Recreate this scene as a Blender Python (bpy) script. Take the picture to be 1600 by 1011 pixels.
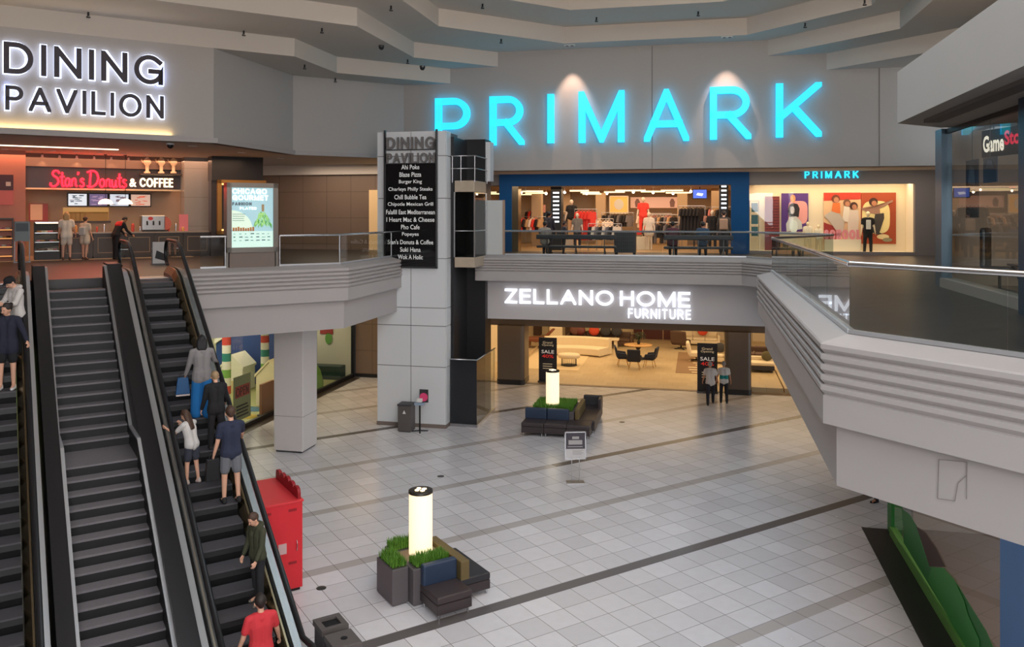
import bpy, math, random
from mathutils import Vector, Matrix
random.seed(11)
R = math.radians
for _o in list(bpy.data.objects):
    bpy.data.objects.remove(_o)
SC = bpy.context.scene
COL = SC.collection

# ------------------------------------------------------------------ camera
FPX, CX, HY, CZ = 1285.0, 800.0, 334.0, 7.4      # focal length, principal column, horizon row (1600x1011), eye height
cam = bpy.data.cameras.new('camera')
cam.sensor_width = 36.0
cam.lens = 36.0 * FPX / 1600.0
cam.shift_y = -(505.5 - HY) / 1600.0
cam.clip_end = 300
cam_o = bpy.data.objects.new('camera', cam)
COL.objects.link(cam_o)
cam_o.location = (0, 0, CZ)
cam_o.rotation_euler = (R(90), 0, 0)
SC.camera = cam_o
SC.view_settings.view_transform = 'Standard'
SC.view_settings.look = 'None'
SC.view_settings.gamma = 1.0
SC.view_settings.use_curve_mapping = False
SC.view_settings.exposure = 0.1

# ------------------------------------------------------------------ daylight through the skylight above the void
wd = bpy.data.worlds.new('sky')
SC.world = wd
wd.use_nodes = True
wd.node_tree.nodes['Background'].inputs[0].default_value = (0.80, 0.91, 1.0, 1)
wd.node_tree.nodes['Background'].inputs[1].default_value = 2.6

def lin(c):
    return tuple(((v / 255.0) / 12.92 if v <= 10 else (((v / 255.0) + 0.055) / 1.055) ** 2.4) for v in c)

def area(name, loc, sx, sy, power, col=(255, 214, 160), rot=(0, 0, 0), spread=180):
    l = bpy.data.lights.new(name, 'AREA')
    l.shape = 'RECTANGLE'; l.size = sx; l.size_y = sy
    l.energy = power; l.color = lin(col); l.spread = R(spread)
    o = bpy.data.objects.new(name, l)
    COL.objects.link(o)
    o.location = loc; o.rotation_euler = rot
    return o

def spot(name, loc, target, power, col=(255, 225, 200), size=60, blend=.5, rad=.05):
    l = bpy.data.lights.new(name, 'SPOT')
    l.energy = power; l.color = lin(col); l.spot_size = R(size); l.spot_blend = blend; l.shadow_soft_size = rad
    o = bpy.data.objects.new(name, l)
    COL.objects.link(o)
    o.location = loc
    d = Vector(target) - Vector(loc)
    o.rotation_euler = d.to_track_quat('-Z', 'Y').to_euler()
    return o

# two plan frames of the building: W along the far shop wall (x to the right, y away), T along the floor tiles and escalators
AW, AT = R(-12.8), R(32.2)
def W(x, y): return (x * math.cos(AW) - y * math.sin(AW), x * math.sin(AW) + y * math.cos(AW))
def T(u, v): return (u * math.cos(AT) - v * math.sin(AT), u * math.sin(AT) + v * math.cos(AT))
def W3(x, y, z): return (*W(x, y), z)
def T3(u, v, z): return (*T(u, v), z)
def wx_at(px, wy):          # position along a wall of the W frame seen in column px
    r = (px - CX) / FPX
    c, s = math.cos(AW), math.sin(AW)
    # X = x c - y s ; Y = x s + y c ; X = r Y
    return wy * (r * c + s) / (c - r * s)
def tu_at(px, v):
    r = (px - CX) / FPX
    c, s = math.cos(AT), math.sin(AT)
    return v * (r * c + s) / (c - r * s)
def zat(py, Y): return CZ - (py - HY) * Y / FPX
def zW(px, py, wy): return zat(py, W(wx_at(px, wy), wy)[1])
def zT(px, py, v): return zat(py, T(tu_at(px, v), v)[1])
def gp(px, py, z=0.0):
    Y = FPX * (CZ - z) / (py - HY)
    return ((px - CX) * Y / FPX, Y)
def toW(p): return (p[0] * math.cos(AW) + p[1] * math.sin(AW), -p[0] * math.sin(AW) + p[1] * math.cos(AW))
def toT(p): return (p[0] * math.cos(AT) + p[1] * math.sin(AT), -p[0] * math.sin(AT) + p[1] * math.cos(AT))
ZU = 5.75                    # upper floor level

# shop lighting (ceiling panels of the shops, hidden behind the shop fronts) and lamps
area('furniture_shop_light', W3(-1.5, 41.0, 3.36), 17, 9, 720, (255, 224, 176), (0, 0, AW))
area('clothes_shop_light', W3(-3.2, 40.0, 8.5), 9.5, 8, 560, (255, 214, 170), (0, 0, AW))
area('window_display_light', W3(5.2, 35.95, 8.75), 6.6, .5, 105, (255, 214, 165), (0, 0, AW))
area('food_hall_light', T3(3.5, 35.2, 9.5), 9, 3.0, 330, (255, 190, 150), (0, 0, AT))
area('play_shop_light', W3(-19.0, 29.5, 3.6), 6, 9, 520, (255, 244, 220), (0, 0, AW))
area('under_gallery_light', W3(-12.2, 31.5, 3.9), 3, 5, 80, (255, 214, 165), (0, 0, AW))
area('front_gallery_light', W3(-1.5, 34.1, 2.98), 15, .5, 45, (255, 210, 150), (0, 0, AW))
area('upper_gallery_light', T3(5.5, 32.2, 9.55), 6, 1.2, 90, (255, 214, 170), (0, 0, AT))
area('game_shop_light', W3(7.6, 17.5, 8.4), 2.5, 4, 40, (255, 220, 180), (0, 0, AW))
area('gallery_wall_fill', W3(-14.5, 33.6, 9.6), 6, 1.6, 110, (255, 232, 210), (0, 0, AW))  # added fill that lifts the brown panelled wall
# an added fill lamp behind the camera (no window there) and the up-lights standing on the bulkhead ledge
area('rear_fill_light', W3(5.5, -8.6, 10.0), 11, 8, 4700, (250, 248, 250), (R(82), 0, AW + R(8)))
area('ledge_uplight', W3(5.6, 8.5, 10.55), 2.0, 17, 2000, (255, 226, 196), (R(180), 0, AW))
area('far_gallery_fill', W3(0.5, 33.2, 9.05), 19, .8, 330, (255, 240, 225), (R(12), 0, AW))  # added fill under the soffit, brightens the grey shop wall and portal
area('right_shop_light', W3(7.0, 15.5, 3.9), 3, 8, 130, (255, 226, 214), (0, 0, AW))
# ------------------------------------------------------------------ materials
MATS = {}
class NT:
    def __init__(s, m): s.t = m.node_tree; s.n = s.t.nodes
    def link(s, a, b): s.t.links.new(a, b)
    def math(s, op, a, b=None, c=None):
        n = s.n.new('ShaderNodeMath'); n.operation = op
        for i, x in enumerate((a, b, c)):
            if x is None: continue
            if isinstance(x, (int, float)): n.inputs[i].default_value = x
            else: s.link(x, n.inputs[i])
        return n.outputs[0]
    def mix(s, f, a, b):
        n = s.n.new('ShaderNodeMix'); n.data_type = 'RGBA'
        for k, x in ((0, f), (6, a), (7, b)):
            if isinstance(x, (int, float)): n.inputs[k].default_value = x
            elif isinstance(x, tuple): n.inputs[k].default_value = (*x, 1) if len(x) == 3 else x
            else: s.link(x, n.inputs[k])
        return n.outputs[2]

def base(name):
    m = bpy.data.materials.new(name); m.use_nodes = True
    return m, NT(m), m.node_tree.nodes['Principled BSDF']

def mat(name, col, rough=.55, metal=0, emit=None, es=0.0, var=0.0, vs=3.0, bump=0.0, spec=.5, coat=0):
    if name in MATS: return MATS[name]
    m, t, b = base(name)
    c = lin(col)
    b.inputs['Roughness'].default_value = rough
    b.inputs['Metallic'].default_value = metal
    b.inputs['Specular IOR Level'].default_value = spec
    if coat: b.inputs['Coat Weight'].default_value = coat
    if var or bump:
        g = t.n.new('ShaderNodeTexCoord')
        no = t.n.new('ShaderNodeTexNoise'); no.inputs['Scale'].default_value = vs; no.inputs['Detail'].default_value = 4
        t.link(g.outputs['Object'], no.inputs['Vector'])
        if var:
            f = t.math('MULTIPLY_ADD', no.outputs['Fac'], 2 * var, 1 - var)
            mx = t.n.new('ShaderNodeVectorMath'); mx.operation = 'SCALE'
            mx.inputs[0].default_value = c
            t.link(f, mx.inputs['Scale'])
            t.link(mx.outputs[0], b.inputs['Base Color'])
        else:
            b.inputs['Base Color'].default_value = (*c, 1)
        if bump:
            bp = t.n.new('ShaderNodeBump'); bp.inputs['Strength'].default_value = bump; bp.inputs['Distance'].default_value = .02
            t.link(no.outputs['Fac'], bp.inputs['Height']); t.link(bp.outputs[0], b.inputs['Normal'])
    else:
        b.inputs['Base Color'].default_value = (*c, 1)
    if es:
        b.inputs['Emission Color'].default_value = (*lin(emit or col), 1)
        b.inputs['Emission Strength'].default_value = es
    MATS[name] = m
    return m

def glass_mat(name, tint, ior=1.45, rough=0.0):
    if name in MATS: return MATS[name]
    m = bpy.data.materials.new(name); m.use_nodes = True
    t = NT(m); t.n.clear()
    out = t.n.new('ShaderNodeOutputMaterial')
    tr = t.n.new('ShaderNodeBsdfTransparent'); tr.inputs[0].default_value = (*tint, 1)
    gl = t.n.new('ShaderNodeBsdfGlossy'); gl.inputs['Roughness'].default_value = rough
    fr = t.n.new('ShaderNodeFresnel'); fr.inputs[0].default_value = ior
    mx = t.n.new('ShaderNodeMixShader')
    ge = t.n.new('ShaderNodeNewGeometry')
    t.link(t.math('MULTIPLY', fr.outputs[0], t.math('SUBTRACT', 1.0, ge.outputs['Backfacing'])), mx.inputs[0]); t.link(tr.outputs[0], mx.inputs[1]); t.link(gl.outputs[0], mx.inputs[2])
    t.link(mx.outputs[0], out.inputs[0])
    MATS[name] = m
    return m

def frame_coords(t, ang):
    g = t.n.new('ShaderNodeNewGeometry')
    sp = t.n.new('ShaderNodeSeparateXYZ'); t.link(g.outputs['Position'], sp.inputs[0])
    c, s = math.cos(ang), math.sin(ang)
    u = t.math('ADD', t.math('MULTIPLY', sp.outputs[0], c), t.math('MULTIPLY', sp.outputs[1], s))
    v = t.math('ADD', t.math('MULTIPLY', sp.outputs[0], -s), t.math('MULTIPLY', sp.outputs[1], c))
    return u, v, sp.outputs[2]

def tile_floor():
    m, t, b = base('mall_floor_tile')
    u, v, z = frame_coords(t, AT)
    P, S, TL = 3.26, .28, .596
    q = t.math('DIVIDE', t.math('SUBTRACT', v, 13.12), P)
    k = t.math('FLOOR', q)
    fv = t.math('MULTIPLY', t.math('SUBTRACT', q, k), P)          # metres from the start of the band
    band = t.math('LESS_THAN', fv, S)
    k0 = t.math('COMPARE', k, 0, .1)
    k2 = t.math('MULTIPLY', t.math('COMPARE', k, 2, .1), t.math('GREATER_THAN', u, 13.9))
    k4 = t.math('COMPARE', k, 4, .1)
    dark = t.math('MINIMUM', t.math('ADD', t.math('ADD', k0, k2), k4), 1.0)
    fu = t.math('DIVIDE', t.math('SUBTRACT', u, 12.0), TL)
    ku = t.math('FLOOR', fu); ru = t.math('MULTIPLY', t.math('SUBTRACT', fu, ku), TL)
    fw = t.math('DIVIDE', t.math('SUBTRACT', fv, S), TL)
    kw = t.math('FLOOR', fw); rw = t.math('MULTIPLY', t.math('SUBTRACT', fw, kw), TL)
    g1 = t.math('LESS_THAN', ru, .014)
    g2 = t.math('LESS_THAN', rw, .014)
    gro = t.math('MAXIMUM', g1, t.math('MULTIPLY', g2, t.math('SUBTRACT', 1.0, band)))
    gro = t.math('MULTIPLY', gro, t.math('SUBTRACT', 1.0, t.math('MULTIPLY', band, dark)))
    cb = t.n.new('ShaderNodeCombineXYZ')
    t.link(ku, cb.inputs[0]); t.link(kw, cb.inputs[1]); t.link(k, cb.inputs[2])
    wn = t.n.new('ShaderNodeTexWhiteNoise'); t.link(cb.outputs[0], wn.inputs[0])
    ns = t.n.new('ShaderNodeTexNoise'); ns.inputs['Scale'].default_value = 5.0; ns.inputs['Detail'].default_value = 5
    geo = t.n.new('ShaderNodeNewGeometry'); t.link(geo.outputs['Position'], ns.inputs['Vector'])
    tile = t.mix(wn.outputs['Value'], lin((208, 206, 210)), lin((228, 226, 230)))
    tile = t.mix(t.math('MULTIPLY', ns.outputs['Fac'], .35), tile, lin((186, 180, 178)))
    bandc = t.mix(dark, lin((180, 174, 171)), lin((98, 93, 92)))
    col = t.mix(band, tile, bandc)
    col = t.mix(t.math('MULTIPLY', gro, .8), col, lin((120, 114, 110)))
    t.link(col, b.inputs['Base Color'])
    b.inputs['Roughness'].default_value = .22
    rr = t.math('MULTIPLY_ADD', ns.outputs['Fac'], .14, .17)
    t.link(rr, b.inputs['Roughness'])
    return m

def plank_floor(name, c1, c2, ang, pw=.18, pl=1.4, rough=.3, seam=.006):
    if name in MATS: return MATS[name]
    m, t, b = base(name)
    u, v, z = frame_coords(t, ang)
    fv = t.math('DIVIDE', v, pw); kv = t.math('FLOOR', fv)
    sh = t.math('FRACT', t.math('MULTIPLY', kv, .381))
    fu = t.math('ADD', t.math('DIVIDE', u, pl), sh); ku = t.math('FLOOR', fu)
    cb = t.n.new('ShaderNodeCombineXYZ'); t.link(ku, cb.inputs[0]); t.link(kv, cb.inputs[1])
    wn = t.n.new('ShaderNodeTexWhiteNoise'); t.link(cb.outputs[0], wn.inputs[0])
    col = t.mix(wn.outputs['Value'], lin(c1), lin(c2))
    g = t.math('MAXIMUM', t.math('LESS_THAN', t.math('SUBTRACT', fv, kv), seam / pw), t.math('LESS_THAN', t.math('SUBTRACT', fu, ku), seam / pl))
    col = t.mix(t.math('MULTIPLY', g, .5), col, lin((30, 24, 20)))
    t.link(col, b.inputs['Base Color'])
    b.inputs['Roughness'].default_value = rough
    MATS[name] = m
    return m

def panel_mat(name, col, joint, ang, pw, ph, z0=0.0, jw=.012, rough=.5, x0=0.0, vert_face='u'):
    """wall cladding with joints every pw along the wall and ph up it"""
    if name in MATS: return MATS[name]
    m, t, b = base(name)
    u, v, z = frame_coords(t, ang)
    a = u if vert_face == 'u' else v
    f1 = t.math('FRACT', t.math('DIVIDE', t.math('SUBTRACT', a, x0), pw))
    f2 = t.math('FRACT', t.math('DIVIDE', t.math('SUBTRACT', z, z0), ph))
    g = t.math('MAXIMUM', t.math('LESS_THAN', f1, jw / pw), t.math('LESS_THAN', f2, jw / ph))
    t.link(t.mix(g, lin(col), lin(joint)), b.inputs['Base Color'])
    b.inputs['Roughness'].default_value = rough
    MATS[name] = m
    return m

M_FLOOR = tile_floor()
M_UFLOOR = plank_floor('dark_plank_floor', (60, 53, 48), (46, 41, 38), AT, .2, 1.2, .36)
M_BEIGE = plank_floor('beige_shop_floor', (206, 184, 148), (196, 172, 134), AW, .6, .6, .3, .008)
M_OAK = plank_floor('oak_shop_floor', (196, 160, 116), (176, 140, 98), AW, .25, 1.5, .35)
M_WALL = mat('painted_plaster', (176, 171, 166), .75, var=.03, vs=.6)
M_FASCIA = mat('parapet_plaster', (170, 164, 162), .6, var=.03, vs=.8)
M_CEIL = mat('ceiling_plaster', (204, 196, 186), .8, var=.02, vs=.5)
M_SOFF = mat('soffit_plaster', (212, 202, 190), .8)
M_BROWN = panel_mat('brown_wall_panel', (128, 108, 92), (92, 78, 66), AW, 1.2, 1.2, 0, .02, .45)
M_DGREY = mat('dark_grey_cladding', (104, 98, 96), .6, var=.05, vs=2)
M_BLUE = mat('petrol_blue_portal', (0, 58, 104), .6, spec=.15)
M_STEEL = mat('brushed_steel', (190, 190, 192), .28, 1.0)
M_DSTEEL = mat('dark_steel', (92, 92, 94), .35, .9)
M_BLACK = mat('black_panel', (26, 25, 28), .42)
M_NEAR = mat('near_black', (14, 14, 16), .5)
M_RUB = mat('black_rubber', (22, 22, 25), .38)
M_TREAD = mat('grey_tread', (112, 108, 112), .6, .0, var=.15, vs=30)
M_WHITE = mat('white_paint', (228, 226, 222), .5)
M_CREAM = mat('cream_wall', (226, 214, 190), .7)
M_GLASS = glass_mat('clear_glass', (.86, .89, .88))
M_GLASSG = glass_mat('shopfront_glass', (.93, .95, .94), 1.4)
M_SMOKE = glass_mat('smoked_glass', (.42, .46, .46))
M_ALU = mat('satin_aluminium', (206, 208, 212), .42, .75)
M_ESTEP = mat('escalator_step', (74, 72, 77), .6, .0, var=.15, vs=30)
M_CHROME = mat('polished_steel', (214, 214, 216), .16, 1.0)
M_BRONZE = mat('bronze_steel', (176, 158, 128), .26, 1.0)

# ------------------------------------------------------------------ mesh building
class MB:
    def __init__(s, M=None):
        s.v = []; s.f = []; s.mi = []; s.M = M or Matrix(); s.m = 0; s.sm = []
    def add(s, vs, fs, smooth=False):
        b = len(s.v)
        s.v += [tuple(s.M @ Vector(p)) for p in vs]
        for f in fs:
            s.f.append([b + i for i in f]); s.mi.append(s.m); s.sm.append(smooth)
        return s
    def box(s, x0, y0, z0, x1, y1, z1):
        v = [(x, y, z) for z in (z0, z1) for y in (y0, y1) for x in (x0, x1)]
        return s.add(v, [(0, 2, 3, 1), (4, 5, 7, 6), (0, 1, 5, 4), (2, 6, 7, 3), (0, 4, 6, 2), (1, 3, 7, 5)])
    def bc(s, c, d):
        return s.box(c[0] - d[0] / 2, c[1] - d[1] / 2, c[2] - d[2] / 2, c[0] + d[0] / 2, c[1] + d[1] / 2, c[2] + d[2] / 2)
    def prism(s, poly, z0, z1, top=None):
        n = len(poly)
        t = top or poly
        v = [(x, y, z0) for x, y in poly] + [(x, y, z1) for x, y in t]
        a = sum(poly[i][0] * poly[(i + 1) % n][1] - poly[(i + 1) % n][0] * poly[i][1] for i in range(n))
        fs = [tuple(range(n - 1, -1, -1)), tuple(range(n, 2 * n))] + [(i, (i + 1) % n, n + (i + 1) % n, n + i) for i in range(n)]
        if a < 0: fs = [tuple(reversed(f)) for f in fs]
        return s.add(v, fs)
    def side(s, poly, y0, y1):
        """polygon given in (x, z), extruded along y"""
        n = len(poly)
        v = [(x, y0, z) for x, z in poly] + [(x, y1, z) for x, z in poly]
        a = sum(poly[i][0] * poly[(i + 1) % n][1] - poly[(i + 1) % n][0] * poly[i][1] for i in range(n))
        fs = [tuple(range(n)), tuple(range(2 * n - 1, n - 1, -1))] + [((i + 1) % n, i, n + i, n + (i + 1) % n) for i in range(n)]
        if a < 0: fs = [tuple(reversed(f)) for f in fs]
        return s.add(v, fs)
    def prof(s, poly, x0, x1):
        """polygon given in (y, z), extruded along x"""
        n = len(poly)
        v = [(x0, y, z) for y, z in poly] + [(x1, y, z) for y, z in poly]
        a = sum(poly[i][0] * poly[(i + 1) % n][1] - poly[(i + 1) % n][0] * poly[i][1] for i in range(n))
        fs = [tuple(range(n - 1, -1, -1)), tuple(range(n, 2 * n))] + [(i, (i + 1) % n, n + (i + 1) % n, n + i) for i in range(n)]
        if a < 0: fs = [tuple(reversed(f)) for f in fs]
        return s.add(v, fs)
    def cyl(s, x, y, z0, z1, r, n=20, r2=None):
        r2 = r if r2 is None else r2
        v = [(x + r * math.cos(2 * math.pi * i / n), y + r * math.sin(2 * math.pi * i / n), z0) for i in range(n)]
        v += [(x + r2 * math.cos(2 * math.pi * i / n), y + r2 * math.sin(2 * math.pi * i / n), z1) for i in range(n)]
        s.add(v, [(i, (i + 1) % n, n + (i + 1) % n, n + i) for i in range(n)], True)
        s.add(v[:n], [tuple(range(n - 1, -1, -1))]); s.add(v[n:], [tuple(range(n))])
        return s
    def lathe(s, prof, n=20, c=(0, 0), ell=1.0):
        v = []
        for r, z in prof:
            v += [(c[0] + r * math.cos(2 * math.pi * i / n), c[1] + ell * r * math.sin(2 * math.pi * i / n), z) for i in range(n)]
        fs = []
        for k in range(len(prof) - 1):
            fs += [(k * n + i, k * n + (i + 1) % n, (k + 1) * n + (i + 1) % n, (k + 1) * n + i) for i in range(n)]
        s.add(v, fs, True)
        if prof[0][0] > 1e-4: s.add(v[:n], [tuple(range(n - 1, -1, -1))])
        if prof[-1][0] > 1e-4: s.add(v[-n:], [tuple(range(n))])
        return s
    def sph(s, c, r, n=12, sc=(1, 1, 1)):
        v = []; m = n // 2
        for k in range(m + 1):
            a = math.pi * k / m
            rr = math.sin(a) * r + (1e-5 if k in (0, m) else 0)
            v += [(c[0] + sc[0] * rr * math.cos(2 * math.pi * i / n), c[1] + sc[1] * rr * math.sin(2 * math.pi * i / n), c[2] - sc[2] * r * math.cos(a)) for i in range(n)]
        fs = []
        for k in range(m):
            fs += [(k * n + i, k * n + (i + 1) % n, (k + 1) * n + (i + 1) % n, (k + 1) * n + i) for i in range(n)]
        return s.add(v, fs, True)
    def tube(s, pts, r, n=8, closed=False, rx=None):
        P = [Vector(p) for p in pts]; k = len(P)
        rr = r if isinstance(r, (list, tuple)) else [r] * k
        tang = []
        for i in range(k):
            a = P[(i - 1) % k] if (closed or i > 0) else P[i]
            b = P[(i + 1) % k] if (closed or i < k - 1) else P[i]
            d = (b - a); tang.append(d.normalized() if d.length > 1e-9 else Vector((0, 0, 1)))
        ref = Vector((0, 0, 1)) if abs(tang[0].z) < .9 else Vector((1, 0, 0))
        nx = tang[0].cross(ref).normalized(); v = []
        for i in range(k):
            nx = (nx - tang[i] * nx.dot(tang[i]))
            nx = nx.normalized() if nx.length > 1e-6 else tang[i].orthogonal().normalized()
            ny = tang[i].cross(nx)
            for j in range(n):
                a = 2 * math.pi * j / n
                v.append(tuple(P[i] + nx * (rr[i] * (rx or 1) * math.cos(a)) + ny * (rr[i] * math.sin(a))))
        fs = []
        for i in range(k if closed else k - 1):
            q = (i + 1) % k
            fs += [(i * n + j, i * n + (j + 1) % n, q * n + (j + 1) % n, q * n + j) for j in range(n)]
        s.add(v, fs, True)
        if not closed:
            s.add(v[:n], [tuple(range(n - 1, -1, -1))]); s.add(v[-n:], [tuple(range(n))])
        return s
    def bar(s, a, b, w, h=None):
        """square bar from a to b"""
        a, b = Vector(a), Vector(b); h = h or w
        d = (b - a).normalized()
        up = Vector((0, 0, 1)) if abs(d.z) < .95 else Vector((0, 1, 0))
        x = d.cross(up).normalized() * (w / 2); y = x.cross(d).normalized() * (h / 2)
        v = [tuple(p + i * x + j * y) for p in (a, b) for i, j in ((-1, -1), (1, -1), (1, 1), (-1, 1))]
        return s.add(v, [(3, 2, 1, 0), (4, 5, 6, 7), (0, 1, 5, 4), (1, 2, 6, 5), (2, 3, 7, 6), (3, 0, 4, 7)])
    def sweep(s, path, prof, z0=0.0, closed_prof=True):
        """prof: list of (d, z), d metres to the left of the path (plan polyline), mitred"""
        P = [Vector(p) for p in path]; k = len(P); n = len(prof)
        nor = []
        for i in range(k):
            ds = []
            if i > 0: ds.append((P[i] - P[i - 1]).normalized())
            if i < k - 1: ds.append((P[i + 1] - P[i]).normalized())
            ns = [Vector((-d.y, d.x)) for d in ds]
            if len(ns) == 1: nor.append(ns[0])
            else:
                b = (ns[0] + ns[1]); b = b / max(1e-6, (b.dot(ns[0])))
                nor.append(b)
        v = [(P[i].x + nor[i].x * d, P[i].y + nor[i].y * d, z0 + z) for i in range(k) for d, z in prof]
        fs = []
        for i in range(k - 1):
            for j in range(n if closed_prof else n - 1):
                q = (j + 1) % n
                fs.append((i * n + j, (i + 1) * n + j, (i + 1) * n + q, i * n + q))
        s.add(v, fs)
        if closed_prof:
            s.add(v[:n], [tuple(range(n))]); s.add(v[-n:], [tuple(range(n - 1, -1, -1))])
        return s
    def loft(s, path, prof):
        """path: list of (y, z); prof: list of (x, dz) closed; cross sections stay upright"""
        k, n = len(path), len(prof)
        v = [(x, y, z + dz) for y, z in path for x, dz in prof]
        fs = []
        for i in range(k - 1):
            for j in range(n):
                q = (j + 1) % n
                fs.append((i * n + j, i * n + q, (i + 1) * n + q, (i + 1) * n + j))
        s.add(v, fs)
        s.add(v[:n], [tuple(range(n - 1, -1, -1))]); s.add(v[-n:], [tuple(range(n))])
        return s
    def build(s, name, m, parent=None, bevel=0, loc=None, rot=None, seg=2, smooth=None, fix=False):
        me = bpy.data.meshes.new(name)
        me.from_pydata(s.v, [], s.f)
        ms = m if isinstance(m, (list, tuple)) else [m]
        for x in ms: me.materials.append(x)
        me.polygons.foreach_set('material_index', [min(i, len(ms) - 1) for i in s.mi])
        me.polygons.foreach_set('use_smooth', [bool(smooth) if smooth is not None else x for x in s.sm])
        if fix:
            import bmesh
            bm = bmesh.new(); bm.from_mesh(me)
            bmesh.ops.recalc_face_normals(bm, faces=bm.faces); bm.to_mesh(me); bm.free()
        me.update()
        o = bpy.data.objects.new(name, me)
        COL.objects.link(o)
        if parent is not None: o.parent = parent
        if loc: o.location = loc
        if rot is not None: o.rotation_euler = (0, 0, rot) if isinstance(rot, (int, float)) else rot
        if bevel:
            md = o.modifiers.new('bevel', 'BEVEL'); md.width = bevel; md.segments = seg; md.limit_method = 'ANGLE'; md.angle_limit = R(40)
        return o

def thing(name, label, cat, loc=(0, 0, 0), rotz=0, group=None):
    o = bpy.data.objects.new(name, None); COL.objects.link(o)
    o.empty_display_size = .2
    o.location = loc; o.rotation_euler = (0, 0, rotz)
    return tag(o, label, cat, group)
def tag(o, label, cat, group=None, kind=None):
    o['label'] = label; o['category'] = cat
    if group: o['group'] = group
    if kind: o['kind'] = kind
    return o
def struct(o, label=None):
    o['kind'] = 'structure'
    if label: o['label'] = label
    return o
def dup(root, loc, rotz=None, label=None, group=None):
    r = root.copy(); COL.objects.link(r); r.location = loc
    if rotz is not None: r.rotation_euler = (0, 0, rotz)
    if label: r['label'] = label
    if group: r['group'] = group
    def kids(src, dst):
        for ch in [c for c in src.children]:
            c = ch.copy(); COL.objects.link(c); c.parent = dst
            kids(ch, c)
    kids(root, r)
    return r

# ------------------------------------------------------------------ lettering
def arc(cx, cy, rx, ry, a0, a1, n=14):
    return [(cx + rx * math.cos(R(a0 + (a1 - a0) * i / n)), cy + ry * math.sin(R(a0 + (a1 - a0) * i / n))) for i in range(n + 1)]
GL = {  # width, strokes (centre lines in a unit-high box)
 'P': (.62, [[(0, 0), (0, 1)], [(0, 1), (.33, 1)] + arc(.33, .73, .29, .27, 90, -90)[1:] + [(0, .46)]]),
 'R': (.68, [[(0, 0), (0, 1)], [(0, 1), (.36, 1)] + arc(.36, .73, .29, .27, 90, -90)[1:] + [(0, .46)], [(.37, .385), (.68, 0)]]),
 'I': (.0, [[(0, 0), (0, 1)]]),
 'M': (.9, [[(0, 0), (0, 1), (.45, .02), (.9, 1), (.9, 0)]]),
 'A': (.84, [[(0, 0), (.42, 1), (.84, 0)], [(.14, .31), (.70, .31)]]),
 'K': (.7, [[(0, 0), (0, 1)], [(.68, 1), (.02, .36)], [(.33, .475), (.7, 0)]]),
 'D': (.74, [[(0, 0), (0, 1), (.3, 1)] + arc(.3, .5, .44, .5, 90, -90, 18)[1:] + [(0, 0)]]),
 'N': (.72, [[(0, 0), (0, 1), (.72, 0), (.72, 1)]]),
 'G': (.86, [arc(.45, .5, .45, .5, 48, 340, 24) + [(.86, .02)], [(.5, .44), (.86, .44), (.86, 0)]]),
 'V': (.8, [[(0, 1), (.4, 0), (.8, 1)]]),
 'L': (.52, [[(0, 1), (0, 0), (.52, 0)]]),
 'O': (.96, [arc(.48, .5, .48, .5, 0, 360, 32)]),
 'Z': (.62, [[(0, 1), (.62, 1), (0, 0), (.62, 0)]]),
 'E': (.54, [[(.54, 1), (0, 1), (0, 0), (.54, 0)], [(0, .52), (.5, .52)]]),
 'H': (.68, [[(0, 0), (0, 1)], [(.68, 0), (.68, 1)], [(0, .52), (.68, .52)]]),
 'F': (.5, [[(.5, 1), (0, 1), (0, 0)], [(0, .5), (.45, .5)]]),
 'U': (.66, [[(0, 1), (0, .33)] + arc(.33, .33, .33, .33, 180, 360)[1:] + [(.66, 1)]]),
 'T': (.6, [[(0, 1), (.6, 1)], [(.3, 1), (.3, 0)]]),
 'C': (.8, [arc(.46, .5, .46, .5, 48, 312, 22)]),
 'S': (.56, [arc(.28, .74, .26, .26, 40, 270, 12) + arc(.28, .24, .28, .24, 90, -140, 12)[0:]]),
}
def _clip(poly, ax, lim, keep_less):
    out = []
    for i in range(len(poly)):
        a, b = poly[i], poly[(i + 1) % len(poly)]
        ia = (a[ax] <= lim + 1e-9) if keep_less else (a[ax] >= lim - 1e-9)
        ib = (b[ax] <= lim + 1e-9) if keep_less else (b[ax] >= lim - 1e-9)
        if ia: out.append(a)
        if ia != ib:
            q = (lim - a[ax]) / (b[ax] - a[ax])
            out.append((a[0] + q * (b[0] - a[0]), a[1] + q * (b[1] - a[1])))
    return out
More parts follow.
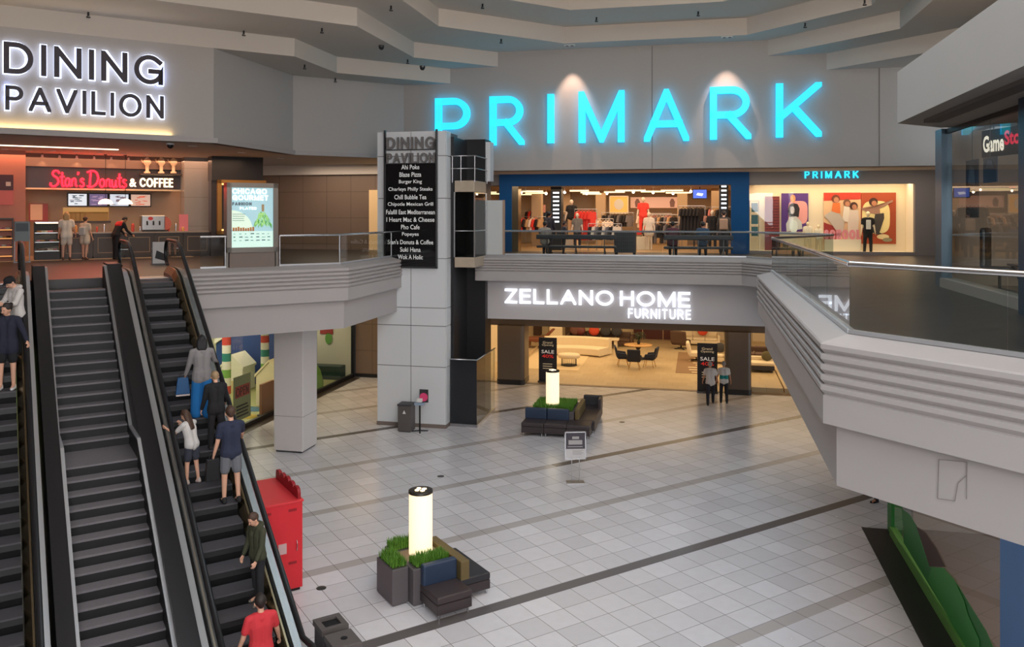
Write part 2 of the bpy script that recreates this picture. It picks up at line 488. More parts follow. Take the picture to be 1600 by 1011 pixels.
def glyph(ch, x0, x1, z0, z1, t, y0, y1, mb):
    """one stroked letter filling the box x0..x1, z0..z1 with stroke t, between depths y0 (front) and y1"""
    w, strokes = GL[ch]
    sx = (x1 - x0 - t) / w if w else 0
    sz = (z1 - z0 - t)
    cx = lambda p: ((x0 + t / 2 + p[0] * sx) if w else (x0 + x1) / 2, z0 + t / 2 + p[1] * sz)
    for st in strokes:
        P = [Vector(cx(p)) for p in st]
        closed = (P[0] - P[-1]).length < 1e-6
        if closed: P = P[:-1]
        k = len(P); segs = k if closed else k - 1
        D = [(P[(i + 1) % k] - P[i]).normalized() for i in range(segs)]
        if not closed:          # slanted ends run on and are cut level
            if 0.15 < abs(D[0].x) and 0.15 < abs(D[0].y): P[0] = P[0] - D[0] * t
            elif abs(D[0].y) > .9: P[0] = P[0] - D[0] * t / 2
            if 0.15 < abs(D[-1].x) and 0.15 < abs(D[-1].y): P[-1] = P[-1] + D[-1] * t
            elif abs(D[-1].y) > .9: P[-1] = P[-1] + D[-1] * t / 2
            if abs(D[0].x) > .95: P[0] = P[0] - D[0] * t / 2
            if abs(D[-1].x) > .95: P[-1] = P[-1] + D[-1] * t / 2
        for i in range(segs):
            a, b, d = P[i], P[(i + 1) % k], D[i]
            n = Vector((-d.y, d.x)) * t / 2
            def mit(j, jn):
                if jn is None: return n
                q = D[j] if j is not None else d
                m1 = Vector((-d.y, d.x)); m2 = Vector((-q.y, q.x)); s = m1 + m2
                dn = s.dot(m1)
                if dn < .03: return n
                return s / dn * t / 2
            pi = (i - 1) % segs if (closed or i > 0) else None
            ni = (i + 1) % segs if (closed or i < segs - 1) else None
            na = mit(pi, pi); nb = mit(ni, ni)
            poly = [tuple(a + na), tuple(a - na), tuple(b - nb), tuple(b + nb)]
            for ax, lim, kl in ((1, z0, False), (1, z1, True), (0, x0, False), (0, x1, True)):
                poly = _clip(poly, ax, lim, kl)
                if len(poly) < 3: break
            if len(poly) >= 3: mb.side(poly, y0, y1)
    return mb
def stroke_text(txt, x0, x1, z0, z1, t, y0, y1, gap=.3, mb=None):
    """whole word in stroked letters"""
    mb = mb or MB()
    ws = [(.55 if c == ' ' else GL[c][0]) for c in txt]
    h = z1 - z0
    tot = sum(ws) * (h - t) + sum(t for c in txt if c != ' ') + gap * h * (len(txt) - 1)
    k = (x1 - x0) / tot; x = x0
    for c, w in zip(txt, ws):
        wd_ = (w * (h - t) + (0 if c == ' ' else t)) * k
        if c != ' ': glyph(c, x, x + wd_, z0, z1, t, y0, y1, mb)
        x += wd_ + gap * h * k
    return mb
def font_mesh(txt, x0, x1, z0, z1, depth=.01, bold=0.0, shear=0.0, mono=1.0):
    """a word in the default typeface fitted to a box in the x-z plane, front face at y = 0"""
    cu = bpy.data.curves.new('t', 'FONT'); cu.body = txt; cu.offset = bold; cu.shear = shear; cu.space_character = mono
    cu.extrude = 0; cu.resolution_u = 3; cu.fill_mode = 'FRONT' if False else 'BOTH'
    o = bpy.data.objects.new('t', cu); COL.objects.link(o)
    dg = bpy.context.evaluated_depsgraph_get(); dg.update()
    me = bpy.data.meshes.new_from_object(o.evaluated_get(dg))
    bpy.data.objects.remove(o); bpy.data.curves.remove(cu)
    vs = [v.co.copy() for v in me.vertices]
    fs = [tuple(p.vertices) for p in me.polygons]
    bpy.data.meshes.remove(me)
    a0 = min(v.x for v in vs); a1 = max(v.x for v in vs); b0 = min(v.y for v in vs); b1 = max(v.y for v in vs)
    kx = (x1 - x0) / max(1e-6, a1 - a0); kz = (z1 - z0) / max(1e-6, b1 - b0)
    pv = [(x0 + (v.x - a0) * kx, -depth, z0 + (v.y - b0) * kz) for v in vs]
    return pv, fs
def text(mb, *a, **k):
    pv, fs = font_mesh(*a, **k)
    return mb.add(pv, fs)
# ------------------------------------------------------------------ the building
MWf = Matrix.Rotation(AW, 4, 'Z'); MTf = Matrix.Rotation(AT, 4, 'Z')
def MBW(): return MB(MWf)
def MBT(): return MB(MTf)
def poly_slab(name, pts, z0, z1, m):
    return struct(MB().prism(pts, z0, z1).build(name, m))

# floors
poly_slab('floor', [W(-26, -9), W(18, -9), W(18, 35.32), W(-26, 35.32)], -.2, 0, M_FLOOR)
VL = 23.3
K1 = (-10.45, 22.78)
poly_slab('floor_gallery_left', [T(-25, VL), W(K1[0] - .12, K1[1] + .05), W(-10.57, 35.3), W(-16, 35.3), T(13.6, 48), T(-25, 48)], 5.5, ZU, M_UFLOOR)
poly_slab('floor_gallery_far', [W(-10.57, 29.39), W(1.65, 29.39), W(20, 29.39), W(20, 35.3), W(-10.57, 35.3)], 5.5, ZU, M_UFLOOR)
poly_slab('floor_gallery_right', [T(9.2, -9), W(1.97, 11.05), W(1.97, 22.25), W(4.05, 25.95), W(1.66, 29.39), W(22, 29.39), W(22, -9)], 5.5, ZU, M_UFLOOR)
# ceilings of the lower level under the galleries
poly_slab('ceiling_lower_left', [T(-25, VL + .2), W(K1[0] - .2, K1[1] + .15), W(-10.6, 35.3), W(-26, 35.3), T(-25, 48)], 4.0, 4.1, M_SOFF)
poly_slab('ceiling_lower_right', [T(9.3, -9), W(2.1, 11.05), W(2.1, 22.3), W(4.2, 26.0), W(2.0, 29.4), W(18, 29.4), W(18, -9)], 4.0, 4.1, M_SOFF)
poly_slab('ceiling_lower_far', [W(-10.6, 29.4), W(18, 29.4), W(18, 35.3), W(-10.6, 35.3)], 5.1, 5.2, M_SOFF)

# ribbed parapets round the void (cross-section swept along the edge, void on the left of the path)
def parapet_profile(z_top, z_rib, n, z_band, z_bot, w=.37):
    p = [(-.12, 5.5), (-.12, z_top + .01), (0.0, z_top + .01), (w - .02, z_top - .09), (w, z_top - .11)]
    h = (z_top - .11 - z_rib) / n
    for i in range(n):
        z = z_top - .11 - i * h
        p += [(w, z - h * .45), (w - .05, z - h * .86), (w - .05, z - h * .9)]
        p += [(w if i < n - 1 else w - .03, z - h)]
    p += [(w - .03, z_band), (w - .2, z_band), (w - .2, z_bot), (-.12, z_bot)]
    return p
P2w, P1w, Bw, Aw = (1.85, 11.0), (1.85, 22.3), (3.9, 26.0), (1.6, 29.27)
near_path = [T(9.09, -7), W(*P2w), W(*P1w), W(*Bw)]
far_path = [W(*Bw), W(*Aw), W(-7.95, 29.27)]
left_path = [W(-10.45, 27.6), W(*K1), T(4.28, K1[1] * .7071 - K1[0] * .7071)]
struct(MB().sweep(near_path, parapet_profile(5.89, 5.14, 5, 4.79, 4.0)).build('trim_1', M_FASCIA))
struct(MB().sweep(far_path, parapet_profile(5.89, 5.31, 5, 4.97, 4.95)).build('trim_2', M_FASCIA))
struct(MB().sweep(left_path, parapet_profile(5.89, 5.2, 5, 4.84, 4.0)).build('trim_3', M_FASCIA))

# upper walls above the galleries
ZS_L, ZS_F = 9.65, 9.11
uW1 = (-15 + (27.1 / .70711 - 15)) * .70711          # u where the two left walls meet
wyW1 = 27.1 / .70711 - 15
wyW2 = 30.8 / .70711 - 15; uW2 = (-15 + wyW2) * .70711
wxW4 = 31.8 - 30.8 / .70711
struct(MBT().box(-14, 27.1, ZS_L, uW1, 27.5, 13.25).build('wall_left', M_WALL))
struct(MBW().prism([(-15, wyW1), (-15, wyW2), (-15.3, wyW2 + .12), (-15.3, wyW1 + .1)], ZS_L, 13.3).build('wall_left_return', M_WALL))
struct(MBT().box(uW2 - .05, 30.8, ZS_L, 14.2, 31.1, 13.3).build('wall_left_corner', M_WALL))
struct(MBW().box(wxW4, 31.8, ZS_F, 16, 32.2, 16).build('wall_far', M_WALL))
# lower lip along the bottom of the left walls
def lip(name, pts, z): return struct(MB().sweep(pts, [(0, z), (.05, z), (.05, z + .16), (0, z + .16)]).build(name, M_FASCIA))
# soffits over the upper galleries
poly_slab('ceiling_gallery_left', [T(-14, 27.1), W(-15, wyW1), W(-15, wyW2), W(wxW4, 31.8), W(wxW4, 35.4), W(-16, 35.4), T(13.6, 48), T(-25, 48), T(-25, 27.1)], ZS_L, ZS_L + .1, M_SOFF)
poly_slab('ceiling_gallery_far', [W(wxW4, 31.82), W(16, 31.82), W(16, 35.6), W(wxW4, 35.6)], ZS_F, ZS_F + .1, M_SOFF)

# stepped ceiling: each slab is a soffit with an upright edge, stepping up towards the skylight
def lineTW(v, wx): return (wx, v / .70711 + wx)         # point on T-line v with given wx (W coordinates)
def slab(name, pts, z0, z1): return poly_slab(name, pts, z0, z1, M_CEIL)
slab('ceiling_step_lower_left', [T(-14, 27.08), W(*lineTW(27.08, -13.15)), W(*lineTW(29.4, -13.15)), W(31.85 - 29.4 / .70711, 31.85), W(-11.5, 34), T(8, 34), T(-14, 34)], 12.65, 13.25)
slab('ceiling_step_middle_left', [T(-14, 24.28), W(*lineTW(24.28, -10.4)), W(*lineTW(28.0, -10.4)), W(31.85 - 28.0 / .70711, 31.85), W(-9, 35), T(6, 36), T(-14, 36)], 13.25, 13.83)
slab('ceiling_step_upper', [W(-8.7, -9), W(*lineTW(25.2, -8.7)), W(30.7 - 25.2 / .70711, 30.7), W(22.9 / .70711 - 30.7, 30.7), W(5.2, 22.9 / .70711 - 5.2), W(5.2, -9), W(14, -9), W(14, 36), W(-26, 36), W(-26, -9)], 13.83, 14.45)
slab('ceiling_step_top', [W(-6.3, -9), W(*lineTW(23.0, -6.3)), W(28.2 - 23.0 / .70711, 28.2), W(20.5 / .70711 - 28.2, 28.2), W(3.6, 20.5 / .70711 - 3.6), W(3.6, -9), W(14, -9), W(14, 36), W(-26, 36), W(-26, -9)], 14.45, 15.1)
slab('ceiling_step_baffle', [W(-4.4, -9), W(-4.4, 22.5), W(-1.8, 25.4), W(.2, 25.4), W(1.8, 23.4), W(1.8, -9), W(14, -9), W(14, 36), W(-26, 36), W(-26, -9)], 15.1, 15.9)  # added slab out of view, narrows the opening to cut the sky light
slab('ceiling_step_middle_right', [W(24.25 / .70711 - 31.85, 31.85), W(6.2, 24.25 / .70711 - 6.2), W(6.5, 8), W(14, 8), W(14, 34)], 13.25, 13.83)
slab('ceiling_step_lower_right', [W(25.7 / .70711 - 31.85, 31.85), W(8.3, 25.7 / .70711 - 8.3), W(8.3, 12), W(14, 12), W(14, 34)], 12.65, 13.25)
struct(MBW().box(8.0, -8, 9.9, 8.3, 29.6, 16).build('wall_right_upper', M_WALL))
# left and rear shell, out of view, that keep the light in
struct(MBW().box(-26, -9.3, 0, 14, -9, 16).build('wall_rear', M_WALL))
struct(MBW().box(-26.3, -9, 0, -26, 36, 16).build('wall_side', M_WALL))

# bulkhead over the right-hand gallery shop
bz0, bz1 = 9.3, 10.38
pE = (4.07, 18.66)
endW = (4.07 + 1.6 * .7071, 18.66 + 1.6 * .7071)
struct(MBW().prism([pE, endW, (8, endW[1]), (8, -8), (4.07, -8)], bz0 + .0, bz1).build('wall_right_bulkhead', M_WALL))
struct(MBW().box(4.42, -8, bz0 - .07, 4.72, 18.0, bz0 + .01).build('trim_4', M_DGREY))

# far shop front, upper floor (wall plane wy = 35.3)
FP = 35.3
def fx(px): return wx_at(px, FP)
def fz(px, py): return zW(px, py, FP)
zt_open = fz(975, 290)
xo0, xo1 = fx(812), fx(1140)
xb0, xb1 = fx(783), fx(1170)
pr = MBW()
pr.box(xb0, FP - .35, ZU, xo0 - .28, FP + .1, ZS_F + .05); pr.box(xo1 + .05, FP - .35, ZU, xb1, FP + .1, ZS_F + .05)
pr.box(xo0 - .28, FP - .35, zt_open, xo1 + .05, FP + .1, ZS_F + .05)
struct(pr.build('door_1', M_BLUE))
struct(MBW().box(xo0 - .28, FP - .3, ZU, xo0, FP + .3, zt_open).build('door_1_jamb', M_BRONZE))
# dark grey shop wall with the display window
xw0, xw1 = fx(1171), fx(1428)
zw0, zw1 = fz(1300, 393), fz(1300, 288)
gw = MBW()
gw.box(xb1, FP - .2, zw1, xw1 + .02, FP + .1, ZS_F + .05)
gw.box(xw1, FP - .2, ZU, fx(1471), FP + .1, ZS_F + .05)
gw.box(xb1, FP - .2, ZU, xw1, FP + .1, zw0)
struct(gw.build('wall_far_shop', M_DGREY))
gb = MBW(); gb.box(fx(1471), FP - 1.4, ZU, fx(1471) + .15, FP + .1, ZS_F)
struct(gb.build('trim_5', M_NEAR))
struct(MBW().box(xw0, FP - .1, zw0, xw1, FP - .08, zw1).build('window_1', M_GLASSG))
# left of the portal: header above a lit shop, then the brown panelled wall
struct(MBW().box(-11.3, FP - .1, fz(760, 290), xb0, FP + .1, ZS_F + .6).build('wall_far_header', M_DGREY))
struct(MBW().box(-21.5, FP - .1, ZU, -11.3, FP + .2, 9.22).build('wall_far_left', M_BROWN))
struct(MBW().box(-21.5, FP - .28, 9.2, -11.3, FP + .2, ZS_L + .02).build('trim_6', M_SOFF))
# walls, floor and ceiling of the clothes shop behind the portal
struct(MBW().box(-13, FP + .1, 5.55, 3, 47, ZU + .004).build('floor_clothes_shop', M_OAK))
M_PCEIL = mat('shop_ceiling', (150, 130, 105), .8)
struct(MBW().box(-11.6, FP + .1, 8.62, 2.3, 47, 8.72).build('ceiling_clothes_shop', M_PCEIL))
M_SHOPW = mat('shop_back_wall', (205, 186, 160), .7)
struct(MBW().box(-13, 46.5, ZU, 3, 46.7, 9.2).build('wall_clothes_shop_back', M_SHOPW))
struct(MBW().box(2.1, FP + 1.55, ZU, 2.3, 46.5, 9.2).build('wall_clothes_shop_right', M_SHOPW))
struct(MBW().box(-11.6, FP + .12, ZU, -11.3, 46.5, 9.2).build('wall_clothes_shop_left', M_SHOPW))
# display window box
M_LINER = mat('window_liner', (236, 222, 196), .7)
wb = MBW()
wb.box(xw0 - .1, FP + 1.35, ZU, xw1 + .05, FP + 1.5, ZS_F)
wb.box(xw0 - .12, FP + .1, ZU, xw0 - .0, FP + 1.4, ZS_F); wb.box(xw1, FP + .1, ZU, xw1 + .1, FP + 1.4, ZS_F)
wb.box(xw0 - .1, FP + .1, ZU - .02, xw1 + .05, FP + 1.4, zw0 - .02)
struct(wb.build('wall_display_window', M_LINER))

# furniture shop, lower floor
SPY = 29.7                                       # sign panel plane
xs0 = wx_at(742, SPY); zs_b = zW(1000, 504.5, SPY)
M_SIGNP = mat('sign_panel', (196, 190, 190), .5)
struct(MBW().box(xs0, SPY, zs_b, 9, SPY + .25, 5.2).build('wall_far_lower', M_SIGNP))
M_HEAD = mat('brown_shop_header', (96, 82, 72), .6)
zh = zW(1000, 514, FP)
struct(MBW().box(-9.2, FP - .15, zh, 14, FP + .2, 4.4).build('wall_far_lower_header', M_HEAD))
struct(MBW().box(-9.2, SPY + .2, zs_b + .25, 14, FP, zs_b + .3).build('ceiling_furniture_front', M_HEAD))
struct(MBW().box(-9.8, FP + .02, -.2, 15, 50, .012).build('floor_furniture_shop', M_BEIGE))
struct(MBW().box(-9.3, FP - .25, 0, 15, FP + .02, .016).build('trim_7', mat('threshold', (122, 100, 74), .4)))
struct(MBW().box(-9.8, FP + .2, 3.45, 15, 50, 3.55).build('ceiling_furniture_shop', mat('furniture_ceiling', (200, 184, 156), .8)))
M_FWALL = panel_mat('cream_wall_panel', (224, 206, 172), (150, 128, 96), AW, 1.5, 6, -1, .03, .6)
struct(MBW().box(-9.8, 49.6, 0, 15, 49.8, 3.5).build('wall_furniture_back', M_FWALL))
struct(MBW().box(-10.0, FP, 0, -9.8, 49.8, 3.5).build('wall_furniture_left', M_FWALL))
struct(MBW().box(15, FP, 0, 15.2, 49.8, 3.5).build('wall_furniture_right', M_FWALL))
M_PIL = mat('brown_pillar', (92, 80, 70), .35)
M_PILB = mat('pillar_base', (26, 26, 28), .3)
for px0, px1 in ((781, 823), (1132, 1173)):
    a, b = wx_at(px0, FP), wx_at(px1, FP)
    c = (a + b) / 2; hw = (b - a) / 2
    rr = .17
    pl = []
    for sx, sy, a0 in ((1, 1, 0), (-1, 1, 90), (-1, -1, 180), (1, -1, 270)):
        pl += [(c + sx * (hw - rr) + rr * math.cos(R(a0 + 15 * k)), FP + sy * (hw - rr) + rr * math.sin(R(a0 + 15 * k))) for k in range(7)]
    o = struct(MBW().prism(pl, .2, zh + .05).build('column', M_PIL))
    pb = MBW(); pb.prism([(c + (x - c) * 1.02, FP + (y - FP) * 1.02) for x, y in pl], 0, .22)
    q = pb.build('column_base', M_PILB, o)

# gallery columns, lower left
colw = toW(gp(473, 709))
c1 = MBW(); c1.box(colw[0] - .98, colw[1], .05, colw[0], colw[1] + .98, 4.05)
o = struct(c1.build('column_gallery', mat('column_plaster', (206, 200, 198), .55), bevel=.02))
q = MBW(); q.box(colw[0] - .93, colw[1] + .05, 0, colw[0] - .05, colw[1] + .93, .06); q.build('column_foot', M_DSTEEL, o)
q = MBW(); q.box(colw[0] - .984, colw[1] - .004, 1.12, colw[0] + .004, colw[1] + .984, 1.13); q.build('column_joint', M_DGREY, o)

# play shop under the left gallery: glass front along wx = -15.3
GX = -15.3
fr = MBW(); fr.box(GX - .06, 20, 0, GX + .06, 34.9, .16); fr.box(GX - .06, 34.7, 0, GX + .08, 34.95, 4.0)
struct(fr.build('window_2_frame', M_NEAR))
struct(MBW().box(GX - .01, 20, .16, GX + .01, 34.7, 4.0).build('window_2', M_GLASSG))
struct(MBW().box(GX + .06, 20, 0, GX + .42, 34.7, .006).build('trim_8', mat('dark_border_tile', (70, 62, 56), .3)))
struct(MBW().box(GX + .1, 34.85, 0, -9.7, 35.25, 4.02).build('wall_lower_left', M_BROWN))
struct(MBW().box(GX + .1, 34.80, 0, -9.7, 34.86, .16).build('baseboard_lower_left', M_NEAR))
M_PLAYW = mat('play_wall', (206, 200, 176), .7)
M_PLAYF = mat('play_floor', (150, 152, 96), .6)
pw_ = MBW(); pw_.box(-25.5, 34.72, 0, GX - .07, 34.9, 4.0)
struct(pw_.build('wall_play_back', M_PLAYW))
struct(MBW().box(-25.8, 20, 0, -25.5, 34.9, 4.0).build('wall_play_side', mat('play_wall_green', (120, 150, 92), .7)))
struct(MBW().box(-25.5, 20, -.1, GX - .06, 34.72, .01).build('floor_play_shop', M_PLAYF))
# right lower shop: glass front with a green hill graphic, along wx = 4.35
RX = 4.35
struct(MBW().box(3.74, -6, 0, RX - .03, 20.75, .008).build('trim_9', mat('dark_entrance_border', (38, 34, 34), .45, var=.12, vs=8)))
struct(MBW().box(4.9, 20.9, 0, 14, 21.1, 4.0).build('wall_right_lower', M_WALL))
struct(MBW().box(9.5, -6, 0, 9.7, 21, 4.0).build('wall_right_shop_back', mat('right_shop_wall', (150, 132, 124), .7)))
struct(MBW().box(RX, -6, -.1, 9.5, 20.9, .01).build('floor_right_shop', mat('right_shop_floor', (120, 108, 100), .3)))
# square columns and wall bays inside the clothes shop
for px, wy in ((938, 43.5), (838, 41.0), (1066, 42.5), (1120, 40.5), (884, 44.5)):
    x = wx_at(px, wy)
    struct(MBW().box(x - .25, wy, ZU, x + .25, wy + .5, 8.62).build('column_shop', mat('shop_column', (176, 152, 122), .6)))
# hairline joints in the far wall and an access panel outline in the parapet fascia
for px in (1019, 1374):
    x = wx_at(px, 31.8)
    struct(MBW().box(x - .012, 31.785, ZS_F + .02, x + .012, 31.81, 13.8).build('trim_16', mat('joint_grey', (120, 114, 110), .8)))
def fasT(px, py, u=8.905):
    r = (px - CX) / FPX; c, s_ = math.cos(AT), math.sin(AT)
    v = u * (c - r * s_) / (s_ + r * c)
    return (u, v, zat(py, T(u, v)[1]))
q = MBT()
for a, b in (((1467, 718), (1465, 779)), ((1511, 722), (1510, 780)), ((1467, 718), (1511, 722)), ((1465, 779), (1492, 783)), ((1510, 743), (1497, 755)), ((1497, 755), (1492, 783))):
    q.bar(fasT(*a), fasT(*b), .005)
struct(q.build('trim_17', mat('hairline', (126, 118, 114), .8)))
# ------------------------------------------------------------------ signs
def thingW(name, label, cat, x, y, z, group=None):
    return thing(name, label, cat, W3(x, y, z), AW, group), Matrix.Translation((-x, -y, -z))
def thingT(name, label, cat, u, v, z, group=None):
    return thing(name, label, cat, T3(u, v, z), AT, group), Matrix.Translation((-u, -v, -z))

def emis(name, col, s, base_col=None):
    return mat(name, base_col or col, .6, emit=col, es=s)
M_CY = emis('cyan_letter_face', (52, 226, 255), 1.05, (40, 120, 140))
M_CYS = emis('cyan_letter_side', (20, 190, 255), 2.2, (40, 120, 140))
M_WL = emis('white_letter_face', (240, 246, 255), 1.05)
M_HALO = emis('halo_light', (214, 226, 255), 2.4)
M_LDARK = mat('dark_letter_face', (52, 44, 56), .5)

# big cyan wall sign, one letter after another
SGY = 31.8
t, M = thingW('wall_sign', 'huge glowing cyan store letters across the high far wall', 'sign', wx_at(980, SGY), SGY, zW(980, 220, SGY))
for ch, a, b, y0, y1 in (('P', 680, 734, 153, 235), ('R', 765, 819, 150, 227), ('I', 855, 866, 147, 224), ('M', 904, 976, 142, 223),
                         ('A', 1006, 1077, 139, 221), ('R', 1109, 1174, 135, 218), ('K', 1212, 1284, 129.5, 214.5)):
    x0, x1 = wx_at(a, SGY - .2), wx_at(b, SGY - .2)
    Y = W((x0 + x1) / 2, SGY - .2)[1]
    g = MB(M); glyph(ch, x0, x1, zat(y1, Y), zat(y0, Y), .265, SGY - .26, SGY - .22, g)
    lo = g.build('letter', M_CY, t)
    g = MB(M); glyph(ch, x0 + .01, x1 - .01, zat(y1, Y) + .01, zat(y0, Y) - .01, .245, SGY - .215, SGY - .06, g)
    g.build('letter_return', M_CYS, lo)

# small cyan sign over the display window
SY2 = FP - .2
x0, x1 = wx_at(1257, SY2), wx_at(1341, SY2)
t, M = thingW('shop_sign', 'small glowing cyan store sign above the lit display window', 'sign', (x0 + x1) / 2, SY2, zW(1300, 272, SY2))
za, zb = zW(1300, 278.5, SY2), zW(1300, 267, SY2)
stroke_text('PRIMARK', x0, x1, za, zb, .055, SY2 - .1, SY2 - .06, .42, MB(M)).build('lettering', M_CY, t)
stroke_text('PRIMARK', x0, x1, za, zb, .05, SY2 - .055, SY2 - .01, .42, MB(M)).build('lettering_return', M_CYS, t)

# halo-lit DINING PAVILION letters
DV = 27.1
for txt, xs, top, bot, lab in (('DINING', (5.5, 255), (66.5, 86), (115.5, 132), 'large dark halo-lit DINING lettering, upper word on the left fascia'),
                               ('PAVILION', (8, 256), (133.5, 149.5), (171.5, 185.5), 'large dark halo-lit PAVILION lettering, lower word on the left fascia')):
    u0, u1 = tu_at(xs[0], DV - .15), tu_at(xs[1], DV - .15)
    z1 = (zT(12, top[0], DV - .15) + zT(xs[1] - 6, top[1], DV - .15)) / 2
    z0 = (zT(12, bot[0], DV - .15) + zT(xs[1] - 6, bot[1], DV - .15)) / 2
    t, M = thingT('wall_lettering', lab, 'sign', (u0 + u1) / 2, DV, (z0 + z1) / 2, 'food hall letters on the left fascia')
    th = (z1 - z0) * .155
    mb = MB(M); stroke_text(txt, u0, u1, z0, z1, th, DV - .17, DV - .12, .2, mb); mb.build('lettering', M_LDARK, t)
    mb = MB(M); stroke_text(txt, u0 - .025, u1 + .025, z0 - .025, z1 + .025, th + .05, DV - .115, DV - .07, .187, mb); mb.build('halo', M_HALO, t)

# warm light strip behind the lip under the food hall letters
u_l0, u_l1 = -12, tu_at(268, DV)
area('fascia_cove_light', T3((u_l0 + u_l1) / 2, DV - .07, ZS_L + .16), u_l1 - u_l0, .1, 85, (255, 214, 140), (R(180), 0, AT))
struct(MBT().box(-14, DV - .16, ZS_L - .02, uW1 + .1, DV, ZS_L + .14).build('trim_10', M_FASCIA))
struct(MBW().box(-15.0, wyW1 - .05, ZS_L - .02, -14.88, wyW2, ZS_L + .14).build('trim_11', M_FASCIA))
struct(MBT().box(uW2, 30.68, ZS_L - .02, 14.2, 30.8, ZS_L + .14).build('trim_12', M_FASCIA))

# furniture shop sign
SZ = SPY
t, M = thingW('shop_sign', 'white lit two-line store sign on the grey panel above the furniture shop', 'sign', wx_at(935, SZ), SZ, zW(935, 480, SZ))
def word(txt, a, b, ya, yb, th, gap, M=M, par=t, mt=M_WL, y=SZ):
    x0, x1 = wx_at(a, y), wx_at(b, y)
    zt, zb = zW((a + b) / 2, ya, y), zW((a + b) / 2, yb, y)
    stroke_text(txt, x0, x1, zb, zt, th, y - .1, y - .03, gap, MB(M)).build('lettering', mt, par)
word('ZELLANO', 789.5, 959, 452.3, 475.6, .095, .15)
word('HOME', 969, 1078.5, 455.2, 479, .095, .15)
word('FURNITURE', 981.5, 1079.5, 482.8, 498, .046, .22)

# ------------------------------------------------------------------ lift tower
TWX0, TWX1, TWY = -11.0, -8.5, 27.1
t, M = thingW('elevator_tower', 'tall white panelled elevator tower beside the black glass shaft', 'elevator', (TWX0 + TWX1) / 2, TWY, 0)
core = MB(M); core.box(TWX0 + .02, TWY + .02, 0, TWX1 - .02, TWY + 1.5, 10.24); core.build('core', M_DGREY, t)
M_CLAD = mat('tower_cladding', (214, 216, 218), .35, var=.02, vs=.7)
ys = [205, 244, 310, 403.5, 480.5, 508.5, 572, 662]
cl = MB(M); xm = wx_at(642, TWY)
for a, b in zip(ys[:-1], ys[1:]):
    z1, z0 = zW(642, a, TWY), zW(642, b, TWY)
    for x0, x1 in ((TWX0, xm - .012), (xm + .012, TWX1)):
        cl.box(x0, TWY, z0 + .012, x1, TWY + .05, z1 - .012)
    cl.box(TWX1 - .05, TWY + .06, z0 + .012, TWX1 + .012, TWY + .56, z1 - .012)
    cl.box(TWX0 - .012, TWY + .06, z0 + .012, TWX0 + .05, TWY + 1.5, z1 - .012)
cl.build('cladding', M_CLAD, t)
q = MB(M); q.box(TWX0 - .02, TWY - .02, 0, TWX1 + .02, TWY + 1.5, .13); q.build('plinth', mat('tower_plinth', (118, 104, 96), .5), t)
q = MB(M); q.box(TWX1 + .03, 29.35, 0, TWX1 + .82, 30.2, 10.15); q.build('shaft', M_BLACK, t)
q = MB(M); q.box(TWX1 + .02, TWY + .58, 0, TWX1 + .12, 29.4, 10.1); q.build('guide_wall', M_BLACK, t)
gx0, gx1 = TWX1 + .04, -7.5
q = MB(M); q.box(gx0, 27.5, .1, gx1, 27.53, 2.3); q.build('pit_screen', mat('dark_pit_glass', (36, 38, 42), .12), t)
q = MB(M); q.box(gx1 - .015, 27.53, .1, gx1, 30.1, 2.3); q.build('glass_screen', M_GLASS, t)
q = MB(M); q.box(gx0, 27.45, 0, gx1 + .03, 27.56, .1); q.box(gx1 - .04, 27.5, 0, gx1 + .03, 30.1, .1); q.build('screen_sill', M_STEEL, t)
q = MB(M); q.tube([(gx0, 27.5, 2.33), (gx1, 27.5, 2.33), (gx1, 30.1, 2.33)], .025, 6); q.build('screen_rail', M_STEEL, t)
# car
cx0, cx1, cy0, cy1 = TWX1 + .16, -7.62, 27.62, 29.25
M_TRAV = mat('beige_metal_panel', (176, 160, 140), .4, var=.12, vs=4)
car = MB(M); car.box(cx0, cy0, 5.52, cx1, cy1, 5.88); cb_ = car.build('car_floor', M_TRAV, t, bevel=.02)
car = MB(M); car.box(cx0, cy0, 8.16, cx1, cy1, 8.56); car.build('car_roof', M_TRAV, t, bevel=.02)
car = MB(M)
car.box(cx0, cy0 + .02, 5.88, cx1, cy0 + .03, 8.16); car.box(cx1 - .01, cy0, 5.88, cx1, cy1, 8.16)
car.build('car_glass', M_SMOKE, t)
car = MB(M)
for x, y in ((cx0, cy0), (cx1, cy0), (cx1, cy1)): car.box(x - .02, y - .02, 5.88, x + .02, y + .02, 8.16)
car.tube([(cx0, cy0 - .02, 6.8), (cx1, cy0 - .02, 6.8), (cx1 + .02, cy1, 6.8)], .02, 6)
car.build('car_frame', M_STEEL, t)
car = MB(M); car.box(cx0 + .1, cy1 - .06, 5.88, cx1 - .1, cy1 - .02, 8.16); car.build('car_back_wall', M_DSTEEL, t)
cage = MB(M)
for z in (8.98, 9.42):
    cage.tube([(gx0, 27.6, z), (-7.6, 27.6, z), (-7.6, 29.3, z)], .02, 6)
for x, y in ((-8.1, 27.6), (-7.6, 27.6), (-7.6, 29.3), (gx0 + .05, 27.6)): cage.tube([(x, y, 8.5), (x, y, 9.42)], .018, 6)
cage.build('roof_guard_rail', M_STEEL, t)
# a fixed steel mast that carries the shaft top
q = MB(M); q.box(-7.72, 29.4, 8.6, -7.5, 29.9, 10.05); q.build('shaft_edge', M_CLAD, t)

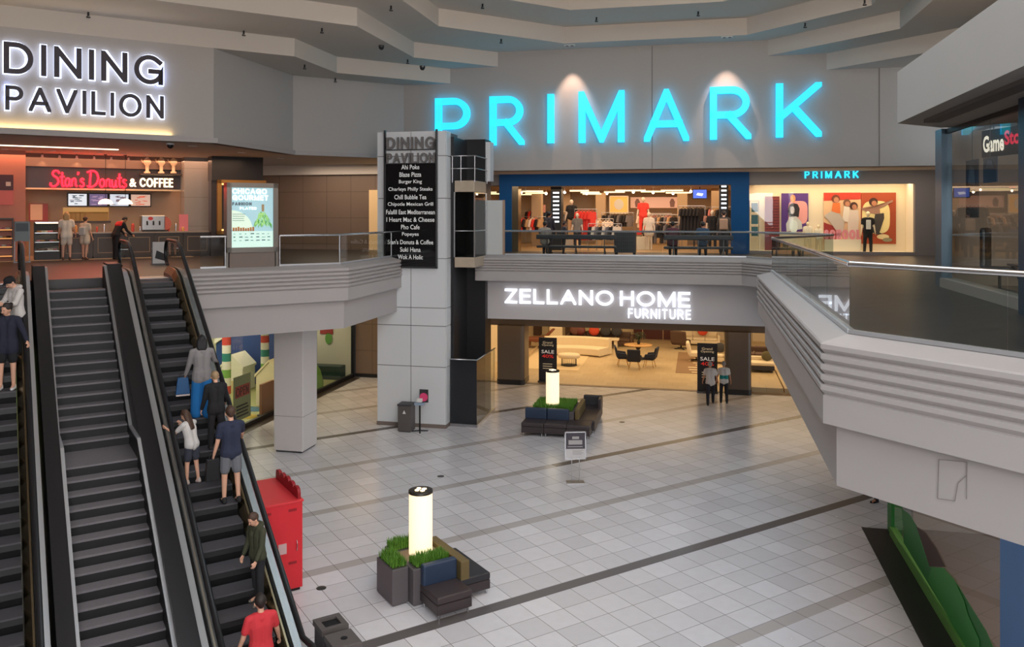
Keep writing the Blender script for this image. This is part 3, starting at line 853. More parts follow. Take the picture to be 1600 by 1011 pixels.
# directory sign hanging on the tower
DY = TWY - .1
dx0, dx1 = wx_at(600, DY), wx_at(683, DY)
zt, zb = zW(642, 205, DY), zW(642, 419, DY)
zm = zW(642, 256, DY)
t, M = thingW('directory_sign', 'tall black directory sign listing food outlets on the white tower', 'sign', (dx0 + dx1) / 2, DY, zb)
q = MB(M)
q.box(dx0, DY - .03, zb, dx0 + .05, DY + .09, zt + .05); q.box(dx1 - .05, DY - .03, zb, dx1, DY + .09, zt + .05); q.box(dx0, DY - .03, zb, dx1, DY + .09, zb + .06)
q.build('frame', M_DSTEEL, t)
q = MB(M); q.box(dx0 + .05, DY, zb + .06, dx1 - .05, DY + .08, zm); q.build('panel', mat('gloss_black_panel', (20, 19, 21), .08), t)
q = MB(M); q.box(dx0 + .05, DY + .03, zm, dx1 - .05, DY + .06, zm + .03); q.box(dx0 + .05, DY + .03, zW(642, 234.5, DY), dx1 - .05, DY + .06, zW(642, 233, DY)); q.build('cross_bars', M_DSTEEL, t)
M_GL = mat('grey_metal_letter', (112, 108, 106), .5)
q = MB(M)
stroke_text('DINING', dx0 + .09, dx1 - .08, zW(642, 232.5, DY), zW(642, 214, DY), .075, DY - .02, DY + .05, .17, q)
stroke_text('PAVILION', dx0 + .09, dx1 - .08, zW(642, 255, DY), zW(642, 239, DY), .06, DY - .02, DY + .05, .15, q)
q.build('heading', M_GL, t)
names = [('Ahi Poke', 28), ('Blaze Pizza', 34), ('Burger King', 36), ('Charleys Philly Steaks', 69), ('Chill Bubble Tea', 50), ('Chipotle Mexican Grill', 71),
         ('Falafill East Mediterranean', 76), ('I Heart Mac & Cheese', 75), ('Pho Cafe', 29), ('Popeyes', 26), ("Stan's Donuts & Coffee", 71), ('Suki Hana', 32), ('Wok A Holic', 39)]
q = MB(M)
dcx = (dx0 + dx1) / 2; dpp = (dx1 - dx0) / 83.0
M_SW = mat('sign_white', (226, 226, 224), .6, emit=(226, 226, 224), es=.18)
for i, (nm, wpx) in enumerate(names):
    q = MB(M)
    yc = 260.8 + i * 11.72
    zc = zW(642, yc, DY)
    h = .15 if any(c in nm for c in 'ypg') else .14
    pv, fs = font_mesh(nm, dcx - wpx * dpp / 2, dcx + wpx * dpp / 2, zc - .085, zc + .075, .006, .008)
    q.add([(x, y + DY, z) for x, y, z in pv], fs); q.build('lettering', M_SW, t)

# white partition panel on the gallery edge beside the lift
py_ = 29.36
a, b = wx_at(741, py_), wx_at(788, py_)
t, M = thingW('partition_panel', 'plain pale grey partition panel on the gallery edge by the elevator', 'panel', (a + b) / 2, py_, ZU)
q = MB(M); q.box(a, py_, ZU + .1, b - .06, py_ + .08, zW(765, 313, py_)); q.build('board', mat('pale_board', (196, 198, 196), .5), t)
q = MB(M); q.box(b - .06, py_ - .02, ZU, b, py_ + .12, zW(765, 313, py_) + .01); q.box(a, py_ - .02, ZU, b, py_ + .1, ZU + .1); q.build('edge_post', mat('tan_edge', (166, 140, 120), .5), t)

# ------------------------------------------------------------------ glass railings
def seg_pts(p, q, step):
    p, q = Vector(p), Vector(q); L = (q - p).length; n = max(1, round(L / step))
    return [p + (q - p) * (i / n) for i in range(n + 1)]
def railing(name, label, pts, z0, zt, step=1.5, group='glass railings round the void', rail_r=.036, posts=()):
    root = thing(name, label, 'railing', (pts[0][0], pts[0][1], z0), 0, group)
    M = Matrix.Translation((-pts[0][0], -pts[0][1], -z0))
    for i in range(len(pts) - 1):
        sp = seg_pts(pts[i], pts[i + 1], step)
        for k in range(len(sp) - 1):
            a, b = sp[k], sp[k + 1]; d = (b - a).normalized(); n = Vector((-d.y, d.x)) * .007
            a2, b2 = a + d * .008, b - d * .008
            MB(M).prism([tuple(a2 + n), tuple(a2 - n), tuple(b2 - n), tuple(b2 + n)], z0 + .02, zt - .02).build('glass_panel', M_GLASS, root)
    MB(M).tube([(p[0], p[1], zt) for p in pts], rail_r, 10).build('handrail', M_CHROME, root)
    MB(M).sweep(pts, [(-.03, z0), (.03, z0), (.03, z0 + .05), (-.03, z0 + .05)]).build('base_channel', M_ALU, root)
    for p in posts:
        MB(M).cyl(p[0], p[1], z0, zt, .025, 8).build('post', M_STEEL, root)
    return root
ZR0, ZR1 = 5.9, 6.77
railing('glass_railing', 'glass railing with steel handrail on the white ribbed parapet beside the right-hand gallery', [T(9.09, -3), W(*P2w)], ZR0, ZR1, 1.95)
railing('glass_railing', 'long glass railing receding along the inner edge of the angled white parapet', [W(*P2w), W(*P1w), W(*Bw)], ZR0, ZR1, 1.9)
railing('glass_railing', 'glass railing in front of the petrol blue clothes shop entrance', [W(*Bw), W(*Aw), W(wx_at(789, 29.27), 29.27)], ZR0, ZR1, 3.1)
vL = K1[1] * .7071 - K1[0] * .7071
railing('glass_railing', 'short glass railing between the illuminated poster case and the elevator tower', [W(-10.45, 26.98), W(*K1), T(tu_at(437, vL), vL)], ZR0, ZR1, 1.9,
        posts=[W(*K1), T(tu_at(437, vL), vL), W(-10.45, 27.0)])
railing('glass_railing', 'glass railing between the escalator and the illuminated poster case', [T(tu_at(353, vL), vL), T(4.75, vL)], ZR0, ZR1, 2.2,
        posts=[T(tu_at(352, vL), vL)])

# illuminated poster case
cv = vL - .02
u0, u1 = tu_at(354, cv), tu_at(434, cv)
zt, zb = zT(394, 286, cv), 5.88
zw = zT(394, 393, cv)
t, M = thingT('poster_case', 'illuminated poster case advertising a food festival on the gallery edge', 'poster case', (u0 + u1) / 2, cv, zb)
q = MB(M); q.box(u0 + .08, cv, zb, u1 - .08, cv + .32, zw); q.build('base', plank_floor('case_wood', (120, 106, 98), (108, 94, 86), AT, .5, 3, .5), t, bevel=.01)
q = MB(M)
for a, b, c, d in ((u0, u0 + .13, zw - .02, zt), (u1 - .13, u1, zw - .02, zt), (u0, u1, zt - .13, zt), (u0, u1, zw - .02, zw + .12)): q.box(a, cv - .04, c, b, cv + .34, d)
q.box(u0 + .05, cv + .1, zw, u1 - .05, cv + .3, zt - .05)
q.box(u0 - .02, cv + .02, zb, u0 + .05, cv + .3, zw); q.box(u1 - .05, cv + .02, zb, u1 + .02, cv + .3, zw)
q.build('frame', mat('case_frame', (134, 128, 122), .35, .6), t)
px0, px1, pz0, pz1 = u0 + .13, u1 - .13, zw + .12, zt - .13
M_PST = emis('poster_lit', (196, 226, 214), .62)
q = MB(M); q.box(px0, cv + .02, pz0, px1, cv + .09, pz1); po = q.build('poster', M_PST, t)
pw, ph = px1 - px0, pz1 - pz0
def PX(f): return px0 + pw * f
def PZ(f): return pz0 + ph * f
q = MB(M); q.box(px0, cv + .014, PZ(.27), px1, cv + .02, PZ(1)); 
q.build('poster_sky', emis('poster_blue_grey', (158, 192, 200), .6), po)
q = MB(M)
q.prism([(0, 0), (1, 0), (1, 1), (0, 1)], 0, .001) if False else None
q.side([(px0, PZ(.30)), (PX(.5), PZ(.30))] + [(px0 + pw * .5 * math.cos(R(a)), PZ(.30) + ph * .32 * math.sin(R(a))) for a in range(0, 91, 10)], cv + .008, cv + .014)
q.build('poster_plate', emis('poster_plate', (206, 226, 205), .62), po)
q = MB(M)
for txt, a, b, c, d, bo in (('CHICAGO', .02, .85, .89, .985, 1), ('GOURMET', .02, .88, .785, .875, 1)):
    q = MB(M); stroke_text(txt, PX(a), PX(b), PZ(c), PZ(d), .036, cv + .002, cv + .01, .13, q)
    q.build('poster_heading', emis('poster_white', (236, 246, 240), .7), po)
q = MB(M); stroke_text('PLATED', PX(.2), PX(.6), PZ(.63), PZ(.675), .02, cv + .002, cv + .01, .16, q)
q.build('poster_heading', emis('poster_white', (236, 246, 240), .7), po)
q = MB(M); stroke_text('FASHION', PX(.02), PX(.48), PZ(.70), PZ(.755), .026, cv + .002, cv + .01, .16, q)
rr = random.Random(4)
for k in range(3):
    for j in range(7):
        zc = .22 - k * .055; xa = .05 + j * .135
        q.box(PX(xa), cv + .004, PZ(zc), PX(xa + rr.uniform(.03, .09)), cv + .012, PZ(zc + rr.uniform(.008, .02)))
for k in range(4):
    q.box(PX(.03), cv + .002, PZ(.55 - k * .035), PX(rr.uniform(.28, .36)), cv + .008, PZ(.558 - k * .035))
q.build('poster_small_print', mat('poster_dark', (88, 104, 112), .6, emit=(88, 104, 112), es=.4), po)
q = MB(M)
for k in range(90):                                       # the dress of green leaves
    a = rr.uniform(-1, 1); zc = rr.uniform(.40, .6); w_ = .1 + (.62 - zc) * 1.5
    x = .74 + a * w_ * .5
    L = rr.uniform(.05, .1)
    x1_, z1_ = x + a * .05, zc - L
    if k == 45:
        q.build('poster_leaf_dress', emis('poster_leaf', (84, 158, 76), .45), po); q = MB(M)
    q.side([(PX(x - .014), PZ(zc)), (PX(x1_), PZ(z1_)), (PX(x + .016), PZ(zc - L * .3))], cv - .004 - .0002 * k, cv + .008)
q.build('poster_leaf_dress', emis('poster_leaf_pale', (158, 204, 128), .5), po)
q = MB(M); q.box(PX(.72), cv, PZ(.6), PX(.78), cv + .008, PZ(.72)); q.build('poster_figure', emis('poster_brown', (150, 128, 92), .4), po)
q = MB(M)
for k in range(9): q.box(PX(.03 + k * .058), cv, PZ(.272), PX(.075 + k * .058), cv + .008, PZ(.335 + rr.uniform(-.015, .015)))
q.build('poster_food_row', emis('poster_food', (160, 104, 58), .5), po)

# ------------------------------------------------------------------ stairs and escalators (frame T: x along the steps, y away)
SU0, SU1 = 1.065, 2.29
VT = 22.45
t, M = thingT('staircase', 'empty grey stair flight with a landing between the two escalators', 'stairs', (SU0 + SU1) / 2, VT, 0)
rise = ZU / 33.0; run = .276
def step_part(name, u0, u1, v, z, dep, h, par, M):
    q = MB(M); q.m = 0
    q.box(u0, v - dep, z - .035, u1, v, z)
    q.m = 1; q.box(u0, v - dep + .015, z - h - .04, u1, v - .005, z - .035)
    return q.build(name, [M_TREAD, M_NEAR], par)
v, z = VT, ZU
prof_l = [(VT + .4, ZU), (VT, ZU)]
for i in range(33):
    if i == 16:
        step_part('landing', SU0, SU1, v, z - rise, 1.12, rise, t, M); z -= rise; prof_l += [(v, z)]; v -= 1.12; prof_l += [(v, z)]
    else:
        z -= rise
        if z > .01: step_part('step', SU0, SU1, v, z, run, rise, t, M)
        v -= run
vb = v
prof_l += [(vb, 0)]
for side, s0, s1 in ((-1, SU0 - .05, SU0), (1, SU1, SU1 + .05)):
    q = MB(M)
    prof = [(-.0, -.9), (0, .0)]
    st = [(y, zz + .34) for y, zz in prof_l]
    q.loft(st, [(s0, -1.0), (s1, -1.0), (s1, 0), (s0, 0)]); q.build('stringer', M_NEAR, t, fix=True)
    q = MB(M); q.loft([(y, zz + .355) for y, zz in prof_l], [(s0 - .005, -.02), (s1 + .005, -.02), (s1 + .005, .02), (s0 - .005, .02)]); q.build('stringer_trim', M_ALU, t, fix=True)

# black decks between stairs and escalators
def gap_deck(u0, u1, lab):
    t, M = thingT('deck_panel', lab, 'panel', (u0 + u1) / 2, 17, 0)
    q = MB(M)
    pth = [(23.2, ZU + .42), (22.3, ZU + .42)] + [(22.3 - s, ZU + .42 - .566 * s) for s in (2, 4, 6, 8, 10)] + [(11.7, .3)]
    q.loft(pth, [(u0, -1.6), (u1, -1.6), (u1, 0), (u0, 0)])
    q.build('cover', M_BLACK, t, fix=True)
    return t

def escalator(uc, label, n_lab):
    hw = .415
    t, M = thingT('escalator', label, 'escalator', uc, 17, 0, 'escalators beside the stairs')
    M = Matrix.Translation((-uc, -17, 0)); 
    tn = math.tan(R(30)); v0 = 22.0; dv = .4; dz = dv * tn
    path = [(23.3, ZU), (22.6, ZU), (22.2, ZU - .03), (21.8, ZU - .16)]
    k = 0
    while path[-1][1] > .5: path.append((path[-1][0] - .8, path[-1][1] - .8 * tn))
    # ease out at the foot
    yl, zl = path[-1]
    path += [(yl - .45, max(.12, zl - .45 * tn * .8)), (yl - .9, .03), (yl - 1.4, 0), (yl - 2.6, 0)]
    def zp(y):
        for (a, za), (b, zb) in zip(path[:-1], path[1:]):
            if b <= y <= a: return za + (zb - za) * (a - y) / (a - b)
        return 0
    y = 22.6; i = 0
    while y > path[-1][0] + .9:
        zc = zp(y - .05)
        zc = min(ZU, zp(y))
        q = MB(M); q.m = 0
        q.box(uc - hw + .02, y - .4, zc - .03, uc + hw - .02, y, zc)
        q.m = 1; q.prof([(y - .39, zc - .03), (y - .4, zc - .12), (y - .36, zc - .3), (y - .01, zc - .3), (y - .01, zc - .03)], uc - hw + .02, uc + hw - .02)
        q.build('step', [M_ESTEP, M_NEAR], t)
        y -= .4
    q = MB(M); q.box(uc - hw - .05, 22.6, ZU - .1, uc + hw + .05, 23.35, ZU + .012); q.build('landing_plate', M_STEEL, t)
    for sd in (-1, 1):
        bx = uc + sd * hw
        X = lambda d: bx + sd * d
        def pr(pts): return [(X(a), b) for a, b in pts]
        q = MB(M); q.loft(path, pr([(0, -.5), (.02, -.5), (.02, .1), (0, .1)])); q.build('skirt', M_DSTEEL, t, fix=True)
        q = MB(M); q.loft(path, pr([(.0, .1), (.12, .1), (.12, .26), (.09, .26)])); q.build('inner_deck', M_BRONZE, t, fix=True)
        q = MB(M); q.loft(path, pr([(.19, .1), (.31, .1), (.31, .24), (.19, .26)])); q.build('outer_deck', M_ALU, t, fix=True)
        q = MB(M); q.loft(path, pr([(.12, -1.15), (.31, -1.15), (.31, .1), (.12, .1)])); q.build('truss_cladding', M_NEAR, t, fix=True)
        gp_ = [(p[0], p[1]) for p in path]
        q = MB(M); q.loft([(23.6, ZU)] + gp_ + [(gp_[-1][0] - .3, 0)], pr([(.15, .24), (.165, .24), (.165, .88), (.15, .88)])); q.build('glass_panel', M_GLASS, t, fix=True)
        # rounded glass ends and the handrail loop
        xr = X(.157)
        loop_t = [(23.6 + .33 * math.sin(R(a)), ZU + .62 + .33 * math.cos(R(a))) for a in range(0, 181, 20)]
        yb = gp_[-1][0] - .3
        loop_b = [(yb - .33 * math.sin(R(a)), .62 + .33 * math.cos(R(a))) for a in range(180, -1, -20)]
        rail = [(xr, yy, zz) for yy, zz in reversed(loop_b)]
        rail = [(xr, yy, zz) for yy, zz in loop_t[::-1]] + [(xr, yy, zz + .95) for yy, zz in path] + [(xr, yy, zz) for yy, zz in loop_b[::-1]]
        q = MB(M); q.tube(rail, .04, 8, rx=1.2); q.build('handrail', M_RUB, t)
        q = MB(M); q.tube([(xr, yy, zz - (.05 if i_ > 9 and i_ < len(rail) - 10 else 0)) for i_, (_, yy, zz) in enumerate(rail)], .02, 6); q.build('handrail_track', M_CHROME, t)
        for cyy, cz, sg in ((23.6, ZU + .62, 1), (yb, .62, -1)):
            arcp = [(cyy + sg * .31 * math.sin(R(a)), cz + .31 * math.cos(R(a))) for a in range(0, 181, 20)]
            q = MB(M); q.prof(arcp, xr - .007, xr + .007); q.build('glass_end', M_GLASS, t, fix=True)
    return t
EU_R, EU_L = 3.375, -.03
escalator(EU_R, 'escalator carrying six riders up, between the stairs and the red cabinet', 1)
escalator(EU_L, 'escalator carrying two riders, on the far side of the empty stairs', 2)
gap_deck(SU0 - .05 - .25, SU0 - .055, 'sloping black cover strip between the stairs and the two-rider escalator')
gap_deck(SU1 + .055, EU_R - .415 - .315, 'sloping black cover strip between the stairs and the six-rider escalator')
# ------------------------------------------------------------------ seating islands on the lower floor
M_LEA = mat('dark_brown_leather', (62, 53, 54), .42, bump=.08, vs=60)
M_BLEA = mat('blue_leather', (42, 58, 82), .45, bump=.08, vs=60)
M_BKLEA = mat('charcoal_leather', (48, 48, 52), .42, bump=.08, vs=60)
M_OLIVE = mat('olive_vinyl', (108, 92, 56), .5)
M_PLANT = mat('planter_grey', (92, 86, 88), .5)
M_TAN = mat('planter_tan', (150, 126, 106), .55)
M_GRASS = mat('artificial_grass', (92, 140, 42), .6, var=.35, vs=9)
M_LAMP = mat('lamp_glow', (255, 236, 200), .5, emit=(255, 232, 190), es=.95)
M_LCAP = mat('lamp_cap', (46, 38, 32), .4)
M_LSPOT = mat('lamp_spot', (255, 235, 200), .5, emit=(255, 224, 170), es=3)

def grass(par, x0, y0, x1, y1, z, seed, n=None):
    rr = random.Random(seed); q = MB()
    n = n or int(1700 * (x1 - x0) * (y1 - y0) / .3) + 80
    for i in range(n):
        x, y = rr.uniform(x0, x1), rr.uniform(y0, y1)
        h = rr.uniform(.09, .2); a = rr.uniform(0, 6.28); l = rr.uniform(.01, .09)
        dx, dy = math.cos(a) * l, math.sin(a) * l
        wx_, wy_ = -math.sin(a) * .007, math.cos(a) * .007
        q.add([(x - wx_, y - wy_, z), (x + wx_, y + wy_, z), (x + dx * .4 + wx_ * .8, y + dy * .4 + wy_ * .8, z + h * .6), (x + dx * .4 - wx_ * .8, y + dy * .4 - wy_ * .8, z + h * .6), (x + dx, y + dy, z + h)],
              [(0, 1, 2, 3), (3, 2, 4)])
    g = q.build('grass', M_GRASS, par)
    g['kind'] = 'stuff'
    return g
def planter(frame, name, label, x0, y0, x1, y1, h, grassbox, seed, m=None, group=None):
    t, M = (thingT if frame == 'T' else thingW)(name, label, 'planter', (x0 + x1) / 2, (y0 + y1) / 2, 0, group)
    M = Matrix.Translation((-(x0 + x1) / 2, -(y0 + y1) / 2, 0))
    q = MB(M); q.box(x0 + .02, y0 + .02, 0, x1 - .02, y1 - .02, .05); q.box(x0, y0, .03, x1, y1, h)
    q.build('box', m or M_PLANT, t, bevel=.012)
    if grassbox:
        a, b, c, d = grassbox
        cx_, cy_ = (x0 + x1) / 2, (y0 + y1) / 2
        q = MB(M); q.box(a, b, h - .01, c, d, h + .02); q.build('soil', mat('soil', (52, 60, 34), .9), t)
        grass(t, a - cx_, b - cy_, c - cx_, d - cy_, h + .01, seed)
    return t
def lamp_column(frame, label, x, y, z0, r, zt):
    t, M = (thingT if frame == 'T' else thingW)('lamp_column', label, 'lamp', x, y, z0, 'glowing lamp columns on the seating islands')
    q = MB(); q.lathe([(r, 0), (r, zt - z0 - .05)], 32); q.build('shade', M_LAMP, t)
    q = MB(); q.lathe([(r + .008, zt - z0 - .05), (r + .008, zt - z0), (r - .012, zt - z0 + .004), (0.001, zt - z0 + .004)], 32); q.build('cap', M_LCAP, t)
    for dx, dy in ((.08, .0), (-.08, 0), (0, .08), (0, -.08)):
        q = MB(); q.cyl(dx, dy, zt - z0 + .004, zt - z0 + .014, .045, 14); q.build('spotlight', M_LSPOT, t)
    return t
def lounge(frame, label, x0, y0, x1, y1, h, back, bm=None, group=None, name='lounge_chair', legs=True):
    """back: None or side 'y1','x0','x1' that carries a backrest"""
    f = thingT if frame == 'T' else thingW
    cx_, cy_ = (x0 + x1) / 2, (y0 + y1) / 2
    t, M = f(name, label, 'seat', cx_, cy_, 0, group)
    q = MB(M); q.box(x0, y0, .1, x1, y1, h - .14); q.build('base', M_LEA, t, bevel=.015)
    q = MB(M); q.box(x0 - .005, y0 - .005, h - .14, x1 + .005, y1 + .005, h); q.build('seat_cushion', M_LEA if bm is None or back else bm, t, bevel=.035, seg=3)
    for sx in (x0 + .06, x1 - .06):
        for sy in (y0 + .06, y1 - .06):
            q = MB(M); q.cyl(sx, sy, 0, .1, .02, 8); q.build('leg', M_STEEL, t)
    if back:
        a = {'y1': (x0, y1 - .16, x1, y1), 'x0': (x0, y0, x0 + .16, y1), 'x1': (x1 - .16, y0, x1, y1), 'y0': (x0, y0, x1, y0 + .16)}[back]
        q = MB(M); q.box(a[0] + .003, a[1], h - .02, a[2] - .003, a[3], .80); q.build('backrest', bm or M_BLEA, t, bevel=.04, seg=3)
    return t
# near island (square to the floor tiles)
planter('T', 'planter_box', 'grey planter with a tuft of grass at the outer corner of the near seating island', 6.33, 14.27, 6.66, 15.02, .69, (6.36, 14.32, 6.64, 14.97), 1)
planter('T', 'planter_box', 'grey planter with grass between the near lamp column and the blue seat back', 6.67, 14.07, 7.50, 14.50, .69, (6.76, 14.12, 7.46, 14.46), 2)
planter('T', 'planter_box', 'planter with grass on the far side of the near lamp column', 6.67, 15.03, 7.50, 15.42, .69, (6.7, 15.06, 7.45, 15.38), 3)
planter('T', 'lamp_plinth', 'tan plinth under the near lamp column, between the grass planters', 6.67, 14.51, 7.50, 15.02, .69, None, 4, M_TAN)
lamp_column('T', 'glowing cylindrical lamp column at the near seating island', 7.15, 14.75, .69, .232, 1.93)
lounge('T', 'single brown lounge seat with blue backrest near the dark floor stripe', 6.80, 13.33, 7.52, 14.06, .42, 'y1', M_BLEA)
t = lounge('T', 'long charcoal lounge bench with olive side on the near seating island', 7.52, 13.78, 8.18, 15.2, .42, None, M_BKLEA, name='lounge_bench')
M = Matrix.Translation((-7.85, -14.49, 0))
q = MB(M); q.box(7.53, 13.78, .3, 7.72, 15.2, .76); q.build('backrest', M_OLIVE, t, bevel=.02)

# far island (square to the far shops)
planter('W', 'planter_box', 'wide planter full of grass around the far lamp column', -5.62, 27.58, -4.12, 29.1, .69, (-5.55, 27.64, -4.2, 29.0), 5, M_PLANT)
lamp_column('W', 'glowing cylindrical lamp column at the far seating island', -4.95, 28.15, .70, .231, 1.97)
lounge('W', 'brown lounge seat with blue back, outer end of the far seating island', -5.78, 26.82, -5.03, 27.57, .44, 'y1')
lounge('W', 'brown lounge seat with blue back, second in the front row of the far seating island', -5.02, 26.82, -4.27, 27.57, .44, 'y1')
t = lounge('W', 'brown corner lounge seat of the far seating island behind the notice stand', -4.26, 26.82, -3.5, 27.57, .44, None)
t = lounge('W', 'long brown sofa with olive back along one side of the far island', -4.1, 27.58, -3.42, 29.2, .44, 'x0', M_OLIVE, name='lounge_bench')
t = lounge('W', 'brown lounge seat with high dark end panel at the far end of the far island', -4.1, 29.21, -3.42, 29.95, .44, 'y1', M_BKLEA)
M = Matrix.Translation((3.76, -29.58, 0))
q = MB(M); q.box(-3.52, 29.3, .38, -3.41, 29.95, .78); q.build('end_panel', M_LEA, t, bevel=.03)

# notice stand
nx, ny = gp(899, 754)
t = thing('notice_stand', 'framed notice on a two-legged steel floor stand, dark upper half', 'sign stand', (nx, ny, 0), R(3))
q = MB(); q.box(-.25, -.15, 0, .25, .15, .022); q.build('base', M_STEEL, t, bevel=.008)
for x in (-.1, .11):
    q = MB(); q.tube([(x, 0, .02), (x, 0, .72)], .011, 8); q.build('leg', M_STEEL, t)
q = MB(); fr_ = q
for a, b, c, d in ((-.29, -.265, .64, 1.4), (.265, .29, .64, 1.4), (-.29, .29, .64, .665), (-.29, .29, 1.375, 1.4)): q.box(a, -.02, c, b, .02, d)
q.build('frame', M_STEEL, t)
q = MB(); q.box(-.266, -.008, .664, .266, .012, 1.376); po = q.build('notice_sheet', mat('notice_white', (206, 204, 204), .5), t)
q = MB(); q.box(-.266, -.012, .93, .266, -.008, 1.376); q.build('notice_dark_half', mat('notice_dark', (70, 66, 74), .5), po)
q = MB(); q.box(-.09, -.015, 1.2, .1, -.012, 1.27); q.box(-.19, -.015, 1.05, .19, -.012, 1.17); q.box(-.22, -.015, .98, .2, -.012, 1.0); q.build('notice_blocks', mat('notice_pale', (176, 172, 172), .5), po)
q = MB()
for k in range(4): q.box(-.08, -.012, .88 - k * .035, .22 - .05 * (k % 2), -.0085, .888 - k * .035)
q.build('notice_lines', mat('notice_grey', (130, 128, 130), .5), po)

# litter bins
M_BIN = mat('bin_grey', (88, 82, 80), .5)
M_BIND = mat('bin_dark', (60, 58, 62), .45)
def bin_T(label, u0, v0, u1, v1, hole):
    t, M = thingT('litter_bin', label, 'bin', (u0 + u1) / 2, (v0 + v1) / 2, 0, None)
    M = Matrix.Translation((-(u0 + u1) / 2, -(v0 + v1) / 2, 0))
    q = MB(M); q.box(u0 + .02, v0 + .02, 0, u1 - .02, v1 - .02, .88); q.build('body', M_BIND, t, bevel=.01)
    cu, cvv = (u0 + u1) / 2, (v0 + v1) / 2
    q = MB(M)
    if hole == 'square':
        h = .13
        q.box(u0, v0, .86, cu - h, v1, .95); q.box(cu + h, v0, .86, u1, v1, .95); q.box(cu - h, v0, .86, cu + h, cvv - h, .95); q.box(cu - h, cvv + h, .86, cu + h, v1, .95)
        q.build('lid', M_BIN, t)
        q = MB(M); q.box(cu - h, cvv - h, .87, cu + h, cvv + h, .915); q.build('opening', M_NEAR, t)
    else:
        q.box(u0, v0, .86, u1, v1, .95); q.build('lid', M_BIN, t, bevel=.01)
        q = MB(M); q.cyl(cu + .02, cvv, .945, .953, .055, 18); q.build('opening', M_NEAR, t)
    return t
bin_T('dark litter bin with a square opening at the foot of the escalator', 4.285, 12.31, 4.72, 12.75, 'square')
bin_T('grey recycling bin with a round hole beside the square-holed bin', 4.265, 11.70, 4.70, 12.18, 'round')
bw = toW(gp(642, 676))
t, M = thingW('litter_bin', 'grey litter bin with a white emblem at the foot of the elevator tower', 'bin', bw[0] - .2, bw[1] + .22, 0)
q = MB(); q.box(-.27, -.22, .02, .2, .22, .9); q.build('body', M_BIN, t, bevel=.012)
q = MB(); q.box(-.29, -.24, .88, .22, .24, .94); q.build('lid', M_BIND, t, bevel=.012)
q = MB(); q.box(-.24, -.2, 0, .17, .2, .03); q.build('foot', M_NEAR, t)
q = MB(); q.side([(-.1, .62), (.02, .62), (-.04, .74)], -.226, -.219); q.build('emblem', M_WHITE, t)
# hand sanitiser stand
sx_, sy_ = gp(656, 674)
t = thing('sanitizer_stand', 'black hand sanitizer stand with a pink sign beside the tower bin', 'sanitizer stand', (sx_, sy_, 0), AW)
q = MB(); q.tube([(0, 0, .02), (0, 0, .98)], .03, 8); q.build('pole', M_NEAR, t)
for a in (20, 110, 200, 290):
    q = MB(); q.bar((0, 0, .03), (.28 * math.cos(R(a)), .28 * math.sin(R(a)), .015), .05, .03); q.build('foot', M_NEAR, t)
q = MB(); q.box(-.17, -.1, .9, .16, .06, .98); q.build('tray', mat('tray_blue_white', (150, 168, 190), .4), t, bevel=.01)
q = MB(); q.box(-.09, -.08, 1.0, .09, .05, 1.12); q.tube([(0, 0, .95), (0, 0, 1.03)], .03, 8); q.build('dispenser', M_WHITE, t, bevel=.015)
q = MB(); q.box(-.03, .05, .98, .28, .07, 1.42); q.build('sign_back', M_DSTEEL, t)
q = MB(); q.cyl(0, 0, 0, .012, .145, 20); o = q.build('pink_disc', mat('pink_sign', (226, 70, 120), .5), t, loc=(.125, .045, 1.16), rot=(R(90), 0, 0))
# red cabinet
t, M = thingT('red_cabinet', 'tall bright red cabinet with a scalloped crest beside the escalator', 'cabinet', 4.67, 16.7, 0)
M = Matrix.Translation((-4.67, -16.7, 0))
M_RED = mat('red_paint', (214, 40, 50), .4)
M_RED2 = mat('red_paint_dark', (150, 22, 34), .45)
q = MB(M); q.box(4.2, 15.9, .06, 5.14, 17.5, 1.74); q.build('body', M_RED, t, bevel=.01)
q = MB(M); q.box(4.24, 15.94, 0, 5.1, 17.46, .07); q.build('plinth', M_NEAR, t)
q = MB(M); q.box(4.18, 15.88, 1.74, 5.16, 17.52, 1.78); q.build('top', mat('red_top', (220, 56, 62), .45), t, bevel=.006)
pts = [(15.95, 1.78), (17.45, 1.78), (17.45, 1.9)]
for k in range(5):
    y0 = 17.45 - k * .3
    pts += [(y0 - .15 - .14 * math.cos(R(a)), 1.93 + .07 * math.sin(R(a)) + .015 * (2 - abs(k - 2))) for a in (180, 150, 120, 90, 60, 30, 0)]
pts += [(15.95, 1.9)]
q = MB(M); q.prof(pts, 5.06, 5.12); q.build('crest', M_RED2, t, fix=True)
q = MB(M)
for z in (1.58, .55):
    for x in (4.36, 4.86): q.box(x, 15.892, z, x + .16, 15.9, z + .05)
q.build('vent', M_RED2, t)
q = MB(M); q.box(4.66, 15.885, .78, 4.82, 15.9, .98); q.build('label_plate', mat('label_pale', (206, 170, 170), .5), t)
q = MB(M); q.box(4.28, 15.89, .12, 5.06, 15.9, 1.5); 
q = MB(M); q.tube([(5.02, 15.89, .8), (5.02, 15.86, .82), (5.02, 15.86, .98), (5.02, 15.89, 1.0)], .008, 6); q.build('handle', M_STEEL, t)
# floor covers
for k, (px, py, lab) in enumerate(((688.5, 744.3, 'small round floor cover among the pale tiles behind the near lamp column'),
                                   (502, 919, 'small round floor cover on the tiles next to the red cabinet'),
                                   (972, 659.5, 'small round floor cover on the tiles beyond the notice stand'))):
    x, y = gp(px, py)
    q = MB(); q.lathe([(.1, 0), (.1, .004), (.085, .007), (.001, .007)], 18)
    o = q.build('floor_cover', M_DSTEEL, None, loc=(x, y, 0)); tag(o, lab, 'floor cover')
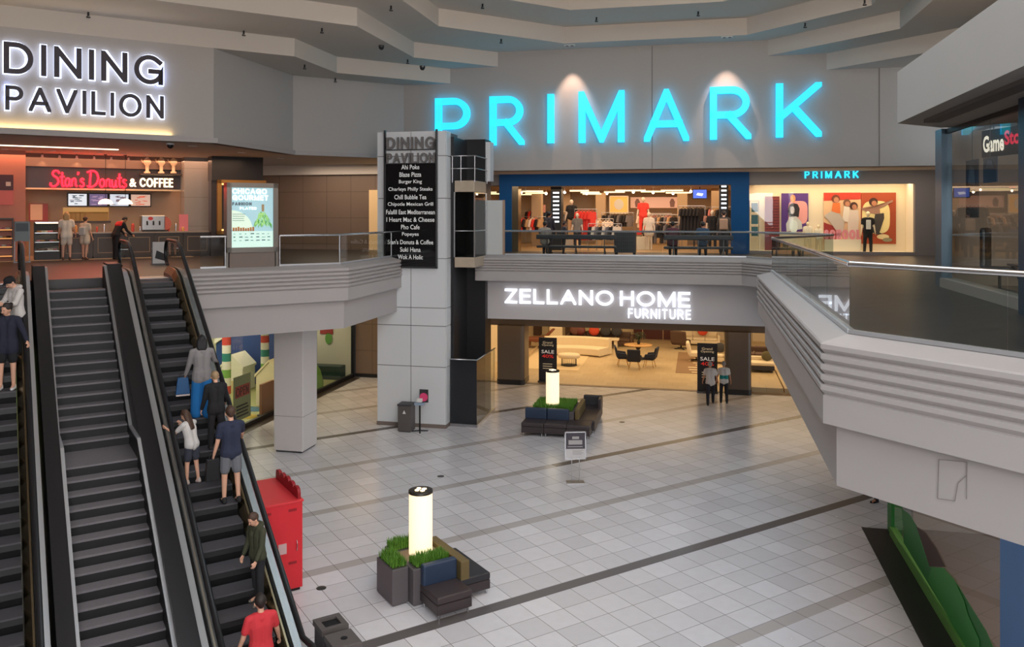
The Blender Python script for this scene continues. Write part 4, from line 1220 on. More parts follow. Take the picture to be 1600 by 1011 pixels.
# ------------------------------------------------------------------ food hall, upper left
BV = 37.6                                              # back wall of the coffee counter
M_FHW = mat('food_hall_wall', (196, 166, 136), .6, var=.04, vs=2)
struct(MBT().box(-12, BV, ZU, 6.9, BV + .2, ZS_L + .05).build('wall_food_hall_back', M_FHW))
struct(MBT().box(-12, 33.2, ZU - .02, 6.5, BV, ZU + .006).build('floor_food_hall', mat('food_hall_tile', (190, 168, 140), .3)))
# deep sign band above the counter
SV = 35.4
zs0, zs1 = zT(170, 295, SV), zT(170, 263, SV)
ua, ub = tu_at(40, SV), tu_at(284, SV)
struct(MBT().box(ua, SV, zs0, ub, BV, zs1).build('wall_sign_band', mat('dark_sign_band', (44, 26, 28), .4)))
struct(MBT().box(ua - 1.2, SV - .15, zs1, ub + .1, BV, zs1 + .55).build('trim_13', mat('band_upper', (120, 98, 86), .6)))
struct(MBT().box(ua, SV - .02, zs0 - .06, ub, SV + .03, zs0).build('trim_14', mat('band_lip', (220, 196, 160), .5)))
struct(MBT().box(-12, 34.2, ZU, tu_at(40, 34.2), 34.4, ZS_L).build('wall_food_hall_left', mat('rose_wall', (206, 130, 108), .6)))
# neon script
M_NEON = mat('red_neon', (255, 40, 60), .5, emit=(255, 12, 28), es=9.0)
M_BULB = mat('bulb_letters', (255, 236, 205), .5, emit=(255, 226, 176), es=3.2)
SCR = {
 'S': (.62, [[(.56, .86), (.46, 1.02), (.26, 1.04), (.14, .88), (.22, .7), (.44, .55), (.5, .3), (.38, .08), (.16, 0), (0, .1), (.02, .24)]]),
 't': (.3, [[(.13, .95), (.11, .3), (.16, .03), (.28, .06)], [(-.02, .62), (.28, .66)]]),
 'a': (.4, [[(.3, .46), (.18, .56), (.05, .44), (.02, .2), (.1, .02), (.22, .08), (.29, .3), (.3, .5), (.29, .12), (.38, .03)]]),
 'n': (.42, [[(.03, .52), (.04, .02)], [(.04, .32), (.14, .52), (.26, .52), (.29, .34), (.29, .1), (.4, .04)]]),
 "'": (.14, [[(.06, 1.0), (.02, .8)]]),
 's': (.36, [[(.28, .46), (.16, .55), (.06, .44), (.14, .32), (.26, .22), (.24, .06), (.1, 0), (0, .1)]]),
 ' ': (.14, []),
 'D': (.8, [[(.22, 1.02), (.16, .02)], [(-.02, .98), (.3, 1.1), (.6, .98), (.72, .62), (.6, .22), (.34, .02), (.08, .0), (.02, .1)]]),
 'o': (.4, [[(.2, .54), (.06, .44), (.03, .2), (.14, .02), (.28, .08), (.34, .32), (.26, .5), (.2, .54)]]),
 'u': (.42, [[(.03, .52), (.04, .18), (.12, .02), (.24, .08), (.3, .5)], [(.3, .5), (.3, .1), (.4, .04)]]),
 'z': (.36, [[(.02, .5), (.28, .5), (.06, .24), (.26, .22), (.24, -.02), (.04, -.08)]]),
}
t, M = thingT('neon_sign', 'glowing red neon script lettering above the coffee counter', 'sign', tu_at(135, SV), SV, zs0 + .1)
u0, u1 = tu_at(79, SV - .1), tu_at(199, SV - .1)
zb_, zt_ = zT(140, 293, SV), zT(140, 267, SV)
txt = "Stan's Donuts"
tot = sum(SCR[c][0] for c in txt); x = u0; sc = (u1 - u0) / tot
for c in txt:
    w_, st = SCR[c]
    for s in st:
        q = MB(M)
        hz = (zt_ - zb_)
        # smooth the stroke
        P = []
        for i in range(len(s) - 1):
            p0 = s[max(0, i - 1)]; p1 = s[i]; p2 = s[i + 1]; p3 = s[min(len(s) - 1, i + 2)]
            for k in range(4):
                f = k / 4.0
                P.append(tuple(.5 * ((2 * p1[j]) + (-p0[j] + p2[j]) * f + (2 * p0[j] - 5 * p1[j] + 4 * p2[j] - p3[j]) * f * f + (-p0[j] + 3 * p1[j] - 3 * p2[j] + p3[j]) * f ** 3) for j in (0, 1)))
        P.append(s[-1])
        q.tube([(x + a * sc, SV - .08, zb_ + .02 + b * hz * .88) for a, b in P], .036, 6)
        q.build('letter_stroke', M_NEON, t)
    x += w_ * sc
t, M = thingT('bulb_sign', 'white lit and-coffee lettering beside the red neon script', 'sign', tu_at(236, SV), SV, zs0 + .1)
q = MB(M); pv, fs = font_mesh('&', tu_at(202, SV), tu_at(213, SV), zT(208, 292, SV), zT(208, 279, SV), .05, .02); q.add([(a, b + SV, c) for a, b, c in pv], fs)
stroke_text('COFFEE', tu_at(218, SV), tu_at(270, SV), zT(245, 292.5, SV), zT(245, 278.5, SV), .055, SV - .07, SV - .02, .14, q)
q.build('lettering', M_BULB, t)
# menu screens
M_SCR = [emis('screen_pale', (216, 222, 228), .9), emis('screen_violet', (120, 104, 140), .7), emis('screen_pale2', (206, 214, 226), .85), emis('screen_peach', (206, 170, 150), .8)]
sv = BV - .12
ed = [105, 138, 170, 203, 237]
wh = ['first menu screen, pale, at the outer end of the row of four', 'second menu screen of the row, violet with small pictures', 'third menu screen of the row, pale, behind the pendant lamps', 'last menu screen of the row, peach coloured, nearest the grey pillar']
for k in range(4):
    u0, u1 = tu_at(ed[k], sv), tu_at(ed[k + 1], sv) - .02
    z1, z0 = zT(170, 302, sv), zT(170, 323, sv)
    t, M = thingT('menu_screen', wh[k], 'screen', (u0 + u1) / 2, sv, z0, 'menu screens over the coffee counter')
    q = MB(M); q.box(u0, sv - .02, z0, u1, sv + .1, z1); q.build('case', M_NEAR, t)
    q = MB(M); q.box(u0 + .04, sv - .03, z0 + .04, u1 - .04, sv - .02, z1 - .04); pa = q.build('display', M_SCR[k], t)
    rr = random.Random(k); q = MB(M)
    for i in range(14):
        a = rr.uniform(u0 + .08, u1 - .28); b = rr.uniform(z0 + .06, z1 - .12)
        q.box(a, sv - .034, b, a + rr.uniform(.05, .2), sv - .03, b + rr.uniform(.02, .05))
    q.build('display_picture', mat('screen_marks_%d' % k, [(110, 120, 130), (190, 160, 190), (140, 120, 130), (226, 120, 90)][k], .5, emit=[(110, 120, 130), (190, 160, 190), (140, 120, 130), (226, 120, 90)][k], es=.5), pa)
# counter units
CV0, CV1 = 33.75, 34.5
M_CTR = mat('dark_counter', (60, 50, 44), .45)
M_CTOP = mat('counter_top', (150, 136, 124), .3)
cu0, cu1 = tu_at(95, CV0), tu_at(330, CV0)
nU = 5
for k in range(nU):
    a = cu0 + (cu1 - cu0) * k / nU; b = cu0 + (cu1 - cu0) * (k + 1) / nU
    t, M = thingT('counter_unit', ['dark counter unit behind the woman in the white top', 'dark counter unit behind the woman with the backpack', 'dark counter unit behind the person in black and red', 'dark counter unit behind the round red menu board', 'dark counter unit at the end by the grey pillar'][k], 'counter', (a + b) / 2, CV0, ZU, 'coffee counter units')
    q = MB(M); q.box(a + .005, CV0, ZU + .08, b - .005, CV1, ZU + .92); q.box(a + .02, CV0 + .05, ZU, b - .02, CV1, ZU + .1); q.build('body', M_CTR, t)
    q = MB(M)
    for x0, x1, z0, z1 in ((a + .15, b - .15, ZU + .2, ZU + .225), (a + .15, b - .15, ZU + .75, ZU + .775), (a + .15, a + .175, ZU + .2, ZU + .775), (b - .175, b - .15, ZU + .2, ZU + .775)):
        q.box(x0, CV0 - .012, z0, x1, CV0, z1)
    q.build('panel_moulding', mat('moulding_tan', (140, 116, 92), .5), t)
wt_ = MBT(); wt_.box(cu0 - .03, CV0 - .06, ZU + .92, cu1 + .05, CV1 + .03, ZU + .97)
tag(wt_.build('worktop', M_CTOP), 'long pale worktop running over the dark coffee counter units', 'worktop')
# glass pastry case
M_FOOD = [mat('pastry_tan', (206, 150, 90), .6), mat('pastry_pink', (230, 140, 150), .5), mat('pastry_white', (236, 222, 200), .5), mat('pastry_choc', (92, 54, 36), .5)]
a, b = tu_at(54, CV0), tu_at(94, CV0)
t, M = thingT('pastry_case', 'glass fronted pastry case beside the woman in the white top', 'display case', (a + b) / 2, CV0, ZU)
q = MB(M); q.box(a, CV0, ZU, b, CV1, ZU + .3); q.box(a, CV1 - .06, ZU + .3, b, CV1, ZU + 1.35); q.build('case', M_NEAR, t)
q = MB(M)
for z in (.3, .62, .95, 1.33): q.box(a + .02, CV0 + .08, ZU + z, b - .02, CV1 - .06, ZU + z + .025)
q.build('shelf', M_STEEL, t)
q = MB(M); q.prof([(CV0, ZU + .3), (CV0 + .012, ZU + .3), (CV0 + .1, ZU + 1.05), (CV0 + .25, ZU + 1.33), (CV0 + .235, ZU + 1.34), (CV0 + .09, ZU + 1.06)], a, b); q.build('glass_front', M_GLASSG, t, fix=True)
q = MB(M); q.box(a + .05, CV0 + .2, ZU + 1.3, b - .05, CV0 + .26, ZU + 1.325); q.build('light_strip', emis('strip_warm', (255, 236, 200), 3), t)
def pastry_row(u0, u1, v, z, n, seed, grp):
    rr = random.Random(seed)
    for i in range(n):
        q = MB(); q.tube([(.055 * math.cos(R(j * 40)), .055 * math.sin(R(j * 40)), .035) for j in range(9)], .034, 6, True)
        o = q.build('donut', M_FOOD[rr.randrange(4)], None, loc=T3(u0 + (u1 - u0) * (i + .5) / n, v + rr.uniform(-.04, .04), z)); 
        tag(o, 'ring donut displayed on a shelf of ' + grp, 'donut', 'donuts on ' + grp)
for k, z in enumerate((.325, .645, .975)): pastry_row(a + .1, b - .1, CV0 + .32, ZU + z, 6, k, 'the glass pastry case')
# donut rack at far left
a, b = tu_at(-40, CV0), tu_at(21, CV0)
t, M = thingT('donut_rack', 'tall open rack of donut trays at the edge of the food hall', 'rack', (a + b) / 2, CV0, ZU)
q = MB(M); q.box(a, CV1 - .05, ZU, b, CV1, ZU + 1.5); q.box(b - .04, CV0, ZU, b, CV1, ZU + 1.5); q.box(a, CV0, ZU + 1.45, b, CV1, ZU + 1.5); q.build('frame', M_CTR, t)
for z in (.18, .5, .8, 1.1):
    q = MB(M); q.box(a, CV0, ZU + z - .03, b - .04, CV1 - .05, ZU + z); q.build('shelf', M_CTR, t)
    q = MB(M); q.box(a, CV0 - .006, ZU + z - .035, b - .04, CV0, ZU + z + .005); q.build('shelf_edge', mat('edge_lit', (255, 190, 120), .5, emit=(255, 170, 90), es=.5), t)
for k, z in enumerate((.5, .8, 1.1)): pastry_row(a + .1, b - .1, CV0 + .3, ZU + z, 8, 10 + k, 'the open donut rack')
# grey pillar, black bar front
gpU0, gpU1 = tu_at(288, 34.6), tu_at(329, 34.6)
struct(MBT().box(gpU0, 34.6, ZU, gpU1, 35.4, ZS_L).build('column_food_hall', panel_mat('grey_pillar_tile', (150, 146, 142), (116, 112, 108), AT, 3, 1.15, 0, .012, .18)))
u0, u1 = tu_at(331, 33.3), tu_at(411, 33.3)
struct(MBT().box(u0, 33.3, zT(370, 283, 33.3), u1, 34, ZS_L).build('wall_bar_header', mat('bar_black', (34, 26, 26), .4)))
struct(MBT().box(u0, 33.4, ZU, u1, 33.9, zT(370, 283, 33.3)).build('wall_bar', mat('bar_dark', (48, 38, 36), .35)))
t, M = thingT('lit_alcove', 'gold framed alcove with a glowing warm edge behind the poster case', 'alcove', u0 + .9, 33.35, zT(350, 366, 33.3))
uu0, uu1, zz0, zz1 = tu_at(339, 33.3), tu_at(415, 33.3), zT(350, 366, 33.3), zT(350, 281, 33.3)
q = MB(M)
for A_, B_, C_, D_ in ((uu0, uu0 + .16, zz0, zz1), (uu0, uu1, zz1 - .14, zz1), (uu0, uu1, zz0, zz0 + .14)): q.box(A_, 33.2, C_, B_, 33.42, D_)
q.build('frame', mat('gold_frame', (170, 120, 62), .35, .6), t)
q = MB(M); q.box(uu0 + .16, 33.22, zz1 - .2, uu1, 33.3, zz1 - .14); q.box(uu0 + .16, 33.22, zz0 + .14, uu1, 33.3, zz0 + .2); q.build('light_strip', emis('amber_strip', (255, 190, 110), 2.2), t)
# pendant lamps
for k, (px, lab) in enumerate(((165, 'white dome pendant lamp hanging before the menu screens, further from the grey pillar'), (196, 'white dome pendant lamp hanging before the menu screens, nearer the grey pillar'))):
    pv_ = 34.6; u = tu_at(px, pv_); z = zT(px, 319, pv_)
    t, M = thingT('pendant_lamp', lab, 'lamp', u, pv_, z)
    q = MB(); q.lathe([(.26, 0), (.25, .06), (.2, .13), (.12, .18), (.03, .2)], 20); q.build('shade', emis('pendant_white', (255, 240, 215), 1.3), t)
    q = MB(); q.tube([(0, 0, .19), (0, 0, ZS_L - z)], .012, 6); q.build('cord', M_NEAR, t)
    q = MB(); q.cyl(0, 0, ZS_L - z - .03, ZS_L - z, .06, 10); q.build('ceiling_rose', M_NEAR, t)
# statuettes over the sign band
for k, px in enumerate((230, 252, 271)):
    v_ = SV - .3; u = tu_at(px, v_); z = zT(px, 271, v_)
    if k == 0: struct(MBT().box(tu_at(219, v_), v_ - .2, z - .06, tu_at(283, v_), SV, z).build('trim_15', M_CTR))
    t, M = thingT('figurine', ['spotlit figurine on the ledge above the coffee lettering, first of three', 'spotlit figurine on the ledge above the coffee lettering, middle of three', 'spotlit figurine on the ledge above the coffee lettering, next to the grey pillar'][k], 'figurine', u, v_, z)
    q = MB(); q.lathe([(.12, 0), (.12, .05), (.06, .1), (.07, .3), (.15, .42), (.12, .55), (.05, .6), (.09, .68), (.08, .78), (.001, .82)], 14); q.build('figure', mat('figurine_cream', (214, 190, 160), .5), t)
    q = MB(); q.tube([(-.15, 0, .42), (-.22, -.05, .55)], .03, 6); q.build('arm', mat('figurine_cream', (214, 190, 160), .5), t)
    spot('figurine_light', T3(u, v_ - .5, z + 1.15), T3(u, v_, z + .4), 7, (255, 210, 150), 50)
# coffee machine, jars and cups along the counter
rr = random.Random(21)
def tabletop(px, v, name, label, cat, maker, group=None):
    t, M = thingT(name, label, cat, tu_at(px, v), v, ZU + .97, group)
    maker(t); return t
def mk_machine(t):
    q = MB(); q.box(-.42, -.25, .04, .42, .28, .62); q.build('body', M_STEEL, t, bevel=.03)
    q = MB(); q.box(-.38, -.3, .0, .38, -.1, .06); q.build('drip_tray', M_NEAR, t)
    for x in (-.22, .0, .22):
        q = MB(); q.tube([(x, -.27, .4), (x, -.3, .25)], .03, 8); q.build('spout', M_NEAR, t)
    q = MB(); q.side([(-.1 + .09 * math.cos(R(a)), .5 + .07 * math.sin(R(a))) for a in range(0, 360, 30)], -.262, -.255); q.build('red_badge', mat('badge_red', (200, 60, 60), .5), t)
def mk_grinder(t):
    q = MB(); q.box(-.12, -.15, 0, .12, .15, .3); q.build('base', M_NEAR, t, bevel=.02)
    q = MB(); q.lathe([(.06, .3), (.13, .52), (.13, .56), (.001, .57)], 14); q.build('hopper', mat('hopper', (60, 44, 36), .2), t)
tabletop(238, 34.1, 'coffee_machine', 'white and steel coffee machine with red badge at the counter end', 'coffee machine', mk_machine)
tabletop(256, 34.2, 'coffee_grinder', 'dark coffee grinder with hopper on the worktop behind the round red menu board', 'grinder', mk_grinder)
def mk_bag(t):
    q = MB(); q.box(-.1, -.06, 0, .1, .06, .3); q.prism([(-.1, -.06), (.1, -.06), (.1, .06), (-.1, .06)], .3, .36, [(-.1, -.008), (.1, -.008), (.1, .008), (-.1, .008)]); q.build('bag', mat('coffee_bag', (206, 164, 96), .6), t)
for i in range(9):
    v_ = 36.9
    t, M = thingT('coffee_bag', 'gold coffee bag lined up on the lit shelf under the menu screens', 'bag', tu_at(107 + i * 7.2, v_), v_, ZU + 1.36, 'coffee bags on the lit shelf')
    mk_bag(t)
t, M = thingT('wall_shelf', 'lit back shelf holding gold coffee bags under the menu screens', 'shelf', tu_at(138, 37), 37, ZU)
q = MB(Matrix.Translation((-tu_at(138, 37), -37, 0)));
q.box(tu_at(100, 37), 36.7, 1.3, tu_at(172, 37), 37.58, 1.36); q.build('board', M_CTR, t)
q = MB(Matrix.Translation((-tu_at(138, 37), -37, 0))); q.box(tu_at(98, 37), 36.8, 0, tu_at(172, 37), 37.58, 1.3); q.build('cabinet', mat('back_cabinet', (150, 132, 112), .5), t)
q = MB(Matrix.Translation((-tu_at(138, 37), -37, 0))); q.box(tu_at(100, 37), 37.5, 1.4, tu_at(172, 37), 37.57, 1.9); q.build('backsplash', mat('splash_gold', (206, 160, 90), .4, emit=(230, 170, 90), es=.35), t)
for i in range(16):
    px = 118 + i * 11.2
    if 160 < px < 200 and i % 2: continue
    v_ = 34.05 + rr.uniform(-.12, .12)
    r0 = rr.uniform(.035, .07); h = rr.uniform(.12, .34)
    q = MB(); q.lathe([(r0 * .8, 0), (r0, h * .8), (r0 * .6, h), (.001, h + .005)], 10)
    o = q.build('container', [M_FOOD[0], M_NEAR, M_WHITE, mat('cup_red', (190, 70, 60), .5), M_STEEL][i % 5], None, loc=T3(tu_at(px, v_), v_, ZU + .97))
    tag(o, ['tan paper cup', 'black thermos', 'white lidded cup', 'red paper cup', 'steel jug'][i % 5] + ' on the coffee counter worktop', 'container', 'cups and jugs on the coffee counter, ' + ['tan', 'black', 'white', 'red', 'steel'][i % 5])
# boards and posters
def board(frame_v, pxa, pxb, pya, pyb, name, label, m, foot=True, stand=False, grp=None):
    u0, u1 = tu_at(pxa, frame_v), tu_at(pxb, frame_v); pm = (pxa + pxb) / 2
    z1, z0 = zT(pm, pya, frame_v), zT(pm, pyb, frame_v)
    t, M = thingT(name, label, 'sign', (u0 + u1) / 2, frame_v, ZU if stand else z0, grp)
    q = MB(M); q.box(u0, frame_v, z0, u1, frame_v + .04, z1); b_ = q.build('board', m, t)
    if stand:
        q = MB(M)
        for u in (u0, u1 - .03): q.box(u, frame_v + .0, ZU, u + .03, frame_v + .03, z1)
        q.box(u0 - .02, frame_v - .2, ZU, u1 + .02, frame_v + .2, ZU + .03); q.build('stand', M_DSTEEL, t)
    return t, b_, M, (u0, u1, z0, z1)
t, b_, M, e = board(32.6, 22, 47, 346, 377, 'menu_stand', 'grey framed notice on a floor stand before the donut rack', mat('stand_notice', (120, 132, 136), .5), stand=True)
q = MB(M); q.box(e[0] + .05, 32.59, (e[2] + e[3]) / 2, e[1] - .05, 32.6, e[3] - .06); q.build('notice_picture', mat('notice_picture', (60, 72, 78), .5), b_)
t, b_, M, e = board(28.9, 237, 262, 378, 415, 'poster_stand', 'white floor poster with a dark picture at the escalator top', mat('poster_white_card', (206, 200, 196), .5), stand=True)
q = MB(M); q.side([(e[0] + .1, e[2] + .25), (e[0] + .5, e[2] + .12), (e[1] - .05, e[2] + .55), (e[0] + .45, e[2] + .35), (e[0] + .15, e[2] + .5)], 28.985 - .1, 28.9); q.build('poster_picture', M_NEAR, b_)
t, b_, M, e = board(34.1, -4, 21, 273, 320, 'wall_poster', 'red and rose wall poster at the very edge of the food hall', mat('poster_rose', (206, 96, 84), .5, emit=(200, 80, 70), es=.15))
q = MB(M); q.box(e[0], 34.09, e[3] - .55, e[1], 34.1, e[3]); q.build('poster_top', mat('poster_maroon', (84, 24, 28), .5), b_)
q = MB(M); q.box(e[0] + .25, 34.088, e[3] - .4, e[1] - .08, 34.092, e[3] - .25); q.lathe([(.001, 0), (.12, 0)], 16) if False else None; q.build('poster_lettering', mat('poster_pale', (236, 200, 180), .5), b_)
t, b_, M, e = board(36.0, 45, 75, 318, 346, 'wall_poster', 'small pale sheet on a red board above the pastry case', mat('board_red', (150, 60, 52), .5))
q = MB(M); q.box(e[0] + .05, 35.99, e[2] + .05, e[0] + .45, 36.0, e[3] - .03); q.build('pale_sheet', mat('sheet_peach', (226, 186, 150), .5), b_)
t, M = thingT('round_menu_board', 'round red menu board standing on the counter worktop', 'sign', tu_at(256, 33.95), 33.95, ZU + .97)
q = MB(); q.cyl(0, 0, -.015, .015, .27, 24); q.build('disc', mat('disc_red', (196, 96, 78), .5), t, loc=(0, 0, .3), rot=(R(90), 0, 0))
q = MB(); q.box(-.1, -.06, 0, .1, .06, .05); q.build('foot', M_NEAR, t)
t, b_, M, e = board(34.3, 280, 294, 335, 362, 'counter_card', 'pink upright card on the counter close to the grey pillar', mat('card_pink', (214, 120, 130), .5))
# downlights in the gallery soffit
dl = [(95, 212), (20, 216), (4, 216), (301, 228), (377, 238), (439, 247)]
M_DL = emis('downlight_glow', (255, 236, 210), 7)
def downlight(loc, label, r=.11):
    t = thing('downlight', label, 'ceiling light', loc, 0, 'recessed downlights over the galleries')
    q = MB(); q.lathe([(r + .03, 0), (r + .03, .02), (r, .02)], 16); q.build('trim_ring', M_WHITE, t)
    q = MB(); q.cyl(0, 0, .004, .016, r, 14); q.build('lens', M_DL, t)
    return t
wl = ['at the edge of the fascia above the food hall letters', 'over the red rack end of the food hall', 'at the very edge of the view over the donut rack', 'beside the top of the grey pillar', 'above the black bar front by the poster case', 'over the brown panelled wall']
for (px, py), lab in zip(dl[3:], wl[3:]):
    Y = FPX * (CZ - ZS_L) / (py - HY); X = (px - CX) / FPX * Y
    downlight((X, Y, ZS_L - .022), 'round recessed downlight ' + lab)
for i in range(7):
    u = tu_at(8 + i * 37, 33.6); p = T3(u, 33.6, ZS_L - .022)
    downlight(p, 'round recessed downlight in the row in front of the neon sign', .08)
for i in range(8):
    px = 66 + i * 27; v_ = SV - .35
    t, M = thingT('track_spotlight', 'small spotlight above the neon sign band', 'ceiling light', tu_at(px, v_), v_, ZS_L - .16, 'track spotlights above the neon sign')
    q = MB(); q.tube([(0, 0, .16), (0, 0, .08)], .012, 6); q.build('stem', M_NEAR, t)
    q = MB(); q.lathe([(.03, .1), (.05, 0), (.001, 0)], 10); q.build('head', M_WHITE, t)
    if i % 2 == 0: spot('sign_wash', T3(tu_at(px, v_), v_, ZS_L - .17), T3(tu_at(px, SV), SV - .0, zs1 - .4), 9, (255, 190, 140), 75)
# light strip in the food hall ceiling
t, M = thingT('light_strip', 'long warm linear light in the food hall ceiling', 'ceiling light', tu_at(100, 31.6), 31.6, ZS_L - .03)
q = MB(M); q.box(tu_at(-15, 31.6), 31.55, ZS_L - .035, tu_at(185, 31.6), 31.62, ZS_L); q.build('diffuser', emis('strip_glow', (255, 232, 200), 2.2), t)
# door standing lit at the end of the brown wall
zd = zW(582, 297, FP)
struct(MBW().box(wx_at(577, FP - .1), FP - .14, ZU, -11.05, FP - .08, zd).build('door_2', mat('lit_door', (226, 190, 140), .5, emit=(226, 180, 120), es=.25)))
# ------------------------------------------------------------------ people
def _caps(q, a, b, ra, rb, n=10):
    a, b = Vector(a), Vector(b); d = b - a; L = d.length
    if L < 1e-6:
        q.sph(tuple(a), ra, n); return
    d.normalize(); x = d.orthogonal().normalized(); y = d.cross(x)
    prof = [(ra * math.sin(R(t)), -ra * math.cos(R(t))) for t in (4, 30, 60, 90)] + [(rb * math.cos(R(t)), L + rb * math.sin(R(t))) for t in (0, 30, 60, 86)]
    v = []
    for r, z in prof:
        for i in range(n):
            t = 2 * math.pi * i / n
            v.append(tuple(a + d * z + x * (r * math.cos(t)) + y * (r * math.sin(t))))
    fs = [tuple(range(n - 1, -1, -1)), tuple(range(len(v) - n, len(v)))]
    for k in range(len(prof) - 1):
        fs += [(k * n + i, k * n + (i + 1) % n, (k + 1) * n + (i + 1) % n, (k + 1) * n + i) for i in range(n)]
    q.add(v, fs, True)

def fuse(name, caps, m, parent, vox, smooth=3):
    """one continuous closed surface grown round a set of tapered limbs"""
    q = MB()
    for c in caps:
        if len(c) == 4: _caps(q, *c)
        else: q.sph(c[0], c[1], 14, c[2])
    o = q.build(name, m, None)
    md = o.modifiers.new('r', 'REMESH'); md.mode = 'VOXEL'; md.voxel_size = vox; md.use_smooth_shade = True
    sm = o.modifiers.new('s', 'SMOOTH'); sm.iterations = smooth; sm.factor = .5
    dg = bpy.context.evaluated_depsgraph_get(); dg.update()
    me = bpy.data.meshes.new_from_object(o.evaluated_get(dg))
    me.polygons.foreach_set('use_smooth', [True] * len(me.polygons))
    old = o.data; o.modifiers.clear(); o.data = me; bpy.data.meshes.remove(old); me.name = name
    if not me.materials: me.materials.append(m)
    o.parent = parent
    return o

SKIN = {'fair': mat('skin_fair', (214, 164, 138), .5), 'tan': mat('skin_tan', (186, 130, 100), .5), 'brown': mat('skin_brown', (150, 100, 76), .5)}
def cloth(c): return mat('cloth_%d_%d_%d' % c, c, .85, bump=.12, vs=90)
HAIRC = {'black': (20, 18, 20), 'brown': (70, 48, 34), 'dark': (38, 28, 24), 'blonde': (186, 146, 98), 'grey': (150, 144, 138), 'sand': (150, 124, 92)}

def person(label, x, y, z, rot, h, top, bottom, pose=None, skin='fair', hair=('dark', 'short'), shoes=(30, 28, 28), sleeve='short', legwear='long',
           vox=.012, group=None, name='person', face=False, cap=None, mannequin=None, hem=None, collar=None):
    p = dict(lean=0, head=(8, 0), aL=(4, 8, 12), aR=(4, 8, 12), lL=(3, 4), lR=(-3, 4), sit=False, bend=0)
    p.update(pose or {})
    s = h / 1.70; v_ = vox / s
    root = thing(name, label, 'mannequin' if mannequin else 'person', (x, y, z), rot, group)
    root.scale = (s, s, s)
    F = Vector((0, -1, 0))
    def dirv(pitch, ab, side):
        a, b = R(pitch), R(ab)
        return Vector((side * math.sin(b), -math.sin(a) * math.cos(b), -math.cos(a) * math.cos(b)))
    hip = Vector((0, 0, .91))
    legs = {}
    for nm, sd in (('lL', 1), ('lR', -1)):
        hp, kb = p[nm]
        th = dirv(hp, 3, sd); sh = dirv(hp - kb, 1, sd)
        hj = hip + Vector((sd * .085, 0, 0))
        kn = hj + th * .43; an = kn + sh * .40
        legs[sd] = (hj, kn, an)
    low = min(l[2].z for l in legs.values()) - .085
    dz = Vector((0, 0, -low))
    hip = hip + dz
    for sd in legs: legs[sd] = tuple(q + dz for q in legs[sd])
    ln = R(p['lean'])
    up = Vector((0, -math.sin(ln), math.cos(ln)))
    ln2 = R(p['lean'] + p['bend'])
    up2 = Vector((0, -math.sin(ln2), math.cos(ln2)))
    fw2 = Vector((0, -math.cos(ln2), -math.sin(ln2)))
    waist = hip + up * .16
    chest = waist + up2 * .22
    shc = waist + up2 * .33
    neck = waist + up2 * .41
    hpit, hyaw = R(p['head'][0] + p['lean'] + p['bend']), R(p['head'][1])
    hup = Vector((math.sin(hyaw) * math.sin(hpit) * 0, -math.sin(hpit), math.cos(hpit)))
    hfw = Vector((math.sin(hyaw), -math.cos(hyaw) * math.cos(hpit), -math.sin(hpit) * math.cos(hyaw))).normalized()
    hsd = hup.cross(hfw).normalized()
    hc = neck + hup * .125 + fw2 * .02
    sk = mannequin or SKIN[skin]
    body = [(neck - up2 * .05, neck + hup * .06, .05, .047)]
    body += [(hc + hup * .02 - hfw * .008, .092, (.88, 1.0, 1.05)), (hc - hup * .05 + hfw * .03, hc + hup * .03 + hfw * .03, .058, .066), (hc - hup * .085 + hfw * .045, hc - hup * .07 + hfw * .03, .03, .045)]
    body += [(hc - hup * .005 + hfw * .098, hc - hup * .028 + hfw * .112, .011, .015)]
    for sd in (1, -1):
        body += [(hc + hsd * .082 * sd - hup * .0 - hfw * .005, hc + hsd * .086 * sd - hup * .03, .018, .012)]
    tor = []
    for sd in (1, -1):
        sx = Vector((sd, 0, 0))
        tor += [(hip + sx * .075, waist + sx * .065, .108, .092), (waist + sx * .06, chest + sx * .075, .092, .1), (chest + sx * .075, shc + sx * .09, .1, .07)]
        tor += [(shc + sx * .06, shc + sx * .165, .062, .055)]
    tor += [(hip - up * .03, hip + up * .05, .11, .1), (shc, neck, .075, .05)]
    arms = {}; sleeves = []; hands = []
    for nm, sd in (('aL', 1), ('aR', -1)):
        pt, ab, eb = p[nm][:3]
        sj = shc + Vector((sd * .185, 0, -.005))
        ua = dirv(pt + p['lean'] * 0, ab, sd); fa_in = p[nm][3] if len(p[nm]) > 3 else 0
        fa = dirv(pt + eb, ab - fa_in, sd)
        el = sj + ua * .285; wr = el + fa * .245
        arms[sd] = (sj, el, wr, fa)
        body += [(sj, el, .05, .04), (el, wr, .04, .027)]
        l = Vector((0, -1, 0)); l = (l - fa * l.dot(fa))
        l = l.normalized() if l.length > .2 else Vector((0, 0, 1)) - fa * fa.z
        l.normalize()
        nrm = fa.cross(l).normalized()
        if nrm.x * sd > 0: nrm = -nrm
        pc = wr + fa * .02
        for k in (-.028, -.009, .010, .029): body += [(pc + l * k * .8, pc + fa * .075 + l * k, .014, .0125)]
        for k, L in ((.030, .065), (.010, .075), (-.010, .07), (-.029, .055)):
            b0 = pc + fa * .075 + l * k; b1 = b0 + (fa * .85 + nrm * .45).normalized() * L * .5; b2 = b1 + (fa * .45 + nrm * .9).normalized() * L * .5
            body += [(b0, b1, .0095, .009), (b1, b2, .009, .0075)]
        t0 = pc + fa * .025 + l * .03; t1 = t0 + (fa * .6 + l * .7 + nrm * .3).normalized() * .035; t2 = t1 + (fa * .9 + nrm * .4).normalized() * .03
        body += [(t0, t1, .013, .011), (t1, t2, .011, .008)]
